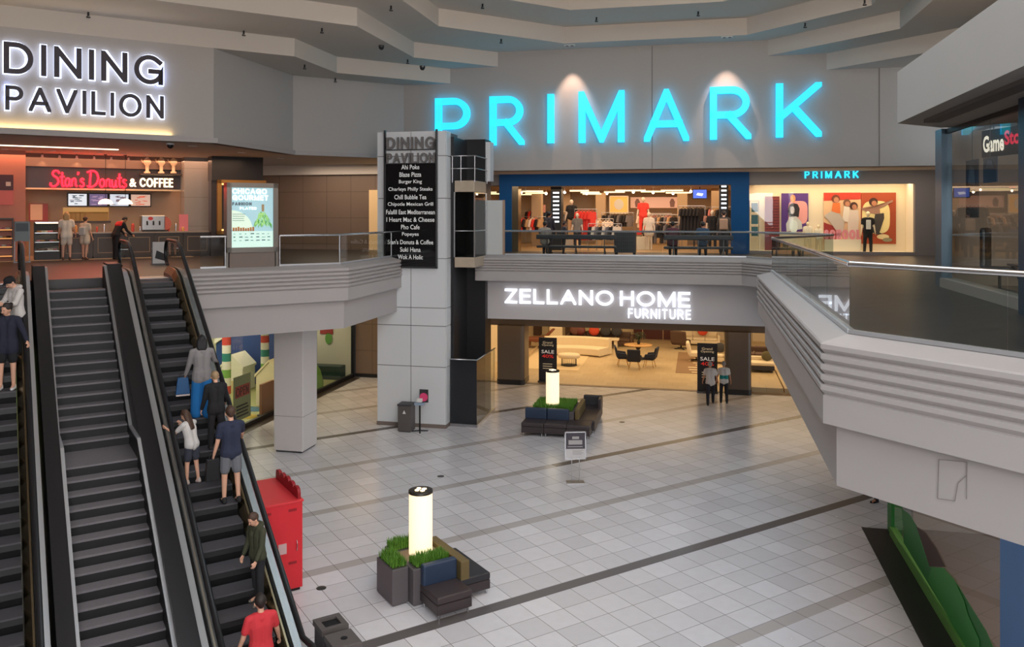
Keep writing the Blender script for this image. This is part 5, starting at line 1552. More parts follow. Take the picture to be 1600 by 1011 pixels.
    for sd in legs:
        hj, kn, an = legs[sd]
        body += [(hj, kn, .08, .055), (kn, an, .054, .036)]
        body += [(an, an + Vector((0, -.13, -.05)), .036, .03), (an, an + Vector((0, .03, -.05)), .035, .032)]
    fuse('body', body + tor, sk, root, v_)
    inf = .014
    def grow(lst, e): return [((c[0], c[1], c[2] + e, c[3] + e) if len(c) == 4 else (c[0], c[1] + e, c[2])) for c in lst]
    if top:
        sh_ = grow(tor[:-1], inf) + [(shc, shc + (neck - shc) * .45, .085, .07)]
        for sd in arms:
            sj, el, wr, fa = arms[sd]
            if sleeve == 'short': sh_ += [(sj, sj + (el - sj) * .62, .066, .062)]
            elif sleeve == 'long': sh_ += [(sj, el, .068, .055), (el, el + (wr - el) * .93, .055, .042)]
        for sd in (1, -1): sh_ += [(hip + Vector((sd * .07, 0, .02)), hip + Vector((sd * .075, 0, .0)), .126, .126)]
        if hem:
            for sd in (1, -1):
                sh_ += [(hip + Vector((sd * .07, 0, .05)), hip + Vector((sd * .08, 0, -hem)), .125, .125)]
        if collar == 'hood':
            sh_ += [(neck + Vector((-.06, .07, .0)), neck + Vector((.06, .07, .0)), .05, .05), (neck + Vector((-.07, .02, -.01)), neck + Vector((.07, .02, -.01)), .035, .035)]
        fuse('top', sh_, cloth(top), root, v_ * 1.15)
    if bottom:
        bt = []
        for sd in legs:
            hj, kn, an = legs[sd]
            bt += [(hip + Vector((sd * .07, 0, .03)), hj, .108, .1)]
            if legwear == 'long': bt += [(hj, kn, .098, .072), (kn, an + (kn - an) * .02, .072, .06)]
            elif legwear == 'wide': bt += [(hj, kn, .112, .108), (kn, an + Vector((0, 0, .0)), .108, .115)]
            elif legwear == 'shorts': bt += [(hj, hj + (kn - hj) * .72, .102, .092)]
            elif legwear == 'skirt': bt += [(hj, hj + (kn - hj) * .45, .125, .135)]
        bt += [(hip - up * .04, hip + up * .02, .112, .105)]
        fuse('bottoms', bt, cloth(bottom), root, v_ * 1.15)
    if shoes:
        for sd in legs:
            hj, kn, an = legs[sd]
            fuse('shoe', [(an + Vector((0, .035, -.045)), an + Vector((0, -.06, -.045)), .042, .04), (an + Vector((0, -.05, -.05)), an + Vector((sd * .01, -.155, -.055)), .042, .03), (an + Vector((0, .02, -.0)), an + Vector((0, .02, -.03)), .042, .042)], cloth(shoes), root, v_ * 1.1)
    if hair:
        hm = mat('hair_' + hair[0], HAIRC[hair[0]], .55, bump=.3, vs=120)
        hs = [(hc + hup * .036 - hfw * .022, .1, (.92, 1.0, 1.0)), (hc + hup * .0 - hfw * .05, hc - hup * .035 - hfw * .045, .065, .05), (hc + hup * .075 + hfw * .03, hc + hup * .09 + hfw * .0, .045, .06)]
        if hair[1] == 'bob':
            for k in (-1, 0, 1): hs += [(hc - hfw * .05 + hsd * .055 * k, hc - hfw * .055 + hsd * .06 * k - hup * .16, .06, .045)]
        if hair[1] == 'long':
            for k in (-1, 0, 1): hs += [(hc - hfw * .05 + hsd * .05 * k, neck - fw2 * .085 + hsd * .05 * k - up2 * .2, .062, .04)]
        if hair[1] == 'bun': hs += [(hc - hfw * .1 + hup * .06, hc - hfw * .11 + hup * .07, .045, .045)]
        fuse('hair', hs, hm, root, v_)
    if cap:
        cp = [(hc + hup * .05 - hfw * .005, .104, (.95, 1.05, .85))]
        for k in (-1, 0, 1): cp += [(hc + hup * .055 + hfw * .08 + hsd * .035 * k, hc + hup * .05 + hfw * (.17 - .02 * abs(k)) + hsd * .035 * k, .014, .01)]
        fuse('cap', cp, cloth(cap), root, v_)
    if face:
        for sd in (1, -1):
            q = MB(); q.sph(tuple(hc + hfw * .089 + hsd * .034 * sd + hup * .012), .009, 8); q.build('eye', M_NEAR, root)
        q = MB(); q.tube([tuple(hc + hfw * .0965 - hup * .056 + hsd * k) for k in (-.02, 0, .02)], .005, 6); q.build('mouth', mat('lips', (150, 76, 70), .5), root)
    return root, dict(arms=arms, hip=hip, legs=legs, s=s, neck=neck, chest=chest, waist=waist, up=up2)

def part_tube(root, name, pts, r, m, n=8):
    q = MB(); q.tube([tuple(p) for p in pts], r, n); return q.build(name, m, root)
def held(name, label, cat, root, info, mk, side, off=(0, 0, 0)):
    """a thing carried in a hand: top-level, placed at the hand"""
    wr = info['arms'][side][2] + info['arms'][side][3] * .09 + Vector(off)
    Mx = Matrix.Translation(root.location) @ Matrix.Rotation(root.rotation_euler.z, 4, 'Z') @ Matrix.Scale(info['s'], 4)
    w = Mx @ wr
    t = thing(name, label, cat, tuple(w), root.rotation_euler.z)
    mk(t); return t

# escalator geometry for the riders
def esc_z(v):
    tn = math.tan(R(30))
    if v > 22: return ZU
    z = ZU - .16 - (21.8 - v) * tn
    return max(0, z)
def on_esc(u, v):
    k = math.floor((22.6 - v) / .4 + 1e-6)
    z = min(ZU, max(0, esc_z(22.6 - .4 * k)))
    return T3(u, v, z)
ATo = AT                                  # facing -v (down the escalator)
UPo = AT + math.pi                        # facing +v (up the escalator)
NVX = .011
# riders on the right escalator
r_, i_ = person('woman in grey top and wide blue trousers riding up, seen from behind', *on_esc(3.56, 17.45), UPo - R(6), 1.62, (128, 124, 124), (22, 104, 168), dict(aL=(4, 14, 16), aR=(34, 16, 40), head=(6, 0)), 'tan', ('black', 'bob'), (110, 90, 70), 'long', 'wide', NVX, hem=.10)
def mk_blue_bag(t):
    q = MB(); q.side([(-.14, -.36), (.14, -.36), (.1, -.02), (-.1, -.02)], -.05, .05); q.build('bag', mat('blue_bag', (20, 74, 120), .5), t, bevel=.015)
    q = MB(); q.tube([(-.07, 0, -.03), (-.04, 0, .06), (.04, 0, .06), (.07, 0, -.03)], .008, 6); q.build('handle', M_NEAR, t)
    q = MB(); q.box(-.13, -.055, -.39, .13, .055, -.36); q.build('bag_base', mat('bag_base', (196, 180, 176), .5), t)
held('hand_bag', 'blue bag with pale base carried by the woman in wide blue trousers', 'bag', r_, i_, mk_blue_bag, 1, (.03, 0, .06))
person('short person in black jacket with grey blonde hair riding below the woman in blue trousers', *on_esc(3.66, 16.62), UPo, 1.48, (24, 23, 26), (28, 26, 30), dict(aL=(6, 10, 14), aR=(20, 10, 30), head=(20, 0), lean=6), 'fair', ('sand', 'short'), (40, 36, 36), 'long', 'long', NVX, hem=.04)
person('girl with long brown hair leaning on the inner handrail of the escalator, white tee', *on_esc(3.13, 16.2), UPo + R(38), 1.36, (196, 192, 188), (52, 54, 66), dict(aL=(46, 6, 70), aR=(40, 6, 78), head=(18, 10), lean=12, lL=(6, 6), lR=(-4, 4)), 'fair', ('brown', 'long'), (190, 170, 160), 'short', 'shorts', NVX)
r_, i_ = person('man in navy tee and grey shorts riding up, seen from behind', *on_esc(3.66, 15.45), UPo + R(4), 1.72, (38, 44, 66), (108, 110, 116), dict(aL=(2, 10, 14), aR=(36, 14, 24), head=(10, 0)), 'fair', ('brown', 'short'), (34, 32, 34), 'short', 'shorts', NVX)
def mk_dark_bag(t):
    q = MB(); q.side([(-.13, -.42), (.13, -.42), (.11, -.02), (-.11, -.02)], -.05, .05); q.build('bag', M_BLACK, t, bevel=.012)
    q = MB(); q.tube([(-.07, 0, -.03), (-.04, 0, .06), (.04, 0, .06), (.07, 0, -.03)], .008, 6); q.build('handle', M_NEAR, t)
held('shopping_bag', 'black shopping bag held low by the man in navy tee', 'bag', r_, i_, mk_dark_bag, 1, (0, 0, .04))
person('boy in dark green hooded jacket standing sideways against the escalator handrail', *on_esc(3.68, 13.72), AT - R(70), 1.50, (62, 64, 46), (34, 34, 38), dict(aL=(10, 6, 24), aR=(6, 8, 14), head=(24, 0), lean=2), 'fair', ('brown', 'short'), (120, 112, 104), 'long', 'long', NVX, collar='hood', face=True)
person('man in red tee with dark hair at the foot of the escalator, seen from behind', *T3(3.36, 12.35, .03), UPo, 1.66, (206, 54, 62), (40, 40, 46), dict(aL=(4, 16, 14), aR=(12, 16, 20), head=(10, 0)), 'fair', ('dark', 'short'), (30, 28, 30), 'short', 'long', NVX)
# riders on the left escalator
r_, i_ = person('woman in navy sweatshirt and black shorts with white sneakers riding down', *on_esc(.22, 18.8), AT - R(18), 1.66, (34, 36, 54), (24, 24, 28), dict(aL=(18, 26, 22), aR=(20, 16, 40), head=(16, -30), lL=(2, 2), lR=(4, 4)), 'fair', ('dark', 'bun'), (226, 222, 224), 'long', 'shorts', NVX, face=True, hem=.12)
r_, i_ = person('man in white hoodie and black cap looking at a phone, riding down', *on_esc(.40, 19.75), AT - R(62), 1.68, (206, 200, 196), (28, 27, 30), dict(aL=(28, 8, 66), aR=(26, 8, 66), head=(34, 0), lean=4), 'fair', ('black', 'short'), (40, 40, 40), 'long', 'long', NVX, cap=(26, 24, 28), collar='hood', face=True)
def mk_phone(t):
    q = MB(); q.box(-.035, -.05, 0, .035, .09, .012); q.build('phone', M_BLACK, t, bevel=.004)
held('phone', 'dark phone held by the man in the white hoodie', 'phone', r_, i_, mk_phone, 1, (-.06, -.02, .03))
# the couple before the furniture shop
x, y = gp(1110, 632); person('man in white shirt, dark trousers and cap walking hand in hand past the furniture shop', x, y, 0, R(170), 1.66, (206, 196, 190), (34, 32, 40), dict(lean=10, bend=6, head=(10, 0), lL=(-16, 6), lR=(20, 6), aL=(12, 10, 20), aR=(0, 14, 10)), 'tan', ('grey', 'short'), (30, 26, 26), 'short', 'long', .016, cap=(190, 60, 56))
x, y = gp(1131, 630); r_, i_ = person('grey-haired person in white and teal shirt beside the man in the cap', x, y, 0, R(172), 1.60, (206, 200, 194), (28, 27, 34), dict(lean=3, head=(6, 0), aL=(4, 12, 12), aR=(4, 12, 12)), 'tan', ('grey', 'short'), (24, 22, 22), 'short', 'long', .016)
wz = i_['waist']; fuse('teal_band', [(wz + Vector((-.07, 0, -.06)), wz + Vector((-.07, 0, .06)), .116, .114), (wz + Vector((.07, 0, -.06)), wz + Vector((.07, 0, .06)), .116, .114)], cloth((20, 130, 126)), r_, .016)
# hidden behind the right-hand gallery edge, only a shoe shows
x, y = gp(1378, 787); person('person whose black shoe shows below the right-hand gallery edge', x + .12, y, 0, R(-75), 1.7, (60, 60, 70), (26, 26, 30), dict(lL=(-18, 4), lR=(18, 6)), 'tan', ('dark', 'short'), (14, 14, 16), 'long', 'long', .012)
# coffee counter customers and staff
def at_u(px, v_): return T(tu_at(px, v_), v_)
x, y = at_u(104, 33.15); person('woman with blonde hair, white top and shorts at the coffee counter', x, y, ZU, R(205), 1.68, (224, 210, 196), (206, 190, 176), dict(head=(4, 0), aR=(10, 10, 30)), 'fair', ('blonde', 'bob'), (90, 60, 50), 'short', 'shorts', .018, hem=.06)
x, y = at_u(133, 33.15); r_, i_ = person('woman in pale dress with a small pale backpack at the coffee counter', x, y, ZU, R(170), 1.52, (206, 190, 172), (206, 190, 172), dict(head=(6, 0), lL=(4, 4), lR=(-6, 4), aL=(20, 10, 40)), 'fair', ('brown', 'short'), (90, 60, 50), 'short', 'skirt', .018, hem=.05)
q = MB(); q.box(-.13, .1, .98, .13, .22, 1.32); q.build('backpack', mat('pale_backpack', (196, 190, 186), .6), r_, bevel=.04, seg=3)
x, y = at_u(181, 32.9); person('person in black with a red shoulder panel leaning at the coffee counter', x, y, ZU, R(150), 1.62, (24, 22, 26), (26, 25, 30), dict(lean=16, bend=14, head=(20, 0), aL=(30, 8, 20), aR=(20, 10, 30)), 'tan', ('black', 'short'), (30, 28, 30), 'long', 'long', .018)
q = MB(); 
rp = fuse('red_panel', [(Vector((-.1, -.16, 1.36)), Vector((.1, -.16, 1.36)), .085, .085), (Vector((-.09, -.12, 1.30)), Vector((.09, -.12, 1.30)), .09, .09)], cloth((206, 44, 44)), bpy.data.objects[[o.name for o in bpy.data.objects if o.get('label', '').startswith('person in black with a red')][0]], .018)
# ------------------------------------------------------------------ furniture shop, lower floor
def fW(px, py, z=0.012):
    return toW(gp(px, py, z))
M_CRM = mat('cream_boucle', (226, 208, 176), .9, bump=.2, vs=60)
M_BRN = mat('brown_leather', (118, 66, 44), .5)
M_DBR = mat('dark_brown_fabric', (84, 62, 50), .8)
M_MAR = mat('maroon_leather', (104, 42, 34), .45)
M_CHAR = mat('charcoal_fabric', (58, 56, 58), .85)
M_ORG = mat('orange_cushion', (206, 70, 40), .8)
M_NAVY = mat('navy_velvet', (26, 32, 50), .7)
M_WOOD = mat('honey_wood', (196, 150, 92), .45, var=.1, vs=6)
M_GOLD = mat('gold_leg', (190, 150, 90), .3, .8)
def pillow(par, c, w, m, name='cushion', rz=0, tilt=20):
    q = MB(); q.sph((0, 0, 0), .5, 12, (w, w * .36, w * .92))
    o = q.build(name, m, par); o.location = c; o.rotation_euler = (R(-tilt), 0, rz); return o
def free_pillow(label, W_, z, w, m, grp, tilt=18, rz=0):
    o = pillow(None, W3(W_[0], W_[1], z), w, m, 'cushion', AW + rz, tilt); return tag(o, label, 'cushion', grp)
def sofa(label, W_, w, d, m, rot=0, h=.82, arms=True, seat=.42, group=None, name='sofa', curve=0):
    t, M = thingW(name, label, 'sofa', W_[0], W_[1], .012, group); t.rotation_euler = (0, 0, AW + rot)
    if curve:
        n = 13; pts = []
        for k in range(n):
            a = -curve / 2 + curve * k / (n - 1); rr_ = w / R(curve)
            pts.append((rr_ * math.sin(R(a)), -rr_ * math.cos(R(a)) + rr_))
        def band(d0, d1, z0, z1):
            q = MB(); q.sweep([(x, -y) for x, y in pts], [(d0, z0), (d1, z0), (d1, z1), (d0, z1)]); return q
        pts = [(x, -y) for x, y in pts]
        def band(d0, d1, z0, z1):
            q = MB(); q.sweep(pts, [(d1, z0), (d0, z0), (d0, z1), (d1, z1)]); return q
        band(-d, 0, .05, seat).build('seat', m, t, bevel=.06, seg=3, fix=True)
        band(-.02, .28, .05, h).build('backrest', m, t, bevel=.08, seg=3, fix=True)
        return t
    q = MB(); q.box(-w / 2, -d, .1, w / 2, 0, seat - .12); q.build('base', m, t, bevel=.03)
    n = max(1, round(w / .9)); a = .14 if arms else 0
    for k in range(n):
        q = MB(); x0 = -w / 2 + a + (w - 2 * a) * k / n; x1 = -w / 2 + a + (w - 2 * a) * (k + 1) / n
        q.box(x0 + .005, -d, seat - .12, x1 - .005, -.2, seat + .03); q.build('seat_cushion', m, t, bevel=.05, seg=3)
        q = MB(); q.box(x0 + .005, -.24, seat, x1 - .005, -.02, h); q.build('back_cushion', m, t, bevel=.06, seg=3)
    if arms:
        for s_ in (-1, 1):
            q = MB(); q.box(s_ * w / 2 - (.14 if s_ > 0 else 0), -d, .1, s_ * w / 2 + (0 if s_ > 0 else .14), 0, seat + .2); q.build('armrest', m, t, bevel=.05, seg=3)
    for x in (-w / 2 + .1, w / 2 - .1):
        for y in (-d + .1, -.1):
            q = MB(); q.cyl(x, y, 0, .1, .02, 8); q.build('leg', M_NEAR, t)
    return t
def banner(label, pxa, pxb, wy):
    a, b = wx_at(pxa, wy), wx_at(pxb, wy)
    zt_ = zW((pxa + pxb) / 2, 528 if pxa < 1000 else 537, wy)
    t, M = thingW('sale_banner', label, 'banner', (a + b) / 2, wy, .016, 'sale banners at the furniture shop')
    w = (b - a) / 2; h = zt_
    q = MB(); q.box(-w, -.02, .06, w, .02, h); bd = q.build('sheet', mat('banner_black', (30, 28, 34), .5), t)
    q = MB(); q.box(-w - .02, -.16, 0, w + .02, .16, .06); q.build('base', M_DSTEEL, t)
    def tx(s_, x0, x1, z0, z1, m, nm):
        q = MB(); pv, fs = font_mesh(s_, x0, x1, z0, z1, .023, .01); q.add(pv, fs); q.build(nm, m, bd)
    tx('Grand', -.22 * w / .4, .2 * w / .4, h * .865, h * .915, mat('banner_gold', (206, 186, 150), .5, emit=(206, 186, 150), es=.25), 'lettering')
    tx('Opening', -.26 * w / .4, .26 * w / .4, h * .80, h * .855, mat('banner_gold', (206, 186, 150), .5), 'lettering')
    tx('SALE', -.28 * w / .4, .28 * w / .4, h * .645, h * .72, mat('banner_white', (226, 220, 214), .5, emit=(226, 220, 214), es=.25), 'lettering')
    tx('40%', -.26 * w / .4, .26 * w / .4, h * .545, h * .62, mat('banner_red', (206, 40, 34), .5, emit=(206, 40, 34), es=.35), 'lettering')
    q = MB()
    for k in range(3): q.box(-.22 * w / .4, -.023, h * (.40 - .05 * k), .2 * w / .4, -.021, h * (.415 - .05 * k))
    q.build('small_print', mat('banner_gold', (206, 186, 150), .5), bd)
    return t
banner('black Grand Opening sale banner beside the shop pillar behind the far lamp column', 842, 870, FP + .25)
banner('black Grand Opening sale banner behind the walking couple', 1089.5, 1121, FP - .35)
p = fW(899, 556); sofa('large curved cream sofa facing the furniture shop entrance', (p[0], p[1] + 1.0), 3.5, .95, M_CRM, curve=55, h=.86)
p = fW(889, 571)
t, M = thingW('ottoman_table', 'round cream topped table on a dark cage base before the curved cream sofa', 'table', p[0], p[1], .012)
q = MB(); q.lathe([(.5, .38), (.55, .43), (.55, .52), (.5, .57), (.001, .57)], 28, ell=.8); q.lathe([(.001, .38), (.5, .38)], 28, ell=.8); q.build('top', M_CRM, t)
q = MB(); q.cyl(0, 0, 0, .03, .4, 20)
for k in range(12): q.tube([(.36 * math.cos(R(30 * k)), .3 * math.sin(R(30 * k)), .02), (.36 * math.cos(R(30 * k)), .3 * math.sin(R(30 * k)), .39)], .014, 5)
q.build('base', M_NEAR, t)
p = fW(936, 541); sofa('long dark brown sofa against the cream wall panels', (p[0], p[1] + 1.0), 3.7, .95, M_DBR, h=.72, seat=.40)
for k, (px, m, lab) in enumerate(((898, mat('plaid_cushion', (110, 70, 56), .8), 'plaid brown cushion at the end of the long dark sofa'), (906, M_MAR, 'maroon cushion beside the plaid one on the long dark sofa'), (928, M_ORG, 'red cushion in the middle of the long dark sofa'), (946, M_CHAR, 'charcoal cushion next to the red one on the long dark sofa'), (963, M_CHAR, 'charcoal cushion at the honey table end of the long dark sofa'))):
    free_pillow(lab, (wx_at(px, p[1] + .55), p[1] + .62), .78, .62, m, None, 16)
p = fW(947, 545)
t, M = thingW('bench_table', 'low cream bench table in front of the long dark sofa', 'table', p[0], p[1] + .3, .012)
q = MB(); q.box(-.68, -.3, .44, .68, .3, .54); q.build('top', M_CRM, t, bevel=.03)
for x in (-.5, .5):
    q = MB(); q.box(x - .08, -.24, 0, x + .08, .24, .45); q.build('leg', M_CRM, t, bevel=.02)
# dining table with navy chairs and a plant
p = fW(996, 564)
t, M = thingW('dining_table', 'honey wood dining table ringed by navy chairs', 'table', p[0], p[1] + .5, .012)
q = MB(); q.lathe([(.001, .70), (.7, .70), (.72, .73), (.7, .75), (.001, .75)], 28, ell=.8); q.build('top', M_WOOD, t)
q = MB(); q.lathe([(.34, 0), (.3, .05), (.1, .2), (.08, .5), (.2, .7)], 16); q.build('pedestal', M_NEAR, t)
def navy_chair(label, W_, rot):
    t, M = thingW('dining_chair', label, 'chair', W_[0], W_[1], .012, 'navy dining chairs'); t.rotation_euler = (0, 0, AW + rot)
    q = MB(); q.box(-.3, -.3, .38, .3, .26, .5); q.build('seat', M_NAVY, t, bevel=.05, seg=3)
    q = MB(); q.prof([(.16, .44), (.3, .44), (.42, .98), (.34, 1.0)], -.31, .31); q.build('backrest', M_NAVY, t, bevel=.04, seg=3, fix=True)
    for s_ in (-1, 1):
        q = MB(); q.prof([(-.2, .46), (.26, .46), (.32, .72), (-.16, .66)], s_ * .3 - .04, s_ * .3 + .04); q.build('armrest', M_NAVY, t, bevel=.03, fix=True)
    for x in (-.24, .24):
        for y in (-.24, .22):
            q = MB(); q.tube([(x * .7, y * .7, .4), (x * 1.1, y * 1.1, 0)], .016, 6); q.build('leg', M_GOLD, t)
navy_chair('navy dining chair nearest the curved sofa, side on', fW(973, 572), R(100))
navy_chair('navy dining chair with its back to the entrance, before the honey table', fW(991, 577), R(180))
navy_chair('navy dining chair on the side of the honey table towards the brown armchair', fW(1015, 574), R(-100))
pp = (p[0] + .02, p[1] + .6)
t, M = thingW('potted_plant', 'dark leafy plant standing on the honey dining table', 'plant', pp[0], pp[1], .765)
q = MB(); q.lathe([(.06, 0), (.09, .1), (.05, .18), (.04, .2)], 12); q.build('vase', M_NEAR, t)
rr = random.Random(5); q = MB()
for k in range(46):
    a = rr.uniform(0, 6.28); l = rr.uniform(.1, .34); z = rr.uniform(.25, .62)
    x, y = math.cos(a) * l, math.sin(a) * l
    q.tube([(0, 0, .18), (x * .4, y * .4, z * .9), (x, y, z)], [.006, .005, .003], 4)
    q.sph((x, y, z), .045, 6, (1, 1, .5))
q.build('foliage', mat('dark_leaf', (44, 58, 34), .6), t)
# back wall pieces
a, b = wx_at(990, 49.0), wx_at(1051, 49.0)
t, M = thingW('display_cabinet', 'dark red-brown wall cabinet with pale shelf lines at the back of the furniture shop', 'cabinet', (a + b) / 2, 49.0, .012)
w = (b - a) / 2
q = MB(); q.box(-w, 0, 0, w, .55, 1.75); q.build('carcass', mat('mahogany', (78, 34, 28), .4), t)
q = MB(); q.box(-w, -.012, .9, w, .0, .93); q.box(-w, -.012, 1.45, w, 0, 1.48)
for x in (-w * .55, w * .5): q.box(x, -.012, 0, x + .03, 0, 1.75)
q.build('shelf_line', mat('pale_line', (206, 176, 140), .5), t)
q = MB(); q.box(-w * .5, -.02, 1.14, w * .35, -.012, 1.24); q.build('name_plate', mat('plate_cream', (226, 196, 160), .5), t)
p = fW(1064, 547)
def armchair(label, W_, m, rot, s_=1.0, z=.012):
    t, M = thingW('armchair', label, 'armchair', W_[0], W_[1], z, None); t.rotation_euler = (0, 0, AW + rot); t.scale = (s_,) * 3
    q = MB(); q.box(-.38, -.36, .22, .38, .36, .46); q.build('seat', m, t, bevel=.06, seg=3)
    q = MB(); q.prof([(.2, .3), (.4, .3), (.52, .92), (.36, .95)], -.4, .4); q.build('backrest', m, t, bevel=.06, seg=3, fix=True)
    q = MB(); q.cyl(0, 0, .04, .24, .04, 10)
    for k in range(4): q.bar((0, 0, .05), (.36 * math.cos(R(45 + 90 * k)), .36 * math.sin(R(45 + 90 * k)), .02), .05, .03)
    q.build('swivel_base', M_NEAR, t)
    return t
armchair('dark brown swivel armchair turned away from the entrance', (p[0], p[1] + .4), M_DBR, R(160), 1.1)
p = fW(1092, 541); sofa('cream sofa with an orange cushion near the rear wall', (p[0], p[1] + 1.1), 2.3, 1.0, M_CRM, h=.85)
free_pillow('orange cushion propped on the cream sofa near the rear wall', (p[0] + .2, p[1] + .62), .8, .6, M_ORG, None, 14, R(12))
# rug
r0 = fW(1064, 583); r1 = fW(1103, 552)
q = MB(MWf); q.box(r0[0] - .25, r0[1], .012, r1[0] + .4, r1[1], .026)
o = q.build('rug', mat('brown_rug', (140, 110, 80), .9)); tag(o, 'brown rug with broken cream stripes behind the second sale banner', 'rug')
q = MB(MWf); rr = random.Random(9)
for k in range(9):
    y = r0[1] + .2 + k * (r1[1] - r0[1] - .3) / 9
    x = r0[0] + rr.uniform(.3, .7)
    q.box(x, y, .026, x + rr.uniform(.7, 1.2), y + .16, .03)
q.build('stripe_pattern', M_CRM, o)
p0 = fW(862, 575); p1 = fW(925, 555)
q = MB(MWf); q.box(p0[0] - 1.6, p0[1] - .4, .012, p1[0] - .1, p1[1] + .4, .022)
o = q.build('rug', mat('pale_rug', (214, 190, 150), .9, var=.1, vs=6)); tag(o, 'pale rug under the curved cream sofa and round table', 'rug')
p = fW(1088, 565, .03); armchair('cream and black armchair half hidden behind the second sale banner', (p[0], p[1] + .3), M_CRM, R(90), 1.0, .032)
p = fW(1127, 569); sofa('cream two-seat sofa partly behind the pillar and the second banner', (p[0] + .1, p[1] + .9), 1.6, .9, M_CRM)
free_pillow('charcoal cushion on the cream two-seat sofa by the pillar', (p[0] - .05, p[1] + .45), .75, .55, M_CHAR, None)
# raised platforms in the show windows
def platform(label, a, b, y0, y1, h):
    q = MB(MWf); q.box(a, y0, 0, b, y1, h); o = q.build('display_platform', M_BEIGE, None, bevel=.01); tag(o, label, 'platform'); return o
pa = wx_at(1174, FP + .3)
platform('pale display platform with grey sofa in the shop window beside the pillar', pa, pa + 1.25, FP + .12, FP + 7, .22)
platform('pale display platform next to the grey sofa platform, behind the white parapet', pa + 1.3, 13, FP + .12, FP + 7, .22)
p = toW(gp(1190, 583, .22))
t = sofa('charcoal sofa with cream seat cushions on the window platform', (pa + .62, p[1] + 1.0), 1.15, .95, M_CHAR, rot=R(0), arms=False, h=.62); t.location.z = .225
for c in t.children:
    if c.name.startswith(('seat_cushion', 'back_cushion')): c.data.materials[0] = M_CRM
free_pillow('olive cushion leaning on the charcoal window sofa', (pa + .9, p[1] + .6), .9, .5, mat('olive_cushion', (92, 84, 54), .8), None)
t = sofa('low brown sofa behind the charcoal window sofa', (pa + .5, p[1] + 3.4), 1.5, .9, M_DBR, h=.7); t.location.z = .225
platform('pale display platform in the shop window nearest the elevator', -8.6, wx_at(781, FP + .2), FP + .12, FP + 9, .18)
p = toW(gp(768, 541, .18)); t = sofa('maroon leather sofa on the window platform nearest the elevator', (p[0], p[1] + 1.0), 1.7, .95, M_MAR, h=.72); t.location.z = .185
p = (wx_at(764, 47.5), 47.5); t = sofa('orange tan sofa at the rear corner by the elevator side window', p, 1.7, .95, mat('tan_orange_leather', (186, 104, 58), .5), h=.9, seat=.5)
q = MB(MWf); q.box(wx_at(745, 46.2), 45.9, .012, wx_at(770, 46.2), 46.5, .4); o = q.build('side_table', M_DBR); tag(o, 'dark low table before the orange tan sofa', 'table')
p = fW(843, 545); 
t, M = thingW('chaise_lounge', 'brown leather chaise with swept back beside the black banner', 'chaise', p[0], p[1] + .4, .012)
q = MB(); q.side([(-.75, .42), (-.2, .34), (.2, .42), (.75, 1.0), (.62, 1.05), (.1, .58), (-.75, .54)], -.4, .4); q.build('seat', M_BRN, t, bevel=.03, fix=True)
q = MB(); q.side([(-.75, .05), (-.62, .05), (-.62, .44), (-.75, .44)], -.38, .38); q.side([(.1, .05), (.25, .05), (.3, .5), (.15, .5)], -.38, .38); q.build('leg', M_WOOD, t)
p = fW(866, 541); sofa('tall cream armchair between the chaise and the long dark sofa', (p[0], p[1] + .7), .75, .8, M_CRM, h=1.0, arms=False)
a, b = wx_at(823, 49.2), wx_at(845, 49.2)
q = MB(MWf); q.box(a, 49.0, 0, b, 49.58, 2.2); o = q.build('wardrobe', M_DBR); tag(o, 'tall dark brown wardrobe at the rear of the furniture shop', 'wardrobe')
p = fW(871, 531); q = MB(MWf); q.box(p[0] + .3, 48.6, 0, p[0] + .75, 49.5, 2.4); o = q.build('screen_panel', M_DBR); tag(o, 'dark upright panel beside the tall cream armchair', 'panel')
for k, px in enumerate((1040, 1108, 1150)):
    pass

# ------------------------------------------------------------------ clothes shop, upper floor
M_DASH = emis('white_dash_light', (240, 246, 255), 2.5)
def led_column(label, pxa, pxb, wy, rows):
    a, b = wx_at(pxa, wy), wx_at(pxb, wy)
    t, M = thingW('light_column', label, 'column', (a + b) / 2, wy, ZU + .006, 'black columns with rows of white lights')
    w = (b - a) / 2
    q = MB(); q.box(-w, 0, 0, w, .6, 8.62 - ZU - .01); q.build('column_body', M_NEAR, t)
    for py in rows:
        z = zW((pxa + pxb) / 2, py, wy) - ZU
        q = MB()
        for k in range(4): q.box(-w * .55 + k * w * .3, -.012, z - .035, -w * .55 + k * w * .3 + w * .22, 0, z + .035)
        q.build('light_row', M_DASH, t)
led_column('black light column on the elevator side of the clothes shop entrance', 860.5, 877, 36.6, [301.5, 308, 314.5, 321, 327.5, 333.5, 340, 346.5])
led_column('black light column at the display window side of the clothes shop entrance', 1124, 1138, 36.6, [291.5, 298, 305, 311.5, 318, 325])
def GX_(px, wy): return wx_at(px, wy)
def zs_(px, py, wy): return zW(px, py, wy)
def wallboard(label, pxa, pxb, pya, pyb, wy, m, name='wall_picture', d=.05):
    a, b = wx_at(pxa, wy), wx_at(pxb, wy); pm = (pxa + pxb) / 2
    z1, z0 = zW(pm, pya, wy), zW(pm, pyb, wy)
    t, M = thingW(name, label, 'picture', (a + b) / 2, wy, z0)
    q = MB(); q.box(-(b - a) / 2, 0, 0, (b - a) / 2, d, z1 - z0); o = q.build('panel', m, t)
    return t, o, (b - a) / 2, z1 - z0
t, o, w, h = wallboard('large yellow framed picture of a pale shape over the clothes rails', 952, 982, 306, 334, 44, mat('picture_yellow', (226, 180, 96), .5, emit=(226, 170, 90), es=.25))
q = MB(); q.side([(w * .5 * math.cos(R(a)), h * .52 + h * .3 * math.sin(R(a))) for a in range(0, 360, 24)], -.012, 0); q.build('pale_shape', mat('picture_pale', (206, 204, 196), .5), o)
q = MB()
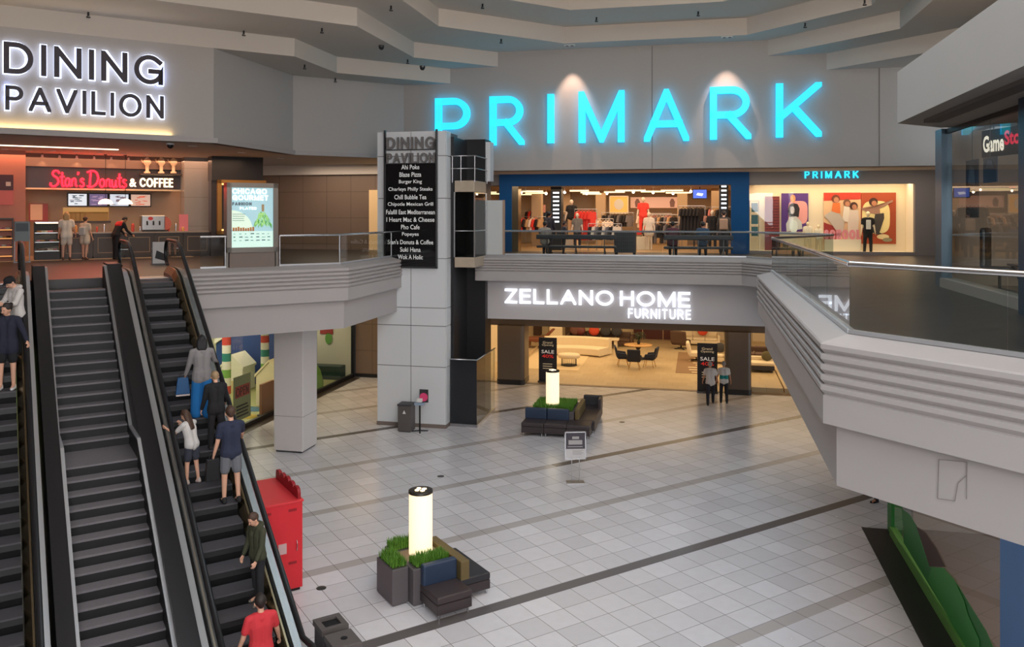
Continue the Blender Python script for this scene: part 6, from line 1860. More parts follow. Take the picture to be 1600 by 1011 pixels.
for A_, B_, C_, D_ in ((-w, -w + .05, 0, h), (w - .05, w, 0, h), (-w, w, 0, .05), (-w, w, h - .05, h)): q.box(A_, -.03, C_, B_, .03, D_)
q.build('frame', M_CREAM, t)
t, o, w, h = wallboard('wide pale rose picture band with two small figures above the clothes rails', 985, 1064, 308, 325, 44.3, mat('picture_rose', (206, 170, 156), .5, emit=(206, 170, 150), es=.15))
for x0 in (-w * .72, w * .66):
    q = MB(); q.side([(x0 - .1, .05), (x0 + .1, .05), (x0 + .14, h * .55), (x0 + .05, h * .85), (x0 - .05, h * .85), (x0 - .14, h * .55)], -.01, 0); q.build('figure', mat('picture_figure', (120, 90, 84), .6), o)
t, o, w, h = wallboard('small pale picture with a dark pink motif, elevator end of the clothes shop', 838, 852, 320, 332, 42, mat('picture_pink', (206, 150, 140), .6))
tv_y = 38.2; a, b = wx_at(1082, tv_y), wx_at(1105, tv_y)
t, M = thingW('ceiling_screen', 'television showing blue pictures hung from the clothes shop ceiling', 'television', (a + b) / 2, tv_y, zW(1093, 311, tv_y))
w = (b - a) / 2; h = zW(1093, 295.5, tv_y) - zW(1093, 311, tv_y)
q = MB(); q.box(-w, 0, 0, w, .08, h); q.build('bezel', M_NEAR, t)
q = MB(); q.box(-w + .03, -.01, .04, w - .03, 0, h - .03); so = q.build('display', emis('tv_blue', (60, 90, 190), 1.2), t)
q = MB(); q.side([(-w * .5, h * .4), (w * .3, h * .3), (w * .5, h * .55), (-.1, h * .62)], -.014, -.01); q.build('display_picture', emis('tv_pale', (190, 205, 240), 1.2), so)
q = MB(); q.tube([(0, .04, h), (0, .04, 8.62 - zW(1093, 311, tv_y))], .02, 6); q.build('hanger', M_NEAR, t)
t, M = thingW('exit_light', 'small red lit sign under the clothes shop ceiling', 'sign', wx_at(1001, 41), 41, zW(1001, 298, 41))
q = MB(); q.box(-.16, 0, 0, .16, .05, .16); q.build('case', emis('red_sign', (255, 60, 60), 1.6), t)
q = MB(); q.tube([(0, .02, .16), (0, .02, max(.2, 8.62 - zW(1001, 298, 41)))], .01, 5); q.build('stem', M_NEAR, t)
rr = random.Random(31)
M_TUBE = emis('light_bar_glow', (255, 240, 180), 1.5)
for k, (px, wy, L) in enumerate(((832, 38, 1.6), (838, 41, 1.8), (826, 44, 1.4), (922, 40.5, 1.5), (925, 43.5, 1.6), (985, 37.6, 2.2), (960, 40, 1.6), (1020, 39.5, 1.8), (1050, 38, 1.6), (1060, 42, 2.0), (905, 37.4, 1.4), (760, 39, 1.6), (768, 42, 1.6))):
    t, M = thingW('light_bar', 'linear light under the clothes shop ceiling', 'ceiling light', wx_at(px, wy), wy, 8.42, 'linear lights in the clothes shop')
    q = MB(); L *= .62; q.box(-L / 2, -.06, 0, L / 2, .06, .05); q.build('tube', M_TUBE, t)
    q = MB(); q.box(-L / 2, -.08, .05, L / 2, .08, .1); 
    for x in (-L / 3, L / 3): q.box(x - .01, -.01, .1, x + .01, .01, .2)
    q.build('housing', M_WHITE, t)
for k in range(10):
    px = 822 + k * 33 + rr.uniform(-8, 8); wy = rr.uniform(37, 41)
    t, M = thingW('track_spotlight', 'small bright spotlight under the clothes shop ceiling', 'ceiling light', wx_at(px, wy), wy, 8.38, 'track spotlights in the clothes shop')
    q = MB(); q.sph((0, 0, 0), .06, 8); q.build('bulb', emis('spot_glow', (255, 240, 215), 8), t)
    q = MB(); q.tube([(0, 0, .05), (0, 0, .22)], .015, 5); q.build('stem', M_WHITE, t)
# clothes
GAR = {}
def garment_mesh(kind, m):
    key = (kind, m.name)
    if key in GAR: return GAR[key]
    q = MB()
    if kind == 'shirt': q.prism([(-.2, -.05), (.2, -.05), (.2, .05), (-.2, .05)], -.62, -.04, [(-.19, -.04), (.19, -.04), (.19, .04), (-.19, .04)]); q.bar((-.18, 0, -.06), (-.27, 0, -.4), .1, .09); q.bar((.18, 0, -.06), (.27, 0, -.4), .1, .09)
    elif kind == 'dress': q.prism([(-.26, -.07), (.26, -.07), (.26, .07), (-.26, .07)], -1.3, -.45, [(-.17, -.05), (.17, -.05), (.17, .05), (-.17, .05)]); q.prism([(-.17, -.05), (.17, -.05), (.17, .05), (-.17, .05)], -.45, -.03, [(-.19, -.04), (.19, -.04), (.19, .04), (-.19, .04)]); q.bar((-.18, 0, -.06), (-.26, 0, -.36), .1, .09); q.bar((.18, 0, -.06), (.26, 0, -.36), .1, .09)
    else: q.prism([(-.19, -.05), (-.02, -.05), (-.02, .05), (-.19, .05)], -1.0, -.04, [(-.17, -.05), (.0, -.05), (.0, .05), (-.17, .05)]); q.prism([(.02, -.05), (.19, -.05), (.19, .05), (.02, .05)], -1.0, -.04, [(0, -.05), (.17, -.05), (.17, .05), (0, .05)])
    q.tube([(-.16, 0, -.04), (0, 0, .04), (.16, 0, -.04)], .012, 5); q.tube([(0, 0, .04), (0, 0, .1), (.03, 0, .12)], .006, 5)
    o = q.build('tmp', m); me = o.data; bpy.data.objects.remove(o); GAR[key] = me
    return me
RED_D = mat('garment_red', (226, 60, 50), .8); BLK_D = mat('garment_black', (30, 28, 32), .8); WHT_D = mat('garment_white', (226, 214, 200), .8)
GRY_D = mat('garment_grey', (110, 106, 110), .8); PNK_D = mat('garment_pink', (214, 140, 140), .8); BLU_D = mat('garment_denim', (60, 82, 110), .8); TAN_D = mat('garment_tan', (186, 150, 110), .8)
def rack(label, px, wy, n, kind, mats, what, H=1.55, rot=0, length=None):
    L = length or n * .16 + .2
    x = wx_at(px, wy)
    t, M = thingW('clothes_rail', label, 'clothes rail', x, wy, ZU + .005); t.rotation_euler = (0, 0, AW + rot)
    q = MB(); q.tube([(-L / 2, 0, H), (L / 2, 0, H)], .016, 6)
    for s_ in (-1, 1):
        q.tube([(s_ * L / 2, 0, .02), (s_ * L / 2, 0, H)], .016, 6); q.tube([(s_ * L / 2, -.25, .02), (s_ * L / 2, .25, .02)], .016, 6)
    q.build('rail_frame', M_STEEL, t)
    for i in range(n):
        a = -L / 2 + .12 + (L - .24) * (i + .5) / n
        m = mats[i % len(mats)]
        o = bpy.data.objects.new('garment', garment_mesh(kind, m)); COL.objects.link(o)
        ca, sa = math.cos(AW + rot), math.sin(AW + rot)
        bx, by = W(x, wy)
        o.location = (bx + a * ca, by + a * sa, ZU + .005 + H - .1); o.rotation_euler = (0, 0, AW + rot + (R(55) if n > 2 else 0))
        nm = m.name.replace('garment_', '')
        tag(o, nm + ' ' + {'shirt': 'top', 'dress': 'dress', 'pants': 'trousers'}[kind] + ' hanging on the ' + what, 'garment', nm + ' garments on the ' + what)
    return t
rack('clothes rail of long red dresses just inside the clothes shop', 915, 37.2, 5, 'dress', [RED_D], 'rail of red dresses just inside the shop', 1.85)
rack('clothes rail of black suits near the ceiling television', 1081, 38.0, 6, 'dress', [BLK_D], 'rail of black suits under the television', 2.0)
rack('clothes rail of black and grey tops below the yellow picture', 965, 42.8, 9, 'shirt', [BLK_D, BLK_D, GRY_D], 'rail below the yellow picture', 1.7)
rack('clothes rail of pale and pink tops under the rose picture band', 1022, 43.0, 10, 'shirt', [WHT_D, PNK_D, TAN_D, BLU_D], 'rail under the rose picture band', 1.65)
rack('clothes rail of dark tops behind the right bench', 1040, 38.6, 8, 'shirt', [BLK_D, GRY_D, BLK_D], 'rail behind the bench of the maroon-shirted sitter', 1.25)
rack('clothes rail of mixed tops at the elevator end of the clothes shop', 832, 39.5, 7, 'shirt', [RED_D, BLK_D, TAN_D, WHT_D], 'rail at the elevator end of the shop', 1.5)
rack('clothes rail of pale tops beside the red dresses', 937, 40.0, 7, 'shirt', [WHT_D, TAN_D, WHT_D], 'rail beside the red dresses', 1.4)
rack('clothes rail of brown and black coats by the display window side column', 1130, 38.3, 5, 'dress', [TAN_D, BLK_D, GRY_D], 'rail by the display window side column', 1.95)
rack('clothes rail of black and white tops close to the entrance beside the mesh bin', 945, 36.6, 8, 'shirt', [BLK_D, WHT_D, GRY_D], 'rail close to the mesh bin', 1.2)
rack('clothes rail of dark coats behind the child in navy', 880, 39.6, 8, 'dress', [BLK_D, GRY_D, BLK_D, TAN_D], 'rail behind the child in navy', 1.75)
rack('clothes rail of grey and black dresses in the middle of the shop', 1030, 40.8, 10, 'dress', [BLK_D, GRY_D, TAN_D], 'rail in the middle of the shop', 1.6)
rack('clothes rail of dark tops along the rear wall at the elevator side', 850, 45.0, 12, 'shirt', [BLK_D, RED_D, GRY_D, BLU_D], 'rear rail at the elevator side', 1.9)
rack('clothes rail of mixed tops along the rear wall behind the red dresses', 925, 45.2, 12, 'shirt', [TAN_D, WHT_D, BLK_D], 'rear rail behind the red dresses', 1.7)
rack('clothes rail of mixed dresses along the rear wall near the television', 1100, 44.5, 14, 'dress', [BLK_D, PNK_D, GRY_D, WHT_D], 'rear rail near the television', 2.0)
def table(label, px, wy, cols, what):
    t, M = thingW('display_table', label, 'table', wx_at(px, wy), wy, ZU + .005)
    q = MB(); q.box(-.65, -.4, .62, .65, .4, .68); q.build('top', M_OAK, t)
    for x in (-.6, .6):
        for y in (-.35, .35):
            q = MB(); q.box(x - .03, y - .03, 0, x + .03, y + .03, .62); q.build('leg', M_NEAR, t)
    for i in range(6):
        for j in range(2):
            q = MB(); q.box(-.09, -.14, 0, .09, .14, .06 + .05 * ((i + j) % 3)); m = cols[(i + j) % len(cols)]
            bx, by = W(wx_at(px, wy) - .5 + i * .2, wy - .18 + j * .34)
            o = q.build('folded_garment', m, None, bevel=.015, loc=(bx, by, ZU + .688), rot=AW); nm = m.name.replace('garment_', '')
            tag(o, nm + ' folded garment on the ' + what, 'garment', nm + ' folded garments on the ' + what)
table('display table of folded red garments by the red jumpsuit mannequin', 982, 38.4, [RED_D, WHT_D, RED_D], 'table by the red jumpsuit mannequin')
table('display table of red and white garments beside the pale mannequin stand', 1064, 39.2, [RED_D, WHT_D], 'table near the black suits')
def mannequin(label, px, wy, top, bottom, h=1.78, rot=0, zoff=0, m=None, **k):
    bx, by = W(wx_at(px, wy), wy)
    return person(label, bx, by, ZU + .006 + zoff, AW + rot, h, top, bottom, k.pop('pose', None), hair=None, shoes=None, vox=.022, name='mannequin', mannequin=m or mat('mannequin_pale', (214, 196, 176), .4), **k)
def plinth(label, px, wy, h, w=.6):
    q = MB(); q.box(-w / 2, -w / 2, 0, w / 2, w / 2, h); bx, by = W(wx_at(px, wy), wy)
    o = q.build('display_plinth', M_CREAM, None, bevel=.01, loc=(bx, by, ZU + .005), rot=AW); tag(o, label, 'plinth')
MQB = mat('mannequin_black', (30, 28, 30), .4)
plinth('plinth under the mannequin in black top and cream trousers', 893, 38.0, .5); mannequin('mannequin in black top and cream trousers on a plinth', 893, 38.0, (26, 26, 28), (206, 180, 140), zoff=.505)
mannequin('mannequin in printed grey tee in front of the red dresses', 902, 36.9, (120, 112, 104), (40, 40, 48), 1.66, sleeve='short')
plinth('plinth under the red jumpsuit mannequin', 1005, 38.2, .6); mannequin('mannequin in a bright red jumpsuit on a plinth', 1005, 38.2, (226, 64, 52), (226, 64, 52), zoff=.605)
mannequin('pale mannequin in white dress beside the red jumpsuit mannequin', 1014, 37.6, (216, 204, 190), (206, 190, 170), 1.7, legwear='skirt')
mannequin('mannequin in black jacket with white panel near the television', 1113, 37.4, (28, 28, 32), (30, 30, 34), 1.78)
mannequin('mannequin in pale pink top beside the black-jacket mannequin', 1096, 38.2, (214, 150, 130), (40, 40, 44), 1.8, zoff=.0)
# dark mesh basket on wheels
t, M = thingW('basket_stack', 'dark wheeled mesh bin between the two benches', 'basket', wx_at(977, 33.2), 33.2, ZU)
q = MB(); q.box(-.42, -.3, .1, .42, .3, .92); q.build('bin_body', mat('basket_dark', (36, 38, 44), .5), t)
q = MB()
for k in range(11): q.box(-.42 + k * .083, -.312, .1, -.41 + k * .083, -.3, .92)
for k in range(6): q.box(-.42, -.312, .12 + k * .155, .42, -.3, .13 + k * .155)
q.build('mesh_grid', M_DSTEEL, t)
for x in (-.36, .36):
    for y in (-.25, .25):
        q = MB(); q.cyl(x, y, 0, .1, .04, 8); q.build('caster', M_NEAR, t)
# benches facing the shop, seen from behind
def bench(label, pxa, pxb, wy):
    a, b = wx_at(pxa, wy), wx_at(pxb, wy)
    t, M = thingW('bench', label, 'bench', (a + b) / 2, wy, ZU, 'dark benches outside the clothes shop')
    w = (b - a) / 2; M_B = mat('bench_slate', (46, 50, 56), .5)
    q = MB(); q.box(-w, -.06, .66, w, .06, .84); q.build('backrest', M_B, t, bevel=.03)
    q = MB(); q.box(-w, .0, .32, w, .46, .41); q.build('seat', M_B, t, bevel=.03)
    for x in (-w * .72, 0, w * .72):
        q = MB(); q.bar((x, 0, .2), (x, 0, .7), .035); q.bar((x, .05, .38), (x - .0, .05, 0), .05); q.bar((x, .05, .36), (x, .42, 0), .05); q.build('support', M_DSTEEL, t)
    return t
bench('dark bench with the seated grey-shirted person on the elevator side', 838, 962, 31.6)
bench('dark bench with two seated people before the display window side column', 1037, 1146, 31.6)
SITP = dict(lL=(84, 80), lR=(80, 84), aL=(30, 8, 40), aR=(30, 8, 40), head=(14, 0), lean=4)
def sitter(label, px, top, bottom, hair, sk='tan', sleeve='long', rot=0):
    wy = 31.86; bx, by = W(wx_at(px, wy), wy)
    return person(label, bx, by, ZU + .0, AW + math.pi + rot, 1.68, top, bottom, SITP, sk, hair, (30, 28, 30), sleeve, 'long', .02)
sitter('seated person in pale grey shirt on the bench, back to the void', 851, (150, 144, 134), (40, 38, 44), ('black', 'short'), 'brown', 'short')
sitter('seated person in maroon and grey top on the bench, back to the void', 1051, (92, 48, 58), (40, 40, 50), ('black', 'short'), 'brown')
sitter('seated person in denim blue top on the bench, back to the void', 1098, (54, 78, 104), (40, 42, 52), ('black', 'short'), 'brown')
def stander(label, px, wy, rot, h, top, bottom, **k):
    bx, by = W(wx_at(px, wy), wy)
    return person(label, bx, by, ZU, AW + rot, h, top, bottom, vox=.02, **k)
stander('person in dark clothes standing between the bench and the black light column', 858, 33.6, R(160), 1.72, (40, 36, 44), (36, 34, 40), hair=('black', 'short'), skin='brown', sleeve='long')
stander('child in dark navy beside the bench of the grey-shirted person', 881, 33.2, R(120), 1.3, (44, 46, 58), (40, 40, 46), hair=('black', 'short'), skin='brown')
r_, i_ = stander('person with a tan backpack standing at the display window side of the entrance', 1131, 34.1, R(175), 1.74, (60, 54, 50), (30, 30, 34), hair=('dark', 'short'), sleeve='long')
q = MB(); q.box(-.16, .1, .98, .16, .26, 1.42); q.build('backpack', mat('tan_backpack', (160, 128, 104), .7), r_, bevel=.05, seg=3)

# ------------------------------------------------------------------ display window
WYB = FP + 1.33
def wposter(label, pxa, pxb, pya, pyb, m, dy=0.0):
    wy = WYB - .04 - dy
    a, b = wx_at(pxa, wy), wx_at(pxb, wy); pm = (pxa + pxb) / 2
    z1, z0 = zW(pm, pya, wy), zW(pm, pyb, wy)
    t, M = thingW('window_poster', label, 'poster', (a + b) / 2, wy, z0)
    q = MB(); q.box(-(b - a) / 2, 0, 0, (b - a) / 2, .03, z1 - z0); o = q.build('sheet', m, t)
    return t, o, (b - a) / 2, z1 - z0
def blob(par, cx, cz, rx, rz, m, y, name, sup=2.6):
    pts = []
    for a in range(0, 360, 10):
        c, s_ = math.cos(R(a)), math.sin(R(a))
        pts.append((cx + rx * math.copysign(abs(c) ** (2 / sup), c), cz + rz * math.copysign(abs(s_) ** (2 / sup), s_)))
    q = MB(); q.side(pts, y, y + .008); return q.build(name, m, par)
def flat(par, pts, m, y, name):
    q = MB(); q.side(pts, y, y + .008); return q.build(name, m, par)
P_ = lambda n, c: mat('poster_' + n, c, .6)
t, o, w, h = wposter('purple window poster of a figure in black print tee on a pink rounded shape', 1221, 1263, 302, 362, P_('purple', (84, 50, 130)))
blob(o, .12, h * .5, w * .72, h * .30, P_('pinkshape', (230, 160, 160)), -.01, 'pink_shape', 4)
flat(o, [(-w * .45, h * .38), (w * .28, h * .38), (w * .36, h * .6), (w * .2, h * .72), (-.1, h * .75), (-w * .42, h * .7), (-w * .52, h * .55)], P_('tee', (34, 30, 38)), -.02, 'printed_tee')
blob(o, -.08, h * .86, w * .19, h * .10, P_('face', (226, 150, 100)), -.03, 'figure_head', 2)
blob(o, -.1, h * .56, w * .16, h * .1, P_('tee_print', (190, 186, 190)), -.03, 'tee_print', 2)
flat(o, [(-w * .62, 0), (w * .55, .12), (w * .5, h * .25), (w * .1, h * .4), (-w * .4, h * .38), (-w * .66, h * .2)], P_('skirt', (196, 200, 200)), -.025, 'pale_skirt')
blob(o, -.05, h * .14, w * .3, h * .17, P_('bag_pale', (214, 226, 224)), -.035, 'pale_bag', 2.2)
t, o, w, h = wposter('red and peach window poster of three people in white clothes', 1287, 1345, 301, 381, P_('peach', (230, 190, 150)))
flat(o, [(-w, h * .84), (w, h * .87), (w, h), (-w, h)], P_('redband', (196, 60, 44)), -.01, 'red_band')
flat(o, [(-w, 0), (-w * .3, 0), (-w * .1, h * .3), (-w, h * .42)], P_('wine', (156, 48, 44)), -.01, 'wine_patch')
for cx, cz, s_, hc_ in ((-w * .35, h * .88, 1.0, (110, 52, 34)), (w * .25, h * .8, .9, (120, 82, 60)), (w * .62, h * .74, .95, (70, 40, 34))):
    blob(o, cx, cz, .16 * s_, .17 * s_, P_('hair%d' % hc_[0], hc_), -.03, 'figure_hair', 2); blob(o, cx + .02, cz - .05, .1 * s_, .12 * s_, P_('skin', (190, 130, 100)), -.04, 'figure_face', 2)
flat(o, [(-w * .6, h * .6), (-w * .1, h * .6), (-w * .12, h * .8), (-w * .5, h * .8)], P_('orange_top', (226, 120, 60)), -.03, 'orange_top')
flat(o, [(-w * .98, h * .55), (-w * .6, h * .64), (-.1, h * .58), (w * .12, h * .45), (w * .05, h * .22), (-w * .3, h * .24), (-w * .6, h * .4)], P_('grey_trousers', (196, 186, 176)), -.035, 'grey_trousers')
flat(o, [(0, h * .45), (w * .35, h * .42), (w * .4, h * .72), (w * .1, h * .74)], P_('white_cloth', (232, 222, 210)), -.028, 'white_top')
flat(o, [(w * .3, 0), (w * .78, 0), (w * .9, h * .5), (w * .85, h * .66), (w * .4, h * .66), (w * .3, h * .4)], P_('white_cloth2', (222, 206, 196)), -.032, 'white_outfit')
t, o, w, h = wposter('rust window poster of a leaping figure on a cream rounded shape', 1345.5, 1400, 301, 381, P_('rust', (166, 72, 40)))
blob(o, -.1, h * .52, w * .8, h * .32, P_('cream_shape', (240, 222, 160)), -.01, 'cream_shape', 3.4)
blob(o, -w * .3, h * .82, .17, .17, P_('hair70', (70, 40, 34)), -.03, 'figure_hair', 2)
blob(o, -w * .26, h * .79, .1, .11, P_('skin', (190, 130, 100)), -.04, 'figure_face', 2)
flat(o, [(-w * .5, h * .6), (w * .1, h * .56), (w * .05, h * .74), (w * .8, h * .86), (w * .82, h * .82), (.1, h * .7), (-w * .1, h * .76), (-w * .98, h * .7), (-w * .95, h * .66)], P_('taupe_top', (166, 126, 110)), -.025, 'taupe_top')
flat(o, [(-w * .2, h * .58), (w * .3, h * .6), (w * .32, h * .5), (w * .05, h * .22), (w * .2, h * .2), (-.02, h * .18), (-w * .5, h * .24), (-w * .3, h * .4)], P_('dark_jeans', (66, 62, 60)), -.03, 'dark_jeans')
blob(o, w * .25, h * .14, w * .35, h * .05, P_('cream_shoe', (226, 206, 160)), -.03, 'pale_patch', 2); blob(o, w * .5, h * .08, w * .28, h * .04, P_('sage', (140, 136, 110)), -.035, 'sage_patch', 2)
# maroon louvre screen, box shelf, pink letters, busts and a standing mannequin
a, b = wx_at(1195, WYB - .3), wx_at(1218, WYB - .3)
t, M = thingW('louvre_screen', 'maroon louvred screen standing at the purple poster', 'screen', (a + b) / 2, WYB - .3, ZU)
w = (b - a) / 2; z0_, z1_ = zW(1206, 381, WYB - .3) - ZU, zW(1206, 307, WYB - .3) - ZU
q = MB(); q.box(-w, 0, 0, w, .05, z1_); q.build('panel', mat('maroon_panel', (110, 34, 34), .5), t)
q = MB()
for k in range(14): q.box(-w, -.03, z0_ + .3 + k * .12, w, 0, z0_ + .36 + k * .12)
q.build('slats', mat('maroon_slat', (140, 50, 46), .5), t)
a, b = wx_at(1171.5, FP + .5), wx_at(1187.5, FP + .5)
t, M = thingW('box_shelf', 'narrow cream shelf with three teal boxes beside the petrol blue portal', 'shelf', (a + b) / 2, FP + .5, ZU)
w = (b - a) / 2; h_ = zW(1180, 313, FP + .5) - ZU
q = MB(); q.box(-w, 0, 0, -w + .04, .35, h_); q.box(w - .04, 0, 0, w, .35, h_); q.box(-w, 0, h_ - .04, w, .35, h_)
for k in range(1, 4): q.box(-w, 0, h_ - .04 - k * .5, w, .35, h_ - k * .5)
q.build('frame', M_LINER, t)
for k in range(3):
    q = MB(); q.box(-w + .08, .02, 0, w - .08, .3, .38); bx, by = W((a + b) / 2, FP + .5)
    o = q.build('teal_box', mat('teal_box', (36, 92, 104), .5), None, loc=(bx, by, ZU + h_ - .5 * (k + 1) + .01), rot=AW)
    tag(o, ['teal box on the top tier of the narrow cream shelf', 'teal box on the middle tier of the narrow cream shelf', 'teal box on the lowest filled tier of the narrow cream shelf'][k], 'box')
wy = WYB - .5; a, b = wx_at(1288, wy), wx_at(1345, wy)
t, M = thingW('standing_letters', 'row of pink standing letters in front of the red and peach poster', 'letters', (a + b) / 2, wy, ZU)
zl0, zl1 = zW(1316, 374, wy) - ZU, zW(1316, 359, wy) - ZU
stroke_text('SCHOOL', -(b - a) / 2, (b - a) / 2, zl0, zl1, .09, -.04, .04, .14).build('letters', mat('pink_letters', (236, 150, 160), .5), t)
q = MB(); q.box(-(b - a) / 2, -.1, 0, (b - a) / 2, .1, zl0); q.build('ledge', M_LINER, t)
MQW = mat('mannequin_cream', (236, 216, 180), .4)
for px, lab, zo in ((1262, 'cream mannequin in white top beside the purple poster', .0), (1279, 'cream mannequin in white top just before the pink letters', -.12)):
    mannequin(lab, px, WYB - .55, (236, 222, 196), (226, 206, 170), 1.3 + zo, m=MQW)
mannequin('mannequin in open black jacket and black trousers before the rust poster', 1356, FP + .6, (24, 23, 26), (26, 25, 28), 1.72, m=MQW, hem=.02)
q = MB(); q.box(-.09, -.165, 1.0, .09, -.12, 1.38); q.build('white_shirt_front', mat('shirt_white', (230, 224, 214), .7), [o for o in bpy.data.objects if o.get('label', '').startswith('mannequin in open black')][0], bevel=.02)

# ------------------------------------------------------------------ play shop under the left gallery
def pW(px, py): return toW(gp(px, py, .012))
def house(label, px, py, w, d, h, m, rot=0):
    p = pW(px, py)
    t, M = thingW('play_house', label, 'play house', p[0], p[1], .012); t.rotation_euler = (0, 0, AW + rot)
    q = MB(); q.side([(-w / 2, 0), (w / 2, 0), (w / 2, h * .66), (0, h), (-w / 2, h * .66)], 0, d); q.build('walls', m, t, bevel=.03, fix=True)
    q = MB(); q.side([(-w / 2 - .04, h * .64), (0, h - .02), (w / 2 + .04, h * .64), (w / 2 + .04, h * .7), (0, h + .05), (-w / 2 - .04, h * .7)], -.03, d + .03); q.build('roof', m, t, fix=True)
    q = MB(); q.box(-.12, -.02, .0, .12, 0, h * .3); q.build('doorway', mat('play_door', (206, 186, 140), .6), t)
M_PW = mat('play_white', (226, 222, 206), .5)
M_PC = mat('play_cream', (236, 222, 180), .5)
house('large cream foam play house close to the glass', 420, 636, 1.1, 1.2, 1.75, M_PC)
house('low cream foam play house beside the gallery column', 436, 630, 1.0, 1.0, 1.1, M_PC)
house('white foam play house seen past the escalator riders', 362, 612, 1.0, 1.0, 1.5, M_PW)
def striped(label, px, py, h):
    p = pW(px, py); t, M = thingW('striped_post', label, 'post', p[0], p[1], .012)
    cs = [M_PW, mat('stripe_red', (196, 70, 60), .5), M_PW, mat('stripe_green', (120, 170, 80), .5), M_PW, mat('stripe_teal', (50, 130, 120), .5)]
    n = 10
    for k in range(n):
        q = MB(); q.cyl(0, 0, h * k / n, h * (k + 1) / n, .17, 16); q.build('stripe', cs[k % 6], t)
striped('striped play post rising beside the white play house', 354, 628, 3.2)
striped('striped play post between the cream play house and the blue wave', 414, 611, 2.9)
t, M = thingW('slide_wave', 'big blue curved play wave behind the foam houses', 'play structure', *pW(408, 601), .012)
q = MB(); q.side([(-2.2, 0), (2.4, 0), (2.4, 3.2), (1.2, 3.1), (0, 2.8), (-1.2, 2.3), (-2.2, 1.7)], 0, .5); q.build('wave', mat('play_blue', (44, 70, 130), .5), t, bevel=.05, fix=True)
q = MB(); q.side([(2.4, 3.2), (1.2, 3.1), (0, 2.8), (-1.2, 2.3), (-2.2, 1.7), (-2.2, 1.9), (-1.2, 2.5), (0, 3.0), (1.2, 3.32), (2.4, 3.4)], -.1, .6); q.build('white_edge', M_PW, t, fix=True)
t, M = thingW('play_mound', 'green foam mound beyond the cream play house', 'play structure', *pW(448, 614), .012)
q = MB(); q.sph((0, 1.0, 0), 1.0, 18, (1.1, .9, 1.5)); q.build('mound', mat('play_green', (104, 150, 60), .5), t)
t, M = thingW('play_bench', 'dark green bench at the far wall of the play shop', 'bench', *pW(506, 593), .012)
q = MB(); q.box(-.8, 0, 0, .8, .55, .6); q.build('seat_block', mat('dark_green', (34, 60, 54), .5), t, bevel=.03)
p = (GX - .3, toW(gp(397, 645, 0))[1]); 
t, M = thingW('wood_panel', 'brown upright panel standing behind the play shop glass', 'panel', p[0], p[1], .012)
q = MB(); q.box(-.05, -.45, 0, .05, .45, 1.15); q.build('board', mat('play_brown', (140, 92, 62), .6), t)
q = MB(); q.box(-.12, -.5, 0, .12, .5, .05); q.build('foot', M_NEAR, t)
# glass sign
yw = [toW(gp(px, 660, 0))[1] for px in (364, 392)]
def wyG(px, wx=GX + .02):
    r = (px - CX) / FPX; c, s_ = math.cos(AW), math.sin(AW)
    return wx * (c - r * s_) / (s_ * -1 * -1 * 0 + (r * c + s_)) if False else wx * (c - r * s_) / (r * c + s_)
y0_, y1_ = wyG(364), wyG(391)
Yg = W(GX, (y0_ + y1_) / 2)[1]
zg0, zg1 = zat(655, Yg), zat(586, Yg)
t, M = thingW('glass_sign', 'green notice stuck on the play shop glass near the escalator', 'sign', GX + .03, (y0_ + y1_) / 2, zg0)
hw_ = abs(y1_ - y0_) / 2
q = MB(); q.box(0, -hw_, 0, .01, hw_, zg1 - zg0); gs = q.build('sheet', mat('sign_green', (120, 128, 92), .6), t)
q = MB(); q.box(.01, -hw_ * .8, (zg1 - zg0) * .52, .016, hw_ * .85, (zg1 - zg0) * .78); q.build('red_patch', mat('sign_red', (140, 62, 52), .6), gs)
q = MB(Matrix.Rotation(R(90), 4, 'Z'))
hh = zg1 - zg0
for s_, z0, z1 in (('OPEN', .55, .74), ('PLAY', .36, .47)):
    stroke_text(s_ if all(c in GL for c in s_) else 'OPEL', -hw_ * .72, hw_ * .72, hh * z0, hh * z1, .035, -.022, -.017, .2, q) if s_ == 'OPEN' else None
q.build('lettering', mat('sign_dark', (44, 44, 40), .6), gs)
q = MB()
for k in range(4): q.box(.016, -hw_ * .7, hh * (.08 + k * .075), .02, hw_ * (.7 - .1 * (k % 2)), hh * (.12 + k * .075))
q.build('small_print', mat('sign_dark', (44, 44, 40), .6), gs)
for px, py, rx, ry, c, nm, lab in ((402, 652, .9, .5, (206, 180, 70), 'floor_patch', 'yellow patch on the play shop floor before the cream house'), (420, 641, .8, .5, (60, 110, 130), 'floor_patch', 'teal patch on the play shop floor beside the yellow one'), (505, 606, 1.2, .5, (196, 176, 70), 'floor_patch', 'yellow patch on the play shop floor before the green bench')):
    p = pW(px, py); q = MB(); q.lathe([(rx, 0), (rx, .006), (.001, .006)], 24, ell=ry)
    o = q.build(nm, mat('patch_%d' % c[0], c, .6), None, loc=W3(p[0] - .9, p[1], .011), rot=AW); tag(o, lab, 'floor graphic')
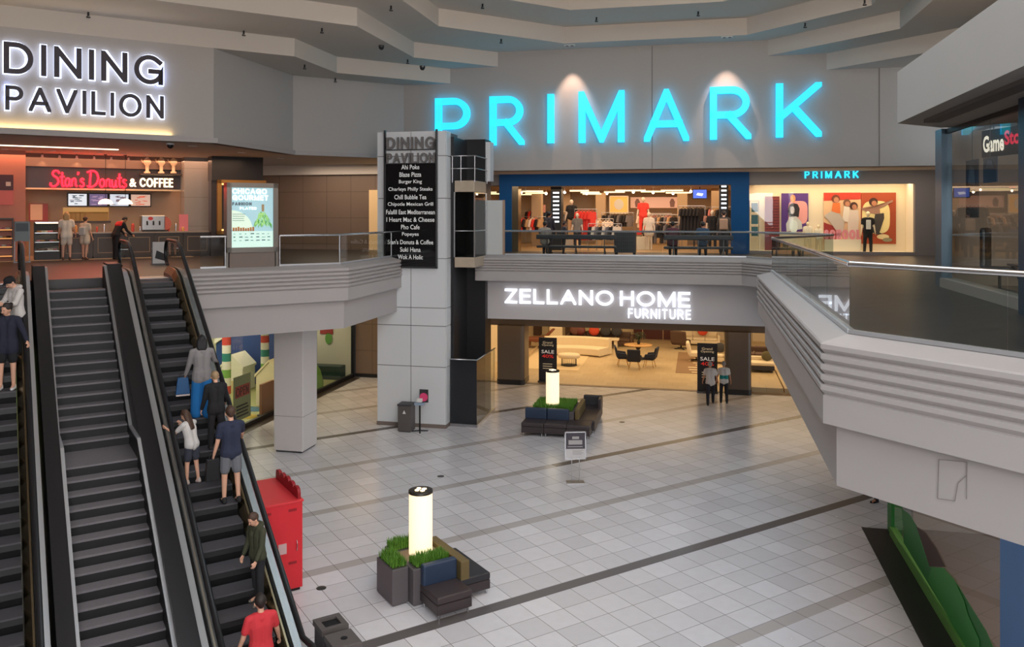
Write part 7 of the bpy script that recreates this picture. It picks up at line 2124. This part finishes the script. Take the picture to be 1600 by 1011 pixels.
for pxa, pxb, pya, pyb, c, lab in ((500, 520, 503, 522, (150, 52, 46), 'red and blue mural panel high on the play shop far wall'), (508, 519, 520, 538, (96, 150, 66), 'green round mural spot under the red mural panel')):
    a, b = wx_at(pxa, 34.68), wx_at(pxb, 34.68); z1, z0 = zW((pxa + pxb) / 2, pya, 34.68), zW((pxa + pxb) / 2, pyb, 34.68)
    t, M = thingW('mural', lab, 'mural', (a + b) / 2, 34.68, z0)
    if c[0] > 100:
        q = MB(); q.box(-(b - a) / 2, 0, 0, (b - a) / 2, .03, z1 - z0); o = q.build('panel', mat('mural_red', c, .6), t)
        q = MB(); q.box(-(b - a) / 2 + .1, -.01, (z1 - z0) * .55, (b - a) / 2, 0, z1 - z0); q.build('blue_area', mat('mural_blue', (54, 62, 110), .6), o)
    else: blob(t, 0, (z1 - z0) / 2, (b - a) / 2, (z1 - z0) / 2, mat('mural_green', c, .6), 0, 'spot', 2)
# yellow ceiling panel of the play shop
for k, px in enumerate((392, 440)):
    t, M = thingW('ceiling_panel', ['yellow hanging ceiling panel over the white play house', 'pale hanging ceiling panel by the gallery column'][k], 'ceiling panel', wx_at(px, 30) , 30 + k, 3.2)
    q = MB(); q.box(-1.5, -1.2, 0, 1.5, 1.2, .06); q.build('panel', [mat('panel_yellow', (206, 200, 80), .6), mat('panel_pale', (206, 200, 160), .6)][k], t)
    q = MB()
    for x in (-1.3, 1.3):
        for y in (-1, 1): q.tube([(x, y, .06), (x, y, .8)], .01, 5)
    q.build('wire', M_NEAR, t)

# ------------------------------------------------------------------ right lower shop front
def wyR(px, wx=RX): 
    r = (px - CX) / FPX; c, s_ = math.cos(AW), math.sin(AW)
    return wx * (c - r * s_) / (r * c + s_)
M_GRN = mat('hill_green', (36, 128, 54), .5); M_GRN2 = mat('hill_green_light', (54, 150, 62), .5); M_LGRN = mat('base_green', (110, 170, 84), .5)
q = MBW(); q.box(RX - .04, 20.35, 0, RX + .2, 20.75, 4.0); struct(q.build('window_3_post', M_GRN))
q = MBW(); q.box(RX - .07, -6, 0, RX + .08, 20.4, .2); struct(q.build('window_3_frame', M_LGRN))
q = MBW(); q.box(RX - .005, -6, .2, RX + .005, 20.35, 3.9); struct(q.build('window_3', M_GLASSG))
q = MBW(); q.box(RX - .03, 12.3, 0, RX + .35, wyR(1566), 4.0); struct(q.build('window_3_blue_post', mat('blue_post', (70, 130, 196), .45)))
q = MBW(); q.box(RX - .03, -6, 3.82, RX + .03, 20.4, 4.02); struct(q.build('window_3_head', mat('head_grey', (96, 92, 92), .5)))
def hill(label, pts, m, off):
    t, M = thingW('window_graphic', label, 'window graphic', RX - off, 16, 0)
    pp = []
    for px, py in pts:
        wy = wyR(px, RX - off); pp.append((wy - 16, max(.2, zat(py, W(RX - off, wy)[1]))))
    q = MB(); q.prof(pp, 0, .006); q.build('hill', m, t, fix=True); return t
base_pts = [(1388, 833), (1500, 1011), (1560, 1150)]
hill('dark green hill graphic along the lower glass by the green post', [(1412, 848), (1409, 795), (1420, 803), (1432, 822), (1440, 850), (1452, 885), (1475, 888), (1497, 915), (1515, 945), (1540, 985), (1560, 1030), (1560, 1140), (1500, 1020)], M_GRN, .012)
hill('lighter green hill graphic rising on the lower glass beside the blue post', [(1450, 905), (1456, 886), (1473, 887), (1490, 905), (1506, 938), (1512, 960), (1530, 1000), (1530, 1060), (1490, 1000)], M_GRN2, .026)
hill('dark brown slope graphic above the green hills on the lower glass', [(1436, 835), (1432, 823), (1445, 832), (1462, 856), (1477, 886), (1452, 885)], mat('hill_brown', (74, 52, 46), .6), .02)
t, M = thingW('play_table', 'pink low table inside the right lower shop', 'table', 6.6, 17.2, .012)
q = MB(); q.box(-.8, -.5, .5, .8, .5, .58); q.build('top', mat('table_pink', (206, 120, 120), .5), t)
for x in (-.7, .7):
    for y in (-.4, .4):
        q = MB(); q.box(x - .04, y - .04, 0, x + .04, y + .04, .5); q.build('leg', mat('table_pink', (206, 120, 120), .5), t)

# ------------------------------------------------------------------ right gallery shop
GSX = 5.46
q = MBW(); q.box(GSX - .12, 20.25, ZU, GSX + .1, 20.75, bz0 + .02); struct(q.build('column_shop_corner', mat('blue_grey_steel', (92, 110, 124), .3, .5)))
wyp = wyR(1591, 5.15)
q = MBW(); q.box(5.15, 9, ZU, 5.62, wyp, bz0 + .02); struct(q.build('column_shop_blue', mat('dark_blue_steel', (40, 66, 88), .35, .3)))
q = MBW(); q.box(GSX - .01, wyp, ZU + .2, GSX + .01, 20.3, bz0); struct(q.build('window_4', M_GLASSG))
q = MBW(); q.box(GSX - .14, wyp, ZU, GSX + .2, 20.3, ZU + .2); struct(q.build('window_4_sill', mat('pale_stone', (150, 142, 134), .5)))
q = MBW(); q.box(GSX - .04, wyp, bz0 - .1, GSX + .04, 20.3, bz0); struct(q.build('window_4_head', M_NEAR))
M_GSW = mat('game_shop_wall', (150, 136, 122), .7)
q = MBW(); q.box(5.5, 20.75, ZU, 13, 20.95, bz0 + .02); q.box(8.4, 5, ZU, 8.6, 20.75, bz0 + .02); struct(q.build('wall_game_shop', M_GSW))
q = MBW(); q.box(9.6, 21, ZU, 9.8, 35.4, 9.3); struct(q.build('wall_right_passage', mat('passage_wall', (110, 100, 96), .6)))
q = MBW(); q.box(5.6, 14, ZU, 8.4, 20.75, ZU + .008); struct(q.build('floor_game_shop', mat('game_floor', (96, 88, 80), .4)))
# hanging shop sign
gy = 5.9
yA, yB = wyR(1536, gy), wyR(1600, gy)
Yc = W(gy, yA)[1]
zc0, zc1 = zat(239, Yc) , zat(213, Yc)
t = thing('hanging_sign', 'black outlined white and red lettering hung behind the right gallery shop glass', 'sign', W3(gy, yA, zc0), AW - R(74))
L = Vector(W(gy, yA)) - Vector(W(gy, yB)); L = L.length * .6
h = zc1 - zc0
q = MB(); q.box(-.08, .02, -.1, L + .1, .05, h + .12); q.build('backing', M_NEAR, t, bevel=.01)
q = MB(); pv, fs = font_mesh('Game', 0, L * .5, 0, h, 0, .03); q.add(pv, fs); q.build('lettering_white', emis('sign_cream', (250, 240, 220), .9), t)
q = MB(); pv, fs = font_mesh('Stop', L * .51, L, .02, h + .05, 0, .03); q.add(pv, fs); q.build('lettering_red', emis('sign_crimson', (206, 30, 60), .9), t)
for x in (.3, L - .3):
    q = MB(); q.tube([(x, .035, h + .1), (x, .035, bz0 - zc0)], .012, 6); q.build('hanger', M_DSTEEL, t)
def gposter(label, pxa, pxb, pya, pyb, c, wx=5.75):
    ya, yb = wyR(pxa, wx), wyR(pxb, wx); Yc = W(wx, (ya + yb) / 2)[1]
    z1, z0 = zat(pya, Yc), zat(pyb, Yc)
    t, M = thingW('window_banner', label, 'banner', wx, (ya + yb) / 2, z0)
    q = MB(); q.box(-.01, -abs(ya - yb) / 2, 0, .01, abs(ya - yb) / 2, z1 - z0); o = q.build('sheet', mat('banner_%d_%d' % (c[0], c[2]), c, .5), t)
    q = MB(); q.prof([(-abs(ya - yb) * .3, (z1 - z0) * .55), (abs(ya - yb) * .3, (z1 - z0) * .6), (abs(ya - yb) * .15, (z1 - z0) * .9), (-abs(ya - yb) * .2, (z1 - z0) * .85)], -.016, -.01); q.build('picture', mat('banner_pic_%d' % c[0], (min(255, c[0] + 50), min(255, c[1] + 56), min(255, c[2] + 60)), .5), o)
    q = MB()
    for zz in (z1 - z0, ): q.tube([(0, 0, zz), (0, 0, bz0 - z0)], .008, 5)
    q.build('cord', M_DSTEEL, t)
gposter('dark hanging window banner nearest the steel corner column', 1510, 1529, 250, 340, (44, 48, 54))
gposter('blue hanging window banner beside the dark banner', 1537, 1558, 246, 285, (40, 66, 96))
bx, by = W(6.6, wyR(1521, 6.6))
t = thing('merchandise_cart', 'cart heaped with boxed goods behind the game shop glass', 'cart', (bx, by, ZU + .008), AW)
q = MB(); q.box(-.5, -.5, .25, .5, .5, .32); q.box(-.5, -.5, .6, .5, .5, .64); q.build('deck', M_DSTEEL, t)
q = MB()
for x in (-.45, .45):
    for y in (-.45, .45): q.tube([(x, y, 0), (x, y, 1.1)], .02, 6)
q.build('uprights', M_DSTEEL, t)
rr = random.Random(8)
for k in range(12):
    lv = .32 if k < 5 else .64
    px_, py__ = rr.uniform(-.36, .36), rr.uniform(-.36, .36)
    if k >= 5: px_, py__ = -.35 + (k - 5) % 3 * .33, -.3 + (k - 5) // 3 * .3
    else: px_, py__ = -.36 + k * .18, -.1
    q = MB(); q.box(-.08, -.1, 0, .08, .1, rr.uniform(.12, .24)); c_, s_ = math.cos(AW), math.sin(AW)
    o = q.build('game_box', [GRY_D, BLK_D, TAN_D, WHT_D][k % 4], None, loc=(bx + px_ * c_ - py__ * s_, by + px_ * s_ + py__ * c_, ZU + .01 + lv), rot=AW)
    tag(o, ['grey', 'black', 'tan', 'white'][k % 4] + ' boxed goods piled on the cart in the game shop', 'box', ['grey', 'black', 'tan', 'white'][k % 4] + ' boxes on the game shop cart')
bx, by = W(6.1, wyR(1562, 6.1))
t = thing('gaming_chair', 'black high-backed chair behind the game shop glass', 'chair', (bx, by, ZU + .008), AW + R(60))
q = MB(); q.box(-.28, -.28, .42, .28, .28, .54); q.build('seat', M_BLACK, t, bevel=.04)
q = MB(); q.box(-.27, .2, .5, .27, .32, 1.35); q.build('backrest', M_BLACK, t, bevel=.05)
q = MB(); q.cyl(0, 0, .06, .44, .03, 8)
for k in range(5): q.bar((0, 0, .08), (.3 * math.cos(R(72 * k)), .3 * math.sin(R(72 * k)), .03), .05, .04)
q.build('swivel_base', M_NEAR, t)
bx, by = W(6.0, wyR(1545, 6.0))
t = thing('trestle_table', 'folding table with crossed legs low behind the game shop glass', 'table', W3(5.95, 16.6, ZU + .008), AW + R(90))
q = MB(); q.box(-.7, -.25, .66, .7, .25, .7); q.build('top', M_DBR, t)
for s_ in (-1, 1):
    q = MB(); q.bar((-.6, s_ * .2, .66), (.5, s_ * .2, 0.02), .035); q.bar((.6, s_ * .2, .66), (-.5, s_ * .2, 0.02), .035); q.build('crossed_legs', M_NEAR, t)
wy_ = wyR(1563, 8.38)
t, M = thingW('wall_notice', 'small printed notice on the game shop wall', 'sign', 8.38, wy_, zat(345, W(8.38, wy_)[1]))
q = MB(); q.box(-.01, -.35, -.1, .0, .35, .22); q.build('sheet', mat('notice_tan', (166, 150, 132), .6), t)
q = MB()
for k in range(3): q.box(-.015, -.3, -.04 + k * .09, -.01, .3, k * .09)
q.build('print_lines', mat('notice_ink', (70, 62, 56), .6), t)

# ------------------------------------------------------------------ small ceiling fittings
def at_plane(px, py, Z): 
    Y = FPX * (CZ - Z) / (py - HY); return ((px - CX) / FPX * Y, Y, Z)
SPR = [(265, 6, 14.0), (381, 48, 13.25), (138, 19, 13.25), (503, 44, 13.25), (476, 101, 12.65), (524, 122, 12.65), (611, 9, 13.83), (637, 93, 13.25), (754, 6, 14.45), (783, 61, 13.83), (932, 27, 14.45), (1091, 18, 14.45), (1258, 36, 13.83), (1351, 0, 13.83)]
for k, (px, py, Z) in enumerate(SPR):
    if Z == 14.0: Z = 13.83
    x, y, z = at_plane(px, py, Z)
    t = thing('sprinkler_head', 'small dark sprinkler head on the stepped pale ceiling', 'sprinkler', (x, y, z - .16), 0, 'sprinkler heads on the stepped ceiling')
    q = MB(); q.cyl(0, 0, .05, .16, .03, 8); q.build('stem', M_NEAR, t)
    q = MB(); q.cyl(0, 0, 0, .02, .06, 10); q.tube([(-.04, 0, .015), (-.03, 0, .06), (0, 0, .08)], .01, 5); q.build('deflector', M_NEAR, t)
for px, py, lab in ((890, 70.5, 'recessed twin spotlight washing the far wall over the second and third big letters'), (1136, 57.5, 'recessed twin spotlight washing the far wall over the last big letters')):
    x, y, z = at_plane(px, py, 13.83)
    t = thing('wall_washer', lab, 'ceiling light', (x, y, z - .025), AW)
    q = MB(); q.box(-.2, -.08, 0, .2, .08, .025); q.build('trim_plate', M_WHITE, t)
    for s_ in (-1, 1):
        q = MB(); q.cyl(s_ * .1, 0, -.006, .004, .06, 12); q.build('lens', M_NEAR, t)
    wx_, wy_ = toW((x, y))
    spot('wall_washer_lamp', (x, y, z - .05), W3(wx_, 31.8, z - 3.0), 420, (255, 214, 190), 52, .7, .04)
for px, py, Z, lab in ((596, 71, 13.25, 'black camera dome under the middle ceiling step'), (660, 103, 12.65, 'black camera dome at the end of the lower ceiling step')):
    x, y, z = at_plane(px, py, Z)
    t = thing('camera_dome', lab, 'camera', (x, y, z - .12), 0)
    q = MB(); q.sph((0, 0, .05), .09, 12); q.build('dome', M_NEAR, t); q = MB(); q.cyl(0, 0, .06, .12, .1, 14); q.build('mount', M_DSTEEL, t)
x, y, z = at_plane(1322, 85, 12.65)
p = toW((x, y)); t, M = thingW('wall_speaker', 'small grey louvred speaker on the far wall at the ceiling step', 'speaker', wx_at(1323, 31.5), 31.55, zW(1323, 84, 31.5))
q = MB(); q.box(-.11, 0, 0, .11, .25, .4); q.build('case', mat('speaker_grey', (120, 112, 106), .5), t)
q = MB()
for k in range(4): q.box(-.1, -.008, .04 + k * .09, .1, 0, .08 + k * .09)
q.build('louvre', M_DGREY, t)
x, y, z = at_plane(266, 224, ZS_L)
t = thing('camera_dome', 'black camera dome in the food hall soffit near the fascia letters', 'camera', (x, y, z - .1), 0)
q = MB(); q.sph((0, 0, .03), .1, 12); q.build('dome', M_NEAR, t); q = MB(); q.cyl(0, 0, .05, .1, .12, 14); q.build('mount', M_WHITE, t)
